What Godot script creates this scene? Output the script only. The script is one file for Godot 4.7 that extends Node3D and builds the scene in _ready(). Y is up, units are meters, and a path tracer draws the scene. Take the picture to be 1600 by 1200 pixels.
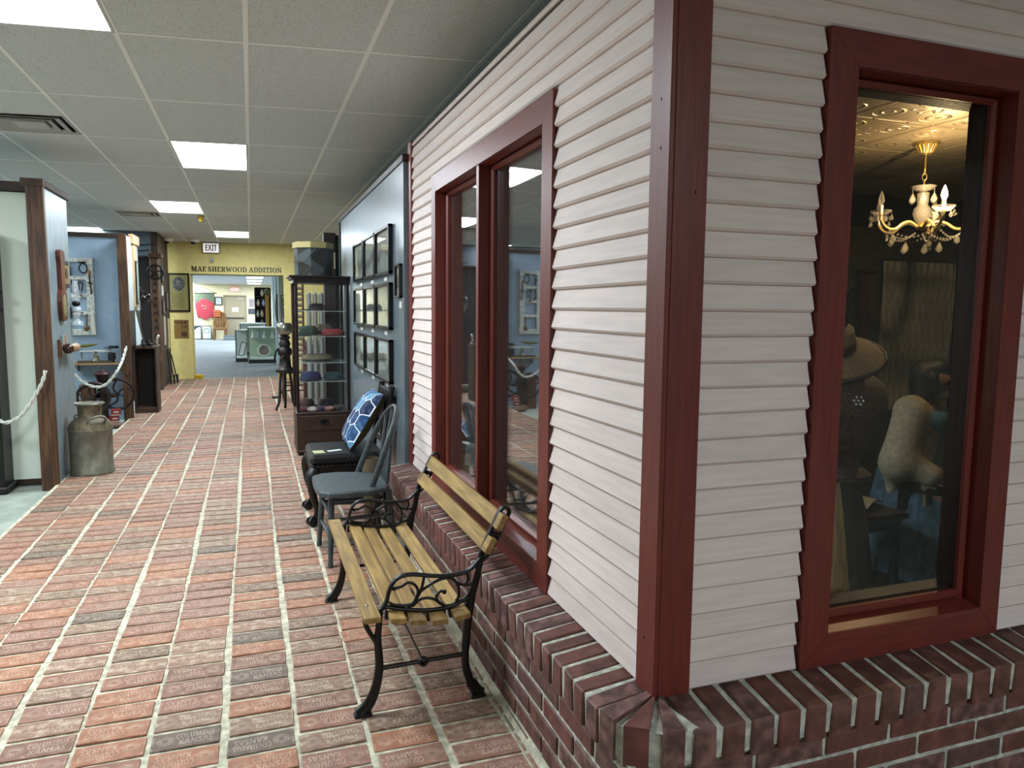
extends Node3D
# A museum corridor: a pink clapboard display house on a brick base, a garden bench and chairs, brick floor,
# partitions with antiques on the left, a yellow wall with an opening to the next room at the end.

class MB:
	var v := PackedVector3Array()
	var n := PackedVector3Array()
	var t := PackedVector2Array()
	func tri(a: Vector3, b: Vector3, c: Vector3, na: Vector3, nb: Vector3, nc: Vector3, ua = null, ub = null, uc = null) -> void:
		var g := (c - a).cross(b - a)
		var m := na + nb + nc
		if ua == null:
			var d := m.abs()
			if d.y >= d.x and d.y >= d.z:
				ua = Vector2(a.x, a.z); ub = Vector2(b.x, b.z); uc = Vector2(c.x, c.z)
			elif d.x >= d.z:
				ua = Vector2(a.z, -a.y); ub = Vector2(b.z, -b.y); uc = Vector2(c.z, -c.y)
			else:
				ua = Vector2(a.x, -a.y); ub = Vector2(b.x, -b.y); uc = Vector2(c.x, -c.y)
		if g.dot(m) < 0.0:
			v.append(a); v.append(c); v.append(b); n.append(na); n.append(nc); n.append(nb); t.append(ua); t.append(uc); t.append(ub)
		else:
			v.append(a); v.append(b); v.append(c); n.append(na); n.append(nb); n.append(nc); t.append(ua); t.append(ub); t.append(uc)
	func flat(pts: Array, out: Vector3) -> void:   # a flat convex polygon that faces away from the point out
		var g: Vector3 = (pts[1] - pts[0]).cross(pts[2] - pts[0]).normalized()
		if g.length() < 0.5 and pts.size() > 3:
			g = (pts[2] - pts[0]).cross(pts[3] - pts[0]).normalized()
		var mid := Vector3.ZERO
		for p in pts: mid += p
		mid /= pts.size()
		if g.dot(mid - out) < 0.0: g = -g
		for i in range(1, pts.size() - 1): tri(pts[0], pts[i], pts[i + 1], g, g, g)
	func hexa(p: Array) -> void:   # 4 bottom corners in a ring, 4 top corners in the same ring
		var c := Vector3.ZERO
		for q in p: c += q
		c /= 8.0
		flat([p[0], p[1], p[2], p[3]], c); flat([p[4], p[5], p[6], p[7]], c)
		for i in 4:
			var j := (i + 1) % 4
			flat([p[i], p[j], p[4 + j], p[4 + i]], c)
	func box(c: Vector3, s: Vector3, b := Basis.IDENTITY) -> void:
		var h := s * 0.5
		var p := []
		for y in [-1, 1]:
			for q in [[-1, -1], [1, -1], [1, 1], [-1, 1]]:
				p.append(c + b * Vector3(q[0] * h.x, y * h.y, q[1] * h.z))
		hexa(p)
	func span(a: Vector3, b: Vector3) -> void:
		box((a + b) * 0.5, (b - a).abs())
	func cbox(c: Vector3, s: Vector3, k: float, b := Basis.IDENTITY, jit := 0.0, rng: RandomNumberGenerator = null) -> void:   # a box with chamfered edges
		var h := s * 0.5
		k = minf(k, minf(h.x, minf(h.y, h.z)) * 0.9)
		var P := {}
		for x in [-1, 1]:
			for y in [-1, 1]:
				for z in [-1, 1]:
					var e := Vector3(x * h.x, y * h.y, z * h.z)
					if rng: e += Vector3(rng.randf_range(-jit, jit), rng.randf_range(-jit, jit), rng.randf_range(-jit, jit))
					P[[x, y, z, 0]] = c + b * (e - Vector3(0, y * k, z * k))
					P[[x, y, z, 1]] = c + b * (e - Vector3(x * k, 0, z * k))
					P[[x, y, z, 2]] = c + b * (e - Vector3(x * k, y * k, 0))
		for s1 in [-1, 1]:
			flat([P[[s1, -1, -1, 0]], P[[s1, 1, -1, 0]], P[[s1, 1, 1, 0]], P[[s1, -1, 1, 0]]], c)
			flat([P[[-1, s1, -1, 1]], P[[1, s1, -1, 1]], P[[1, s1, 1, 1]], P[[-1, s1, 1, 1]]], c)
			flat([P[[-1, -1, s1, 2]], P[[1, -1, s1, 2]], P[[1, 1, s1, 2]], P[[-1, 1, s1, 2]]], c)
			for s2 in [-1, 1]:
				flat([P[[s1, s2, -1, 0]], P[[s1, s2, 1, 0]], P[[s1, s2, 1, 1]], P[[s1, s2, -1, 1]]], c)
				flat([P[[s1, -1, s2, 0]], P[[s1, 1, s2, 0]], P[[s1, 1, s2, 2]], P[[s1, -1, s2, 2]]], c)
				flat([P[[-1, s1, s2, 1]], P[[1, s1, s2, 1]], P[[1, s1, s2, 2]], P[[-1, s1, s2, 2]]], c)
				for s3 in [-1, 1]:
					flat([P[[s1, s2, s3, 0]], P[[s1, s2, s3, 1]], P[[s1, s2, s3, 2]]], c)
	func tube(pts: Array, r, sides := 8, closed := false, sx := 1.0, sy := 1.0, up := Vector3.UP) -> void:   # r: a radius or one per point; sx, sy squash the section
		var m := pts.size()
		var rings := []
		var dirs := []
		var ref := up
		for i in m:
			var a: Vector3 = pts[(i - 1 + m) % m] if (closed or i > 0) else pts[0]
			var b: Vector3 = pts[(i + 1) % m] if (closed or i < m - 1) else pts[m - 1]
			var d := (b - a).normalized()
			var side := d.cross(ref)
			if side.length() < 0.05:
				ref = Vector3.RIGHT if absf(d.x) < 0.8 else Vector3.BACK
				side = d.cross(ref)
			side = side.normalized()
			var w := side.cross(d).normalized()
			ref = w
			var rad: float = r[i] if r is Array else r
			var ring := []
			for k in sides:
				var an := TAU * k / sides
				var off := side * cos(an) * sx + w * sin(an) * sy
				ring.append([pts[i] + off * rad, (side * cos(an) / maxf(sx, 0.05) + w * sin(an) / maxf(sy, 0.05)).normalized()])
			rings.append(ring); dirs.append(d)
		for i in (m if closed else m - 1):
			var A: Array = rings[i]
			var B: Array = rings[(i + 1) % m]
			for k in sides:
				var l := (k + 1) % sides
				tri(A[k][0], A[l][0], B[l][0], A[k][1], A[l][1], B[l][1]); tri(A[k][0], B[l][0], B[k][0], A[k][1], B[l][1], B[k][1])
		if not closed:
			for e in [0, m - 1]:
				var g: Vector3 = -dirs[0] if e == 0 else dirs[m - 1]
				for k in range(1, sides - 1): tri(rings[e][0][0], rings[e][k][0], rings[e][k + 1][0], g, g, g)
	func lathe(prof: Array, sides := 24, xf := Transform3D.IDENTITY, hard := 0.6, a0 := 0.0, a1 := TAU) -> void:   # prof: Vector2(radius, height) from bottom to top
		var segn := []
		for i in prof.size() - 1:
			var d: Vector2 = prof[i + 1] - prof[i]
			segn.append(Vector2(d.y, -d.x).normalized())
		for i in prof.size() - 1:
			var n0: Vector2 = segn[i]
			var n1: Vector2 = segn[i]
			if i > 0 and segn[i - 1].dot(segn[i]) > hard: n0 = (segn[i - 1] + segn[i]).normalized()
			if i < segn.size() - 1 and segn[i + 1].dot(segn[i]) > hard: n1 = (segn[i + 1] + segn[i]).normalized()
			for k in sides:
				var a := a0 + (a1 - a0) * k / sides
				var b := a0 + (a1 - a0) * (k + 1) / sides
				var f := func(q: Vector2, an: float) -> Vector3: return xf * Vector3(q.x * cos(an), q.y, q.x * sin(an))
				var g := func(q: Vector2, an: float) -> Vector3: return (xf.basis * Vector3(q.x * cos(an), q.y, q.x * sin(an))).normalized()
				var P: Array = [f.call(prof[i], a), f.call(prof[i], b), f.call(prof[i + 1], b), f.call(prof[i + 1], a)]
				var N: Array = [g.call(n0, a), g.call(n0, b), g.call(n1, b), g.call(n1, a)]
				if prof[i].x > 1e-5: tri(P[0], P[1], P[2], N[0], N[1], N[2])
				if prof[i + 1].x > 1e-5: tri(P[0], P[2], P[3], N[0], N[2], N[3])
	func prism(poly: PackedVector2Array, d: float, xf := Transform3D.IDENTITY, ch := 0.0) -> void:   # an outline in x, y given depth d along z, its edges chamfered by ch
		var rings := []
		var inner := poly
		if ch > 0.0:
			var o := Geometry2D.offset_polygon(poly, -ch, Geometry2D.JOIN_MITER)
			if o.size() == 1 and o[0].size() == poly.size():
				var best := 0
				for i in o[0].size():
					if o[0][i].distance_to(poly[0]) < o[0][best].distance_to(poly[0]): best = i
				inner = PackedVector2Array()
				var cw := Geometry2D.is_polygon_clockwise(o[0]) != Geometry2D.is_polygon_clockwise(poly)
				for i in poly.size(): inner.append(o[0][posmod(best + (-i if cw else i), poly.size())])
			else: ch = 0.0
		var id := Geometry2D.triangulate_polygon(inner)
		var z := xf.basis.z.normalized()
		for i in range(0, id.size(), 3):
			for s in [-0.5, 0.5]:
				var q := []
				for k in 3: q.append(xf * Vector3(inner[id[i + k]].x, inner[id[i + k]].y, s * d))
				tri(q[0], q[1], q[2], z * s, z * s, z * s)
		var cw2 := Geometry2D.is_polygon_clockwise(poly)
		var hh := d * 0.5 - ch
		for i in poly.size():
			var j := (i + 1) % poly.size()
			var e := poly[j] - poly[i]
			var w := Vector2(e.y, -e.x).normalized() * (-1.0 if cw2 else 1.0)
			var nn := (xf.basis * Vector3(w.x, w.y, 0)).normalized()
			var a := xf * Vector3(poly[i].x, poly[i].y, -hh)
			var b := xf * Vector3(poly[j].x, poly[j].y, -hh)
			var c := xf * Vector3(poly[j].x, poly[j].y, hh)
			var f := xf * Vector3(poly[i].x, poly[i].y, hh)
			tri(a, b, c, nn, nn, nn); tri(a, c, f, nn, nn, nn)
			if ch > 0.0:
				for s in [-1.0, 1.0]:
					var n2 = (nn + z * s).normalized()
					var o1 := xf * Vector3(poly[i].x, poly[i].y, s * hh)
					var o2 := xf * Vector3(poly[j].x, poly[j].y, s * hh)
					var i1 := xf * Vector3(inner[i].x, inner[i].y, s * d * 0.5)
					var i2 := xf * Vector3(inner[j].x, inner[j].y, s * d * 0.5)
					tri(o1, o2, i2, n2, n2, n2); tri(o1, i2, i1, n2, n2, n2)
	func grid(P: Array, closed_u := false, uvs := true) -> void:   # rows of points, smooth
		var R := P.size()
		var C: int = P[0].size()
		var N := []
		for i in R:
			var row := []
			for j in C:
				var a: Vector3 = P[maxi(i - 1, 0)][j]
				var b: Vector3 = P[mini(i + 1, R - 1)][j]
				var c: Vector3 = P[i][posmod(j - 1, C) if closed_u else maxi(j - 1, 0)]
				var d: Vector3 = P[i][posmod(j + 1, C) if closed_u else mini(j + 1, C - 1)]
				row.append((b - a).cross(d - c).normalized())
			N.append(row)
		for i in R - 1:
			for j in (C if closed_u else C - 1):
				var k := (j + 1) % C
				var w := C if closed_u else C - 1
				var ua := Vector2(float(j) / w, float(i) / (R - 1))
				var ub := Vector2(float(j + 1) / w, float(i) / (R - 1))
				var uc := Vector2(float(j + 1) / w, float(i + 1) / (R - 1))
				var ud := Vector2(float(j) / w, float(i + 1) / (R - 1))
				tri(P[i][j], P[i][k], P[i + 1][k], N[i][j], N[i][k], N[i + 1][k], ua, ub, uc)
				tri(P[i][j], P[i + 1][k], P[i + 1][j], N[i][j], N[i + 1][k], N[i + 1][j], ua, uc, ud)
	func ball(c: Vector3, r: Vector3, k := 10, b := Basis.IDENTITY) -> void:
		for i in k:
			for j in k * 2:
				var f := func(u: int, w: int) -> Vector3:
					var th := PI * u / k
					var ph := PI * w / k
					return Vector3(sin(th) * cos(ph), cos(th), sin(th) * sin(ph))
				var q: Array = [f.call(i, j), f.call(i, j + 1), f.call(i + 1, j + 1), f.call(i + 1, j)]
				var p := []
				var nn := []
				for x in q:
					p.append(c + b * (x * r)); nn.append((b * (x / r)).normalized())
				if i > 0: tri(p[0], p[1], p[2], nn[0], nn[1], nn[2])
				if i < k - 1: tri(p[0], p[2], p[3], nn[0], nn[2], nn[3])
	func mesh() -> ArrayMesh:
		var a := []
		a.resize(Mesh.ARRAY_MAX)
		a[Mesh.ARRAY_VERTEX] = v; a[Mesh.ARRAY_NORMAL] = n; a[Mesh.ARRAY_TEX_UV] = t
		var m := ArrayMesh.new()
		m.add_surface_from_arrays(Mesh.PRIMITIVE_TRIANGLES, a)
		return m

var names := {}
var rng := RandomNumberGenerator.new()
var M := {}

func numbered(s: String) -> String:
	names[s] = names.get(s, -1) + 1
	return s if names[s] == 0 else "%s_%03d" % [s, names[s]]

func thing(called: String, label: String, category: String, at := Vector3.ZERO, turn := 0.0, group := "", kind := "") -> Node3D:
	var o := Node3D.new()
	o.name = numbered(called); add_child(o, true)
	o.position = at; o.rotation.y = turn
	tag(o, label, category, group, kind)
	return o

func tag(o: Node3D, label: String, category: String, group := "", kind := "") -> void:
	o.set_meta("label", label); o.set_meta("category", category)
	if group: o.set_meta("group", group)
	if kind: o.set_meta("kind", kind)

func obj(called: String, m, mat: Material, parent: Node = self, at := Vector3.ZERO) -> MeshInstance3D:
	var o := MeshInstance3D.new()
	o.name = numbered(called) if parent == self else called
	o.mesh = m.mesh() if m is MB else m
	o.material_override = mat
	o.position = at
	parent.add_child(o, true)
	return o

func single(called: String, m, mat: Material, label: String, category: String, group := "", kind := "") -> MeshInstance3D:
	var o := obj(called, m, mat)
	tag(o, label, category, group, kind)
	return o

func copy_of(o: Node3D, label: String) -> Node3D:
	var c: Node3D = o.duplicate()
	c.name = numbered(String(o.name).rstrip("0123456789").rstrip("_"))
	add_child(c, true)
	c.set_meta("label", label)
	return c

# ---------------------------------------------------------------- materials

func noise_tex(seed_: int, freq: float, a: Color, b: Color, size := 256, oct := 4, as_bump := false) -> NoiseTexture2D:
	var f := FastNoiseLite.new()
	f.seed = seed_; f.frequency = freq; f.fractal_octaves = oct
	var x := NoiseTexture2D.new()
	x.width = size; x.height = size; x.seamless = true; x.noise = f
	if not as_bump:
		var g := Gradient.new()
		g.offsets = PackedFloat32Array([0.25, 0.75]); g.colors = PackedColorArray([a, b])
		x.color_ramp = g
	return x

func plain(c: Color, rough := 0.6, metal := 0.0, spec := 0.5) -> StandardMaterial3D:
	var key := "p%s%.2f%.2f%.2f" % [c.to_html(), rough, metal, spec]
	if not M.has(key):
		var m := StandardMaterial3D.new()
		m.albedo_color = c; m.roughness = rough; m.metallic = metal; m.metallic_specular = spec
		M[key] = m
	return M[key]

func mottled(a: Color, b: Color, rough: float, scale: Vector3, seed_ := 1, metal := 0.0, bump := 0.0) -> StandardMaterial3D:   # two tones in cloudy patches; a stretched scale makes grain
	var key := "m%s%s%.2f%s%d%.2f" % [a.to_html(), b.to_html(), rough, scale, seed_, metal]
	if not M.has(key):
		var m := StandardMaterial3D.new()
		var la := a.srgb_to_linear().get_luminance()
		var lb := b.srgb_to_linear().get_luminance()
		var q := snappedf(clampf(pow(la / maxf(lb, 0.0001), 1.0 / 2.2), 0.3, 0.98), 0.08)   # the darker tone over the lighter one
		var tk := "noise%.2f_%d" % [q, seed_ % 3]
		if not M.has(tk): M[tk] = noise_tex(seed_ % 3 + 1, 0.02, Color(q, q, q), Color.WHITE)
		m.albedo_color = b.lerp(a / maxf(q, 0.3), 0.35); m.albedo_color.a = 1.0
		m.albedo_texture = M[tk]
		m.roughness = rough; m.metallic = metal
		m.uv1_triplanar = true; m.uv1_scale = scale; m.uv1_triplanar_sharpness = 6.0
		if bump > 0.0:
			m.heightmap_enabled = true; m.heightmap_scale = bump
			if not M.has("bump_noise"): M["bump_noise"] = noise_tex(77, 0.03, Color.BLACK, Color.WHITE, 256, 4, true)
			m.heightmap_texture = M["bump_noise"]
		M[key] = m
	return M[key]

func wood(a: Color, b: Color, axis: int, rough := 0.5, seed_ := 3, fine := 9.0) -> StandardMaterial3D:
	var s := Vector3(fine, fine, fine)
	s[axis] = fine * 0.07
	return mottled(a, b, rough, s, seed_, 0.0, 0.05)

func glass(alpha := 0.06, rough := 0.0, tint := Color.WHITE) -> StandardMaterial3D:
	var key := "g%.2f%.2f%s" % [alpha, rough, tint.to_html()]
	if not M.has(key):
		var m := StandardMaterial3D.new()
		m.transparency = BaseMaterial3D.TRANSPARENCY_ALPHA
		m.albedo_color = Color(tint.r, tint.g, tint.b, alpha); m.roughness = rough
		M[key] = m
	return M[key]

func glow(c: Color, e: float) -> StandardMaterial3D:
	var m := StandardMaterial3D.new()
	m.albedo_color = Color(0.9, 0.9, 0.9); m.emission_enabled = true; m.emission = c; m.emission_energy_multiplier = e
	return m

func picture(img: Image, rough := 0.5, w := 1.0, h := 1.0, center := Vector2.ZERO) -> StandardMaterial3D:   # flat print on a face w by h metres about center
	var m := StandardMaterial3D.new()
	m.albedo_texture = ImageTexture.create_from_image(img); m.roughness = rough
	m.uv1_scale = Vector3(1.0 / w, 1.0 / h, 1); m.uv1_offset = Vector3(0.5 - center.x / w, 0.5 - center.y / h, 0)
	return m

# fills the triangles of a lettering mesh into a mask of w by h, mapping the rectangle r of the lettering's plane on it
func letter_mask(mask: PackedByteArray, w: int, h: int, text: String, font_name: String, box: Rect2, weight := 400) -> void:
	var tm := TextMesh.new()
	var f := SystemFont.new()
	f.font_names = PackedStringArray([font_name]); f.font_weight = weight
	tm.font = f; tm.text = text; tm.font_size = 64; tm.pixel_size = 0.01; tm.depth = 0.01; tm.curve_step = 2.0
	var arr := tm.get_mesh_arrays()
	var V: PackedVector3Array = arr[Mesh.ARRAY_VERTEX]
	var I: PackedInt32Array = arr[Mesh.ARRAY_INDEX]
	var lo := Vector2(1e9, 1e9)
	var hi := -lo
	for p in V:
		lo = lo.min(Vector2(p.x, p.y)); hi = hi.max(Vector2(p.x, p.y))
	var fit := func(p: Vector3) -> Vector2:
		return box.position + Vector2((p.x - lo.x) / (hi.x - lo.x) * box.size.x, (hi.y - p.y) / (hi.y - lo.y) * box.size.y)
	for i in range(0, I.size(), 3):
		fill_tri(mask, w, h, fit.call(V[I[i]]), fit.call(V[I[i + 1]]), fit.call(V[I[i + 2]]))

func fill_tri(mask: PackedByteArray, w: int, h: int, a: Vector2, b: Vector2, c: Vector2) -> void:
	var area := (b - a).cross(c - a)
	if absf(area) < 0.01: return
	for y in range(maxi(0, int(minf(a.y, minf(b.y, c.y)))), mini(h - 1, int(maxf(a.y, maxf(b.y, c.y)))) + 1):
		for x in range(maxi(0, int(minf(a.x, minf(b.x, c.x)))), mini(w - 1, int(maxf(a.x, maxf(b.x, c.x)))) + 1):
			var p := Vector2(x + 0.5, y + 0.5)
			var s := (b - a).cross(p - a) / area
			var r := (c - b).cross(p - b) / area
			var q := (a - c).cross(p - c) / area
			if s >= -0.01 and r >= -0.01 and q >= -0.01: mask[y * w + x] = 255

func lettering(called: String, text: String, font: String, high: float, mat: Material, parent: Node, xf: Transform3D, depth := 0.008, stretch := 1.0) -> MeshInstance3D:
	var tm := TextMesh.new()
	var f := SystemFont.new()
	f.font_names = PackedStringArray([font]); f.font_weight = 700
	tm.font = f; tm.text = text; tm.font_size = 48; tm.pixel_size = high / 34.5; tm.depth = depth; tm.curve_step = 1.0
	var o := MeshInstance3D.new()
	o.name = called; o.mesh = tm; o.material_override = mat
	o.transform = xf.scaled_local(Vector3(stretch, 1, 1))
	parent.add_child(o, true)
	return o

func wave(a: Vector3, b: Vector3, sag: float, k := 16) -> Array:
	var p := []
	for i in k + 1:
		var s := float(i) / k
		p.append(a.lerp(b, s) - Vector3(0, sag * 4.0 * s * (1.0 - s), 0))
	return p

func smooth_path(pts: Array, k := 5) -> Array:   # Catmull-Rom through the points
	var out := []
	for i in pts.size() - 1:
		var p0 = pts[maxi(i - 1, 0)]
		var p3 = pts[mini(i + 2, pts.size() - 1)]
		for j in k:
			out.append(pts[i].cubic_interpolate(pts[i + 1], p0, p3, float(j) / k))
	out.append(pts[pts.size() - 1])
	return out

# ---------------------------------------------------------------- the scene

const CEIL := 2.843
const ROWZ := -4.185      # one cross line of the ceiling grid, at x = -0.6
const ROWP := 1.229
const SKEW := 0.1405
const LIT := [[-2, -1], [-1, 2], [-2, 5], [-1, 8], [-5, 8], [1, -6], [4, -6], [-7, 1], [-7, 4], [-5, -1], [-7, 7]]  # out-of-view cells are added panels that brighten the bays and the short wall

func _ready() -> void:
	rng.seed = 7
	var cam := Camera3D.new()
	cam.name = "camera"
	cam.position = Vector3(0, 1.5, 0)
	cam.rotation = Vector3(-0.100974349, -0.343990602, 0.00929138516)
	cam.fov = rad_to_deg(2.0 * atan(600.0 / 1136.15))
	cam.near = 0.05; cam.far = 100.0
	add_child(cam); cam.current = true
	var we := WorldEnvironment.new()
	we.name = "surroundings"
	var e := Environment.new()
	e.background_mode = Environment.BG_COLOR; e.background_color = Color(0.01, 0.01, 0.01)
	e.tonemap_mode = Environment.TONE_MAPPER_LINEAR
	e.tonemap_exposure = 2.5
	e.sdfgi_enabled = true; e.ssao_enabled = true; e.ssil_enabled = true
	we.environment = e
	add_child(we)
	for c in LIT: ceiling_light(c[0], c[1])
	for q in [[0.16, -28.2, "nearest of three in a row seen through the opening"], [0.16, -31.6, "middle of three in a row seen through the opening"], [0.16, -35.0, "farthest of three in a row seen through the opening"], [-2.75, -36.3, "at the left edge of the opening"], [-3.6, -20.0, "added out of view, nearest at the left"], [-3.6, -25.5, "added out of view, second at the left"], [-3.6, -31.0, "added out of view, third at the left"], [2.9, -23.0, "added out of view, at the right"]]: far_light(q[0], q[1], q[2])  # the panels out of view are added to brighten the next room

	setting()
	pink_house()
	bench()
	windsor_chair()
	dark_chair()
	gray_partition()
	display_cabinet()
	behind_cabinet()
	left_modules()
	left_things()
	end_wall()
	far_room()
	house_inside()

func cell(i: int, k: int) -> Array:   # the four corners of a ceiling cell, x then z
	var x0 := 0.01 + 0.605 * i
	var x1 := x0 + 0.605
	var f := func(x: float, kk: int) -> Vector2: return Vector2(x, ROWZ - ROWP * kk + SKEW * (x + 0.6))
	return [f.call(x0, k), f.call(x1, k), f.call(x1, k + 1), f.call(x0, k + 1)]

func ceiling_light(i: int, k: int) -> void:
	var q := cell(i, k)
	var where := "in the front bay, nearest the camera" if i == -2 and k == -1 else "third from the far yellow wall" if k == 2 else "second from the far yellow wall" if k == 5 else "just before the far yellow wall" if i == -1 and k == 8 else "over the blue bay at the left" if k == 8 else "out of view"
	var mid: Vector2 = (q[0] + q[1] + q[2] + q[3]) / 4.0
	var t := thing("ceiling_light", "bright fluorescent ceiling panel %s" % where, "ceiling light", Vector3(mid.x, CEIL, mid.y), 0, "fluorescent panels in the tiled ceiling")
	if where == "out of view": t.set_meta("label", {-6: "added fluorescent ceiling panel behind the viewer, %s" % ("before the short pink wall" if i == 4 else "over the brick walk"), 1: "added fluorescent ceiling panel over the white bay, out of view", 4: "added fluorescent ceiling panel over the blue bay, out of view", -1: "added fluorescent ceiling panel out of view at the left", 7: "added fluorescent ceiling panel over the plank bay, out of view"}[k])
	var mb := MB.new()
	var p := []
	for y in [0.004, 0.012]:
		for c in q: p.append(Vector3((c.x - mid.x) * 0.95, y, (c.y - mid.y) * 0.97))
	mb.hexa(p)
	obj("diffuser", mb, lamp_face(), t)
	var fr := MB.new()
	for s in 4:
		var a: Vector2 = q[s] - mid
		var b: Vector2 = q[(s + 1) % 4] - mid
		var pp := []
		for y in [-0.002, 0.02]:
			pp.append(Vector3(a.x, y, a.y)); pp.append(Vector3(b.x, y, b.y)); pp.append(Vector3(b.x * 0.95, y, b.y * 0.97)); pp.append(Vector3(a.x * 0.95, y, a.y * 0.97))
		fr.hexa(pp)
	obj("frame", fr, plain(Color(0.75, 0.75, 0.73), 0.5), t)
	area(t, Vector3(0, -0.01, 0), Vector2(0.55, 1.15), 3.2, Color(0.92, 0.965, 1.0))

func lamp_face() -> StandardMaterial3D:
	if not M.has("lamp"): M["lamp"] = glow(Color(0.95, 1.0, 1.0), 3.0)
	return M["lamp"]

func area(parent: Node3D, at: Vector3, size: Vector2, energy: float, c: Color) -> void:
	var l := AreaLight3D.new()
	l.name = "light"
	l.position = at; l.rotation_degrees.x = -90
	l.area_size = size; l.light_energy = energy; l.light_color = c
	l.area_normalize_energy = true
	l.area_range = 40.0; l.area_attenuation = 2.0
	l.shadow_enabled = true
	parent.add_child(l, true)

func far_light(x: float, z: float, where: String) -> void:
	var t := thing("ceiling_light", "fluorescent panel in the next room, %s" % where, "ceiling light", Vector3(x, 2.6, z), 0, "fluorescent panels in the next room")
	var mb := MB.new()
	mb.box(Vector3(0, -0.005, 0), Vector3(0.56, 0.01, 1.56))
	obj("diffuser", mb, lamp_face(), t)
	var fr := MB.new()
	for s in [-1, 1]:
		fr.box(Vector3(s * 0.295, -0.004, 0), Vector3(0.03, 0.016, 1.62)); fr.box(Vector3(0, -0.004, s * 0.795), Vector3(0.56, 0.016, 0.03))
	obj("frame", fr, plain(Color(0.75, 0.75, 0.73), 0.5), t)
	area(t, Vector3(0, -0.02, 0), Vector2(0.5, 1.5), 7.5, Color(0.92, 0.97, 1.0))

# ---------------------------------------------------------------- floor, ceiling, outer walls

func brick_print(k: int) -> StandardMaterial3D:   # the top of a floor brick: its clay, pale dust and the stamped name
	if M.has("print%d" % k): return M["print%d" % k]
	var w := 320
	var h := 160
	if not M.has("stamp"):
		var mask := PackedByteArray()
		mask.resize(w * h)
		letter_mask(mask, w, h, "COLUMBUS", "Droid Sans", Rect2(112, 32, 182, 46), 700)
		letter_mask(mask, w, h, "KANSAS", "Droid Sans", Rect2(130, 86, 158, 44), 700)
		for i in 18:
			var a := TAU * i / 18
			var c := Vector2(62, 80)
			var d := Vector2(cos(a), sin(a))
			var s := Vector2(-d.y, d.x)
			fill_tri(mask, w, h, c + d * 16 - s * 2.5, c + d * 16 + s * 2.5, c + d * 42 + s * 1.0)
			fill_tri(mask, w, h, c + d * 16 - s * 2.5, c + d * 42 + s * 3.0, c + d * 42 - s * 3.0)
		M["stamp"] = mask
		var f0 := FastNoiseLite.new()
		f0.seed = 4; f0.frequency = 0.05
		var hm := PackedByteArray()
		hm.resize(w * h)
		for y in h:
			for x in w: hm[y * w + x] = clampi(int(90 + mask[y * w + x] * 0.5 + f0.get_noise_2d(x, y) * 60), 0, 255)
		M["stamp_relief"] = ImageTexture.create_from_image(Image.create_from_data(w, h, false, Image.FORMAT_L8, hm))
	var base := [Color(0.569, 0.403, 0.334), Color(0.624, 0.428, 0.329), Color(0.525, 0.388, 0.324), Color(0.426, 0.363, 0.315), Color(0.569, 0.418, 0.357), Color(0.544, 0.433, 0.362), Color(0.579, 0.448, 0.371), Color(0.490, 0.393, 0.324)]
	var dust := [-0.1, -0.1, -0.05, -0.1, 0.0, 0.3, 0.42, 0.1]
	var f := FastNoiseLite.new()
	f.seed = 20 + k; f.frequency = 0.010; f.fractal_octaves = 4
	var g := FastNoiseLite.new()
	g.seed = 50 + k; g.frequency = 0.12
	var b := PackedByteArray()
	b.resize(w * h * 3)
	var mk: PackedByteArray = M["stamp"]
	var pale := Color(0.76, 0.71, 0.63)
	var bc: Color = base[k]
	for y in h:
		for x in w:
			var nz := f.get_noise_2d(x, y * 1.6)
			var fz := g.get_noise_2d(x, y)
			var c := bc * (1.0 + 0.16 * nz + 0.05 * fz)
			var edge := minf(minf(x, w - x), minf(y, h - y))
			var du: float = clampf(nz * 1.6 - 0.55 + dust[k], 0, 0.7)
			if edge < 12: du = maxf(du, (1.0 - edge / 12.0) * 0.7 * clampf(0.5 + nz * 2.0, 0, 1))
			if mk[y * w + x] > 0: du = maxf(du, clampf(0.52 + 0.25 * fz + 0.3 * nz, 0.15, 0.72))
			c = c.lerp(pale, du)
			var o := (y * w + x) * 3
			b[o] = clampi(int(c.r * 255), 0, 255); b[o + 1] = clampi(int(c.g * 255), 0, 255); b[o + 2] = clampi(int(c.b * 255), 0, 255)
	var m := StandardMaterial3D.new()
	m.albedo_texture = ImageTexture.create_from_image(Image.create_from_data(w, h, false, Image.FORMAT_RGB8, b))
	m.roughness = 0.62; m.metallic_specular = 0.4
	m.heightmap_enabled = true; m.heightmap_scale = 0.12; m.heightmap_texture = M["stamp_relief"]
	m.uv1_scale = Vector3(1.0 / 0.219, 1.0 / 0.113, 1); m.uv1_offset = Vector3(0.5, 0.5, 0)
	M["print%d" % k] = m
	return m

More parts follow.
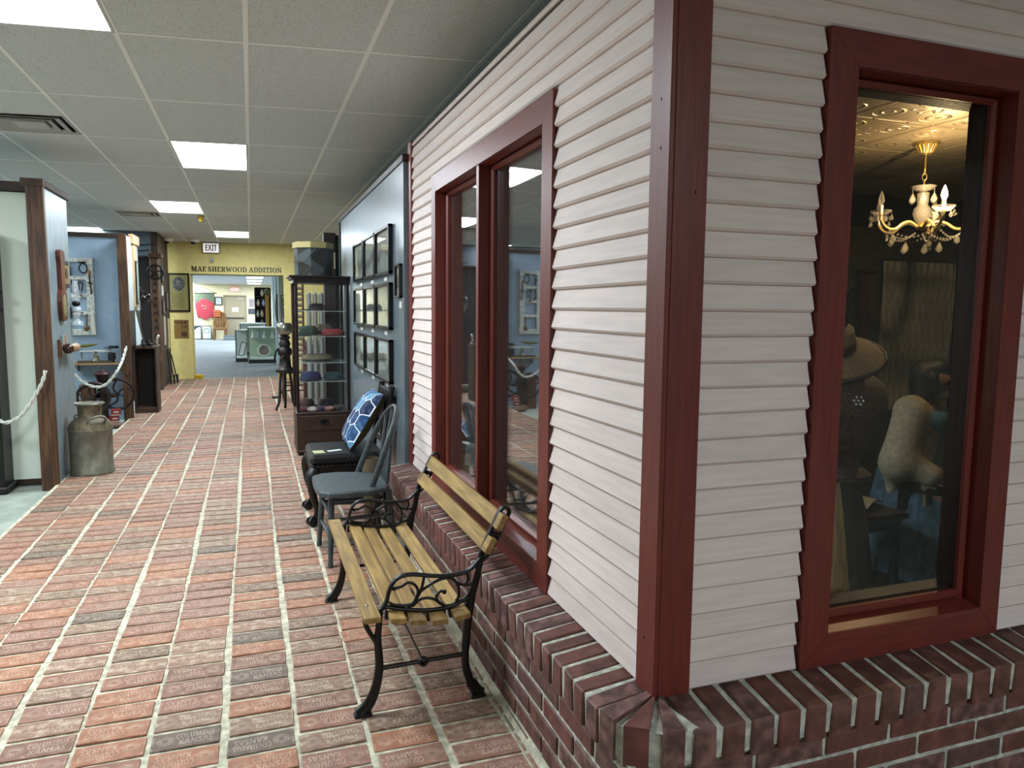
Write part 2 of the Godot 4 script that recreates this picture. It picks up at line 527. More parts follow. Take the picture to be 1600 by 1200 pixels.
func setting() -> void:
	# the brick walk
	var fl := thing("floor", "walk of stamped red paving bricks in pale mortar", "floor", Vector3.ZERO, 0, "", "structure")
	var mortar := mottled(Color(0.68, 0.655, 0.57), Color(0.82, 0.80, 0.71), 0.95, Vector3(3, 3, 3), 11, 0.0, 0.3)
	var bed := MB.new()
	bed.span(Vector3(-1.585, -0.12, -16.75), Vector3(3.2, -0.0012, 2.2))
	obj("mortar_bed", bed, mortar, fl)
	var cove := MB.new()   # the sloping mortar fillet at the foot of the brick wall
	cove.hexa([Vector3(0.838, -0.02, -4.8), Vector3(0.875, -0.02, -4.8), Vector3(0.875, -0.02, -1.45), Vector3(0.838, -0.02, -1.45), Vector3(0.85, 0.0, -4.8), Vector3(0.876, 0.04, -4.8), Vector3(0.876, 0.04, -1.45), Vector3(0.85, 0.0, -1.45)])
	obj("mortar_fillet", cove, mortar, fl)
	var shapes := []
	for k in 6:
		var mb := MB.new()
		mb.cbox(Vector3(0, -0.02, 0), Vector3(0.2185, 0.05, 0.1045), 0.002, Basis.IDENTITY, 0.0022, rng)
		shapes.append(mb)
	var meshes := shapes.map(func(s): return s.mesh())
	var rest := []
	for k in 8: rest.append(MB.new())
	var spots := []
	for c in range(0, 11):
		var cx := -1.4503 + 0.2405 * c
		var ph := rng.randf_range(0, 0.06)
		var z := 1.9 - ph
		while z > -16.55:
			var pitch := 0.1247 + rng.randf_range(-0.002, 0.002)
			z -= pitch
			spots.append(Vector3(cx + sin(z * 1.7 + c * 2.0) * 0.006 + rng.randf_range(-0.003, 0.003), rng.randf_range(-0.0015, 0.002), z))
	for c in range(11, 19):   # the walk goes on before the short side of the house
		var z := 1.9
		while z > -1.30:
			z -= 0.1247
			spots.append(Vector3(-1.4503 + 0.2405 * c, 0, z))
	var near := func(p: Vector3) -> bool: return p.z < -2.0 and p.z > -5.75 and p.x < 0.9 and p.x > -0.5 - (-p.z - 2.0) * 0.42
	var count := 0
	spots.sort_custom(func(a, b): return a.z > b.z)
	for p in spots:
		var r := rng.randf()
		var k: int = [0, 1, 2, 4, 5, 6, 0, 1, 4, 2, 5, 7, 3, 0, 6, 2, 4, 1, 5, 0][int(r * 20) % 20]
		var tilt := Basis(Vector3.UP, (PI if rng.randf() < 0.55 else 0.0) + rng.randf_range(-0.014, 0.014)) * Basis(Vector3.RIGHT, rng.randf_range(-0.012, 0.012))
		if near.call(p) and count < 298:
			count += 1
			var o := obj("brick", meshes[rng.randi() % 6], brick_print(k), fl)
			o.transform = Transform3D(tilt, p)
		else:
			var src: MB = shapes[rng.randi() % 6]
			var dst: MB = rest[k]
			for i in src.v.size():
				dst.v.append(tilt * src.v[i] + p); dst.n.append(tilt * src.n[i])
			dst.t.append_array(src.t)
	var far := ArrayMesh.new()
	for k in 8:
		var a := []
		a.resize(Mesh.ARRAY_MAX)
		a[Mesh.ARRAY_VERTEX] = rest[k].v; a[Mesh.ARRAY_NORMAL] = rest[k].n; a[Mesh.ARRAY_TEX_UV] = rest[k].t
		far.add_surface_from_arrays(Mesh.PRIMITIVE_TRIANGLES, a)
		far.surface_set_material(k, brick_print(k))
	var fo := MeshInstance3D.new()
	fo.name = "far_bricks"; fo.mesh = far; fo.set_meta("kind", "stuff")
	fl.add_child(fo, true)

	var slab := MB.new()
	slab.span(Vector3(-9, -0.25, -17.0), Vector3(7, -0.05, 8.5))
	single("floor", slab, mottled(Color(0.56, 0.59, 0.55), Color(0.66, 0.69, 0.64), 0.5, Vector3(0.6, 0.6, 0.6), 12), "smooth gray green concrete floor beside the brick walk", "floor", "", "structure")

	# the tiled ceiling
	var ce := thing("ceiling", "suspended ceiling of speckled white tiles in a metal grid", "ceiling", Vector3.ZERO, 0, "", "structure")
	var tile_m := StandardMaterial3D.new()
	tile_m.albedo_texture = fissured()
	tile_m.roughness = 0.95; tile_m.metallic_specular = 0.2
	tile_m.uv1_scale = Vector3(1.6, 1.6, 1)
	tile_m.heightmap_enabled = true; tile_m.heightmap_scale = 0.05; tile_m.heightmap_texture = tile_m.albedo_texture
	var bar_m := plain(Color(0.93, 0.93, 0.91), 0.45)
	var deck := MB.new()
	deck.span(Vector3(-9, 2.9, -17.4), Vector3(7, 3.0, 8.5))
	obj("deck", deck, plain(Color(0.3, 0.3, 0.3), 0.9), ce)
	var outer := MB.new()
	for i in range(-13, 11):
		for k in range(-9, 11):
			var lit := false
			for c in LIT:
				if c[0] == i and c[1] == k: lit = true
			if lit: continue
			var q := cell(i, k)
			var vent: bool = i == -3 and (k == 1 or k == 6)
			var p := []
			var g := 0.007
			for y in [CEIL + 0.003, CEIL + 0.018]:
				p.append(Vector3(q[0].x + g, y, q[0].y - g)); p.append(Vector3(q[1].x - g, y, q[1].y - g)); p.append(Vector3(q[2].x - g, y, q[2].y + g)); p.append(Vector3(q[3].x + g, y, q[3].y + g))
			if vent:   # half of this cell is an air vent
				for s in [0, 4]:
					if k == 1:
						p[s + 2] = (p[s + 1] + p[s + 2]) * 0.5; p[s + 3] = (p[s] + p[s + 3]) * 0.5
					else:
						var a: Vector3 = (p[s + 1] + p[s + 2]) * 0.5
						var b: Vector3 = (p[s] + p[s + 3]) * 0.5
						p[s + 1] = a; p[s] = b
			if i >= -9 and i <= 3 and k >= -1 and k <= 9:
				var mb := MB.new()
				mb.hexa(p)
				obj("ceiling_tile", mb, tile_m, ce)
			else:
				outer.hexa(p)
	var oo := obj("outer_tiles", outer, tile_m, ce)
	oo.set_meta("kind", "stuff")
	for i in range(-13, 12):
		var b := MB.new()
		b.span(Vector3(0.01 + 0.605 * i - 0.012, CEIL, -17.2), Vector3(0.01 + 0.605 * i + 0.012, CEIL + 0.03, 8.1))
		obj("grid_bar", b, bar_m, ce)
	for k in range(-9, 12):
		var z0 := ROWZ - ROWP * k
		var p := []
		for y in [CEIL + 0.0005, CEIL + 0.03]:
			for c in [[-8.0, -0.012], [6.8, -0.012], [6.8, 0.012], [-8.0, 0.012]]:
				p.append(Vector3(c[0], y, z0 + SKEW * (c[0] + 0.6) + c[1]))
		var b := MB.new()
		b.hexa(p)
		obj("grid_bar", b, bar_m, ce)
	for k in [1, 6]:
		var q := cell(-3, k)
		var a: Vector2 = (q[0] + q[3]) * 0.5
		var b2: Vector2 = (q[1] + q[2]) * 0.5
		var lo: Array = [a, b2, q[2], q[3]] if k == 1 else [q[0], q[1], b2, a]
		var c0: Vector2 = (lo[0] + lo[1] + lo[2] + lo[3]) / 4.0
		var t := thing("ceiling_vent", "square gray air vent in the ceiling, %s" % ("the nearer of two" if k == 1 else "the farther of two"), "vent", Vector3(c0.x, CEIL, c0.y), 0, "ceiling air vents")
		var steps := [1.0, 0.78, 0.56, 0.34]
		for s in 3:
			var mb := MB.new()
			for e in 4:
				var u: Vector2 = lo[e] - c0
				var v: Vector2 = lo[(e + 1) % 4] - c0
				var o: float = steps[s]
				var n: float = steps[s] - 0.16
				mb.hexa([Vector3(u.x * o, -0.004 * s, u.y * o), Vector3(v.x * o, -0.004 * s, v.y * o), Vector3(v.x * n, 0.012, v.y * n), Vector3(u.x * n, 0.012, u.y * n), Vector3(u.x * o, 0.004, u.y * o), Vector3(v.x * o, 0.004, v.y * o), Vector3(v.x * n, 0.018, v.y * n), Vector3(u.x * n, 0.018, u.y * n)])
			obj("vent_ring", mb, plain(Color(0.66, 0.66, 0.64), 0.6), t)
		var mid := MB.new()
		mid.hexa([0, 1, 2, 3, 4, 5, 6, 7].map(func(j): return Vector3((lo[j % 4].x - c0.x) * 0.36, -0.006 if j < 4 else 0.012, (lo[j % 4].y - c0.y) * 0.36)))
		obj("vent_plate", mid, plain(Color(0.72, 0.72, 0.70), 0.6), t)

	# outer walls of the room, mostly out of view
	var cream := plain(Color(0.72, 0.71, 0.66), 0.8)
	var w1 := MB.new()
	w1.span(Vector3(-8.9, -0.25, -17.4), Vector3(-8.7, 3.0, 8.4))
	single("wall_left", w1, cream, "plain cream outer wall at the far left of the hall", "wall", "", "structure")
	var w2 := MB.new()
	w2.span(Vector3(6.7, -0.25, -17.4), Vector3(6.9, 3.0, 8.4))
	single("wall_right", w2, cream, "plain cream outer wall behind the pink house", "wall", "", "structure")
	var w3 := MB.new()
	w3.span(Vector3(-8.9, -0.25, 8.2), Vector3(6.9, 3.0, 8.4))
	single("wall_back", w3, plain(Color(0.36, 0.33, 0.29), 0.8), "plain wall behind the viewer, darkened to weaken its reflection in the window glass", "wall", "", "structure")  # colour darkened so that the window glass reflects less of it

func fissured() -> ImageTexture:
	var w := 512
	var b := PackedByteArray()
	b.resize(w * w * 3)
	for i in w * w:
		b[i * 3] = 206; b[i * 3 + 1] = 210; b[i * 3 + 2] = 210
	var r := RandomNumberGenerator.new()
	r.seed = 9
	for k in 5200:
		var x := r.randi() % w
		var y := r.randi() % w
		var len := 1 + r.randi() % 5
		var dx := r.randi() % 3 - 1
		var s := r.randi_range(70, 165)
		for j in len:
			var o := (posmod(y + (j * (1 - absi(dx))) / 2, w) * w + posmod(x + j, w)) * 3
			b[o] = s; b[o + 1] = s - 4; b[o + 2] = s - 14
	return ImageTexture.create_from_image(Image.create_from_data(w, w, false, Image.FORMAT_RGB8, b))

# ---------------------------------------------------------------- the pink house: brick base, clapboards, windows

func pink_house() -> void:
	var mortar := mottled(Color(0.67, 0.68, 0.63), Color(0.80, 0.81, 0.76), 0.95, Vector3(4, 4, 4), 21, 0.0, 0.3)
	var clay := []
	var tones := [[Color(0.35, 0.225, 0.20), Color(0.47, 0.315, 0.285)], [Color(0.38, 0.23, 0.20), Color(0.49, 0.305, 0.27)], [Color(0.34, 0.235, 0.22), Color(0.52, 0.385, 0.365)], [Color(0.33, 0.24, 0.23), Color(0.43, 0.30, 0.28)], [Color(0.39, 0.235, 0.20), Color(0.45, 0.29, 0.26)]]
	for i in tones.size(): clay.append(mottled(tones[i][0], tones[i][1], 0.66, Vector3(2.2 + 0.3 * i, 2.2 + 0.3 * i, 2.2 + 0.3 * i), 30 + i, 0.0, 0.06))
	var bases := [thing("wall_base", "low brick wall under the long side of the pink house", "wall", Vector3.ZERO, 0, "", "structure"), thing("wall_base", "low brick wall under the short side of the pink house, at the right edge", "wall", Vector3.ZERO, 0, "", "structure")]
	var core := MB.new()
	core.span(Vector3(0.870, -0.06, -4.78), Vector3(1.03, 0.352, -1.526))
	obj("mortar_core", core, mortar, bases[0])
	var core2 := MB.new()
	core2.span(Vector3(0.872, -0.06, -1.64), Vector3(3.6, 0.352, -1.5255))
	obj("mortar_core", core2, mortar, bases[1])
	for c in 5:
		var y := 0.290 - 0.0735 * c
		# along the long side
		var z := (-1.963 if c % 2 == 0 else -1.847) + 0.248
		var starts := [-1.522]
		while z > -4.78:
			if z < -1.57: starts.append(z)
			z -= 0.248
		starts.append(-4.785)
		for i in starts.size() - 1:
			var a: float = starts[i] - (0.0065 if i > 0 else 0.0)
			var b: float = starts[i + 1] + 0.0065
			if a - b < 0.03: continue
			var mb := MB.new()
			mb.cbox(Vector3(0.91, y + rng.randf_range(-0.0015, 0.0015), (a + b) / 2), Vector3(0.09 + rng.randf_range(-0.003, 0.003), 0.0605, a - b), 0.004, Basis.IDENTITY, 0.0018, rng)
			obj("brick", mb, clay[rng.randi() % 5], bases[0])
		# along the short side
		var x := 1.014 if c % 2 == 0 else 1.131
		var xs := [0.963]
		while x < 3.5:
			if x > 1.0: xs.append(x)
			x += 0.238
		for i in xs.size() - 1:
			var a: float = xs[i] + 0.0065
			var b: float = xs[i + 1] - 0.0065
			if b - a < 0.03: continue
			var mb := MB.new()
			mb.cbox(Vector3((a + b) / 2, y + rng.randf_range(-0.0015, 0.0015), -1.565), Vector3(b - a, 0.0605, 0.09 + rng.randf_range(-0.003, 0.003)), 0.004, Basis.IDENTITY, 0.0018, rng)
			obj("brick", mb, clay[rng.randi() % 5], bases[1])
	# the bricks on edge that cap the base
	var sl := 0.13
	var cap := MB.new()
	cap.hexa([Vector3(0.847, 0.352, -4.79), Vector3(1.03, 0.35, -4.79), Vector3(1.03, 0.35, -1.64), Vector3(0.847, 0.352, -1.64), Vector3(0.843, 0.4485, -4.79), Vector3(1.03, 0.472, -4.79), Vector3(1.03, 0.472, -1.64), Vector3(0.843, 0.4485, -1.64)])
	var ring := [Vector2(0.849, -1.65), Vector2(0.858, -1.576), Vector2(0.871, -1.551), Vector2(0.92, -1.516), Vector2(0.947, -1.494), Vector2(1.003, -1.487), Vector2(1.05, -1.494)]
	for i in ring.size() - 1:
		var a: Vector2 = ring[i]
		var b: Vector2 = ring[i + 1]
		var ia := Vector2(0.995, -1.625).lerp(a, 0.03)
		var ib := Vector2(0.995, -1.625).lerp(b, 0.03)
		cap.hexa([Vector3(a.x, 0.352, a.y), Vector3(b.x, 0.352, b.y), Vector3(ib.x, 0.352, ib.y), Vector3(ia.x, 0.352, ia.y), Vector3(a.x, 0.444, a.y), Vector3(b.x, 0.444, b.y), Vector3(ib.x, 0.469, ib.y), Vector3(ia.x, 0.469, ia.y)])
	obj("cap_mortar", cap, mortar, bases[0])
	var cap2 := MB.new()
	cap2.hexa([Vector3(1.03, 0.352, -1.491), Vector3(3.6, 0.352, -1.491), Vector3(3.6, 0.35, -1.65), Vector3(1.03, 0.35, -1.65), Vector3(1.03, 0.4345, -1.487), Vector3(3.6, 0.4345, -1.487), Vector3(3.6, 0.462, -1.65), Vector3(1.03, 0.462, -1.65)])
	obj("cap_mortar", cap2, mortar, bases[1])
	var z := -1.643
	while z > -4.72:
		var mb := MB.new()
		var j := rng.randf_range(-0.003, 0.003)
		mb.cbox(Vector3(0.924 + j, 0.4125 + rng.randf_range(-0.002, 0.002), z - 0.04), Vector3(0.17, 0.104, 0.064 + rng.randf_range(-0.002, 0.003)), 0.005, Basis(Vector3.UP, rng.randf_range(-0.02, 0.02)), 0.002, rng)
		for i in mb.v.size(): mb.v[i].y += sl * (mb.v[i].x - 0.924)
		obj("brick", mb, clay[rng.randi() % 5], bases[0])
		z -= 0.08
	var x := 1.0225
	while x < 3.5:
		var mb := MB.new()
		mb.cbox(Vector3(x + 0.0443, 0.403 + rng.randf_range(-0.002, 0.002), -1.567 + rng.randf_range(-0.003, 0.003)), Vector3(0.070 + rng.randf_range(-0.002, 0.002), 0.104, 0.17), 0.005, Basis(Vector3.UP, rng.randf_range(-0.02, 0.02)), 0.002, rng)
		for i in mb.v.size(): mb.v[i].y += sl * 1.3 * (-1.567 - mb.v[i].z)
		obj("brick", mb, clay[rng.randi() % 5], bases[1])
		x += 0.0885
	for w in [[Vector2(0.840, -1.634), Vector2(0.849, -1.574), 0.99, -1.640, 0.99, -1.618], [Vector2(0.862, -1.545), Vector2(0.914, -1.508), 0.981, -1.606, 0.986, -1.602], [Vector2(0.941, -1.484), Vector2(1.001, -1.477), 0.996, -1.602, 1.006, -1.606]]:
		var mb := MB.new()
		var p := []
		for y in 2:
			p.append(Vector3(w[0].x, [0.345, 0.4565][y], w[0].y)); p.append(Vector3(w[1].x, [0.345, 0.4565][y], w[1].y)); p.append(Vector3(w[4], [0.345, 0.480][y], w[5])); p.append(Vector3(w[2], [0.345, 0.480][y], w[3]))
		mb.hexa(p)
		obj("brick", mb, clay[rng.randi() % 5], bases[0])

	# clapboards
	var pinks := []
	for i in 4: pinks.append(mottled(Color(0.855, 0.79, 0.765).darkened(0.012 * i), Color(0.90, 0.84, 0.82).darkened(0.01 * i), 0.62, [Vector3(0.5, 7, 7), Vector3(0.5, 9, 9), Vector3(0.7, 6, 6), Vector3(0.6, 11, 11)][i], 40 + i, 0.0, 0.012))
	var pinks2 := []
	for i in 4: pinks2.append(mottled(Color(0.855, 0.79, 0.765).darkened(0.012 * i), Color(0.90, 0.84, 0.82).darkened(0.01 * i), 0.62, [Vector3(7, 7, 0.5), Vector3(9, 9, 0.5), Vector3(6, 6, 0.7), Vector3(11, 11, 0.6)][i], 40 + i, 0.0, 0.012))
	var walls := [thing("wall_house_long", "pale pink clapboard wall with the double window, facing the brick walk", "wall", Vector3.ZERO, 0, "", "structure"), thing("wall_house_short", "pale pink clapboard wall with the single window, at the right", "wall", Vector3.ZERO, 0, "", "structure")]
	var red := mottled(Color(0.405, 0.155, 0.12), Color(0.445, 0.18, 0.14), 0.40, Vector3(9, 0.6, 9), 50, 0.0, 0.02)
	var redh := mottled(Color(0.405, 0.155, 0.12), Color(0.445, 0.18, 0.14), 0.40, Vector3(0.6, 9, 0.6), 50, 0.0, 0.02)
	var k := -1
	while true:
		var yb := 0.546 + 0.0685 * k + (rng.randf_range(-0.002, 0.002) if k > 0 else 0.0)
		var yt := minf(yb + 0.0725, 2.565)
		if yb > 2.54: break
		if k == -1: yb = 0.472
		var runs := [[-1.700, -2.359], [-4.130, -4.70]] if yb < 2.215 else [[-1.700, -4.70]]
		for r in runs:
			var mb := MB.new()
			var a: float = r[0] - 0.002 - rng.randf_range(0, 0.003)
			var b: float = r[1] + 0.001 + rng.randf_range(0, 0.006)
			var d := rng.randf_range(-0.0015, 0.0015)
			clapboard(mb, [Vector2(1.008, 0.0), Vector2(0.994, 0.0), Vector2(0.987, 0.007), Vector2(1.0035, yt - yb), Vector2(1.008, yt - yb)], func(q, e): return Vector3(q.x, yb + q.y + (d if e == 0 else -d), a if e == 0 else b))
			obj("siding_board", mb, pinks2[rng.randi() % 4], walls[0])
		var runs2 := [[1.096, 1.462], [2.258, 4.6]] if yb < 2.215 else [[1.096, 4.6]]
		for r in runs2:
			var mb := MB.new()
			var a: float = r[0] + 0.001
			var b: float = r[1] - 0.002 - rng.randf_range(0, 0.005)
			var d := rng.randf_range(-0.0012, 0.0012)
			clapboard(mb, [Vector2(-1.633, 0.0), Vector2(-1.619, 0.0), Vector2(-1.612, 0.007), Vector2(-1.6285, yt - yb), Vector2(-1.633, yt - yb)], func(q, e): return Vector3(a if e == 0 else b, yb + q.y + (d if e == 0 else -d), q.x))
			obj("siding_board", mb, pinks[rng.randi() % 4], walls[1])
		k += 1
	# the wall behind the boards, with openings
	var back := plain(Color(0.72, 0.66, 0.63), 0.8)
	var sh := MB.new()
	sh.span(Vector3(1.008, 0.3, -4.79), Vector3(1.10, 0.560, -1.633)); sh.span(Vector3(1.008, 2.165, -4.79), Vector3(1.10, 2.56, -1.633))
	sh.span(Vector3(1.008, 0.56, -2.440), Vector3(1.10, 2.165, -1.633)); sh.span(Vector3(1.008, 0.56, -4.79), Vector3(1.10, 2.165, -4.050))
	obj("sheathing", sh, back, walls[0])
	var sh2 := MB.new()
	sh2.span(Vector3(1.10, 0.3, -1.725), Vector3(5.7, 0.562, -1.633)); sh2.span(Vector3(1.10, 2.173, -1.725), Vector3(5.7, 2.56, -1.633))
	sh2.span(Vector3(1.10, 0.562, -1.725), Vector3(1.552, 2.173, -1.633)); sh2.span(Vector3(2.182, 0.562, -1.725), Vector3(5.7, 2.173, -1.633))
	obj("sheathing", sh2, back, walls[1])
	# corner boards and the end board
	var post := thing("trim_1", "dark red corner board of the pink house", "trim", Vector3.ZERO, 0, "", "structure")
	var c1 := MB.new()
	c1.cbox(Vector3(0.989, 1.52, -1.653), Vector3(0.014, 2.10, 0.094), 0.0015)
	obj("side_board", c1, red, post)
	var c2 := MB.new()
	c2.cbox(Vector3(1.0465, 1.52, -1.615), Vector3(0.099, 2.10, 0.016), 0.0015)
	obj("front_board", c2, red, post)
	var nails := MB.new()
	for q in [[0.9815, 2.03, -1.65], [0.9815, 1.91, -1.647], [0.9815, 0.62, -1.66]]: nails.ball(Vector3(q[0], q[1], q[2]), Vector3(0.001, 0.005, 0.002), 4)
	nails.ball(Vector3(1.062, 1.80, -1.6065), Vector3(0.002, 0.006, 0.001), 4)
	obj("nail_hole", nails, plain(Color(0.05, 0.03, 0.03), 0.9), post)
	var endb := MB.new()
	endb.cbox(Vector3(0.996, 1.515, -4.74), Vector3(0.03, 2.10, 0.085), 0.003)
	single("trim_2", endb, red, "narrow dark red board at the far end of the pink wall", "trim", "", "structure")
	window_long(red, redh)
	window_short(red, redh)

func clapboard(mb: MB, section: Array, put: Callable) -> void:   # a lapped board with an eased lower edge
	var mid := Vector3.ZERO
	for q in section: mid += (put.call(q, 0) + put.call(q, 1)) / (2.0 * section.size())
	for i in section.size():
		var j := (i + 1) % section.size()
		mb.flat([put.call(section[i], 0), put.call(section[j], 0), put.call(section[j], 1), put.call(section[i], 1)], mid)
	for e in 2: mb.flat(section.map(func(q): return put.call(q, e)), mid)

func miter_frame(parent: Node, m: Material, mh: Material, lo: Vector2, hi: Vector2, w: Array, th: float, put: Callable) -> void:   # four flat boards mitred at the corners; w: left, right, bottom, top widths
	var il := Vector2(lo.x + w[0], lo.y + w[2])
	var ih := Vector2(hi.x - w[1], hi.y - w[3])
	var g := 0.0008
	var quads := [[[lo.x, lo.y + g], [il.x, il.y + g], [il.x, ih.y - g], [lo.x, hi.y - g], m], [[il.x + g, ih.y], [ih.x - g, ih.y], [hi.x - g, hi.y], [lo.x + g, hi.y], mh], [[ih.x, il.y + g], [hi.x, lo.y + g], [hi.x, hi.y - g], [ih.x, ih.y - g], m], [[lo.x + g, lo.y], [hi.x - g, lo.y], [ih.x - g, il.y], [il.x + g, il.y], mh]]
	for q in quads:
		var mb := MB.new()
		var p := []
		for d in [0.0, th]:
			for i in 4: p.append(put.call(q[i][0], q[i][1], d))
		mb.hexa(p)
		obj("casing_board", mb, q[4], parent)

func window_long(red: Material, redh: Material) -> void:
	var t := thing("window_1", "tall dark red double window in the long pink wall, behind the bench", "window", Vector3.ZERO, 0, "", "structure")
	var brown := wood(Color(0.13, 0.085, 0.055), Color(0.20, 0.135, 0.085), 1, 0.5, 61)
	var X := 0.982
	miter_frame(t, red, redh, Vector2(2.357, 0.474), Vector2(4.132, 2.249), [0.094, 0.09, 0.092, 0.094], 0.024, func(a, y, d): return Vector3(X + d, y, -a))
	# jambs set back from the casing
	var jb := MB.new()
	jb.span(Vector3(0.990, 2.153, -4.06), Vector3(1.10, 2.170, -2.435))
	obj("head_jamb", jb, redh, t)
	var s0 := MB.new()
	s0.hexa([Vector3(0.984, 0.545, -4.06), Vector3(1.10, 0.545, -4.06), Vector3(1.10, 0.545, -2.435), Vector3(0.984, 0.545, -2.435), Vector3(0.984, 0.567, -4.06), Vector3(1.10, 0.592, -4.06), Vector3(1.10, 0.592, -2.435), Vector3(0.984, 0.567, -2.435)])
	obj("sill", s0, redh, t)
	for zz in [-2.4435, -4.0485]:
		var s := MB.new()
		s.span(Vector3(0.990, 0.56, zz - 0.0075), Vector3(1.10, 2.165, zz + 0.0075))
		obj("side_jamb", s, red, t)
	var mu := MB.new()
	mu.span(Vector3(0.986, 0.56, -3.262), Vector3(1.10, 2.16, -3.225))
	obj("mullion", mu, red, t)
	for r in [[-2.451, -3.225], [-3.262, -4.041]]:
		var bead := MB.new()
		var a: float = r[0]
		var b: float = r[1]
		for q in [[Vector3(1.056, 0.6, a), Vector3(1.056, 2.15, a), Vector3(0, 0, -1)], [Vector3(1.056, 0.6, b), Vector3(1.056, 2.15, b), Vector3(0, 0, 1)], [Vector3(1.056, 2.153, a), Vector3(1.056, 2.153, b), Vector3(0, -1, 0)], [Vector3(1.056, 0.585, a), Vector3(1.056, 0.585, b), Vector3(0, 1, 0)]]:
			var u: Vector3 = (q[1] - q[0]) * 0.5
			var c: Vector3 = (q[0] + q[1]) * 0.5 + q[2] * 0.012
			bead.cbox(c, Vector3(0.03, 0, 0) + u.abs() * 2.0 + (q[2] as Vector3).abs() * 0.026, 0.009)
		obj("sash_bead", bead, red, t)
		for gx in [1.060, 1.068]:  # second pane added to strengthen the reflection of the hall
			var pn := pane_mesh_x(gx, 0.595, 2.145, a - 0.012, b + 0.012)
			var p2 := pane_mesh_x(gx + 0.003, 0.595, 2.145, a - 0.012, b + 0.012)
			pn.v.append_array(p2.v); pn.n.append_array(p2.n); pn.t.append_array(p2.t)
			obj("glass_pane", pn, glass(0.004), t)
		var inn := MB.new()
		inn.span(Vector3(1.072, 0.575, b + 0.002), Vector3(1.128, 0.612, a - 0.002)); inn.span(Vector3(1.072, 2.125, b + 0.002), Vector3(1.128, 2.16, a - 0.002))
		inn.span(Vector3(1.072, 0.6, a - 0.03), Vector3(1.128, 2.14, a - 0.001)); inn.span(Vector3(1.072, 0.6, b + 0.001), Vector3(1.128, 2.14, b + 0.03))
		obj("inner_frame", inn, brown, t)

func pane_mesh_x(x: float, y0: float, y1: float, z0: float, z1: float) -> MB:
	var mb := MB.new()
	mb.flat([Vector3(x, y0, z0), Vector3(x, y0, z1), Vector3(x, y1, z1), Vector3(x, y1, z0)], Vector3(x + 1, y0, z0))
	return mb

func window_short(red: Material, redh: Material) -> void:
	var t := thing("window_2", "tall dark red single window in the short pink wall, a chandelier behind its glass", "window", Vector3.ZERO, 0, "", "structure")
	var brown := wood(Color(0.12, 0.08, 0.05), Color(0.19, 0.125, 0.08), 1, 0.5, 61)
	var Z := -1.606
	miter_frame(t, red, redh, Vector2(1.464, 0.472), Vector2(2.256, 2.257), [0.098, 0.083, 0.096, 0.094], 0.026, func(a, y, d): return Vector3(a, y, Z - d))
	var hj := MB.new()
	hj.span(Vector3(1.548, 2.160, -1.725), Vector3(2.186, 2.178, -1.612))
	obj("head_jamb", hj, redh, t)
	var s0 := MB.new()
	s0.hexa([Vector3(1.548, 0.545, -1.608), Vector3(2.186, 0.545, -1.608), Vector3(2.186, 0.545, -1.725), Vector3(1.548, 0.545, -1.725), Vector3(1.548, 0.567, -1.608), Vector3(2.186, 0.567, -1.608), Vector3(2.186, 0.588, -1.725), Vector3(1.548, 0.588, -1.725)])
	obj("sill", s0, redh, t)
	for xx in [1.555, 2.180]:
		var s := MB.new()
		s.span(Vector3(xx - 0.0075, 0.56, -1.725), Vector3(xx + 0.0075, 2.17, -1.612))
		obj("side_jamb", s, red, t)
	var bead := MB.new()
	bead.cbox(Vector3(1.572, 1.365, -1.679), Vector3(0.022, 1.6, 0.03), 0.009); bead.cbox(Vector3(2.161, 1.365, -1.679), Vector3(0.024, 1.6, 0.03), 0.009)
	bead.cbox(Vector3(1.867, 2.150, -1.679), Vector3(0.6, 0.024, 0.03), 0.009); bead.cbox(Vector3(1.867, 0.592, -1.679), Vector3(0.6, 0.028, 0.03), 0.009)
	obj("sash_bead", bead, red, t)
	var pane := MB.new()
	pane.flat([Vector3(1.56, 0.59, -1.688), Vector3(2.175, 0.59, -1.688), Vector3(2.175, 2.16, -1.688), Vector3(1.56, 2.16, -1.688)], Vector3(1.8, 1, -3))
	obj("glass_pane", pane, glass(0.004), t)
	var inn := MB.new()
	inn.span(Vector3(1.563, 0.575, -1.757), Vector3(2.172, 0.612, -1.695)); inn.span(Vector3(1.563, 2.14, -1.757), Vector3(2.172, 2.165, -1.695))
	inn.span(Vector3(1.563, 0.6, -1.757), Vector3(1.585, 2.15, -1.695)); inn.span(Vector3(2.160, 0.6, -1.757), Vector3(2.172, 2.15, -1.695))
	obj("inner_frame", inn, brown, t)

# ---------------------------------------------------------------- bench and chairs before the pink wall

func flat_path(pts: Array, z: float, o: Vector3, k := 4) -> Array:
	return smooth_path(pts.map(func(p): return Vector3(p[0], p[1], z) - o), k)

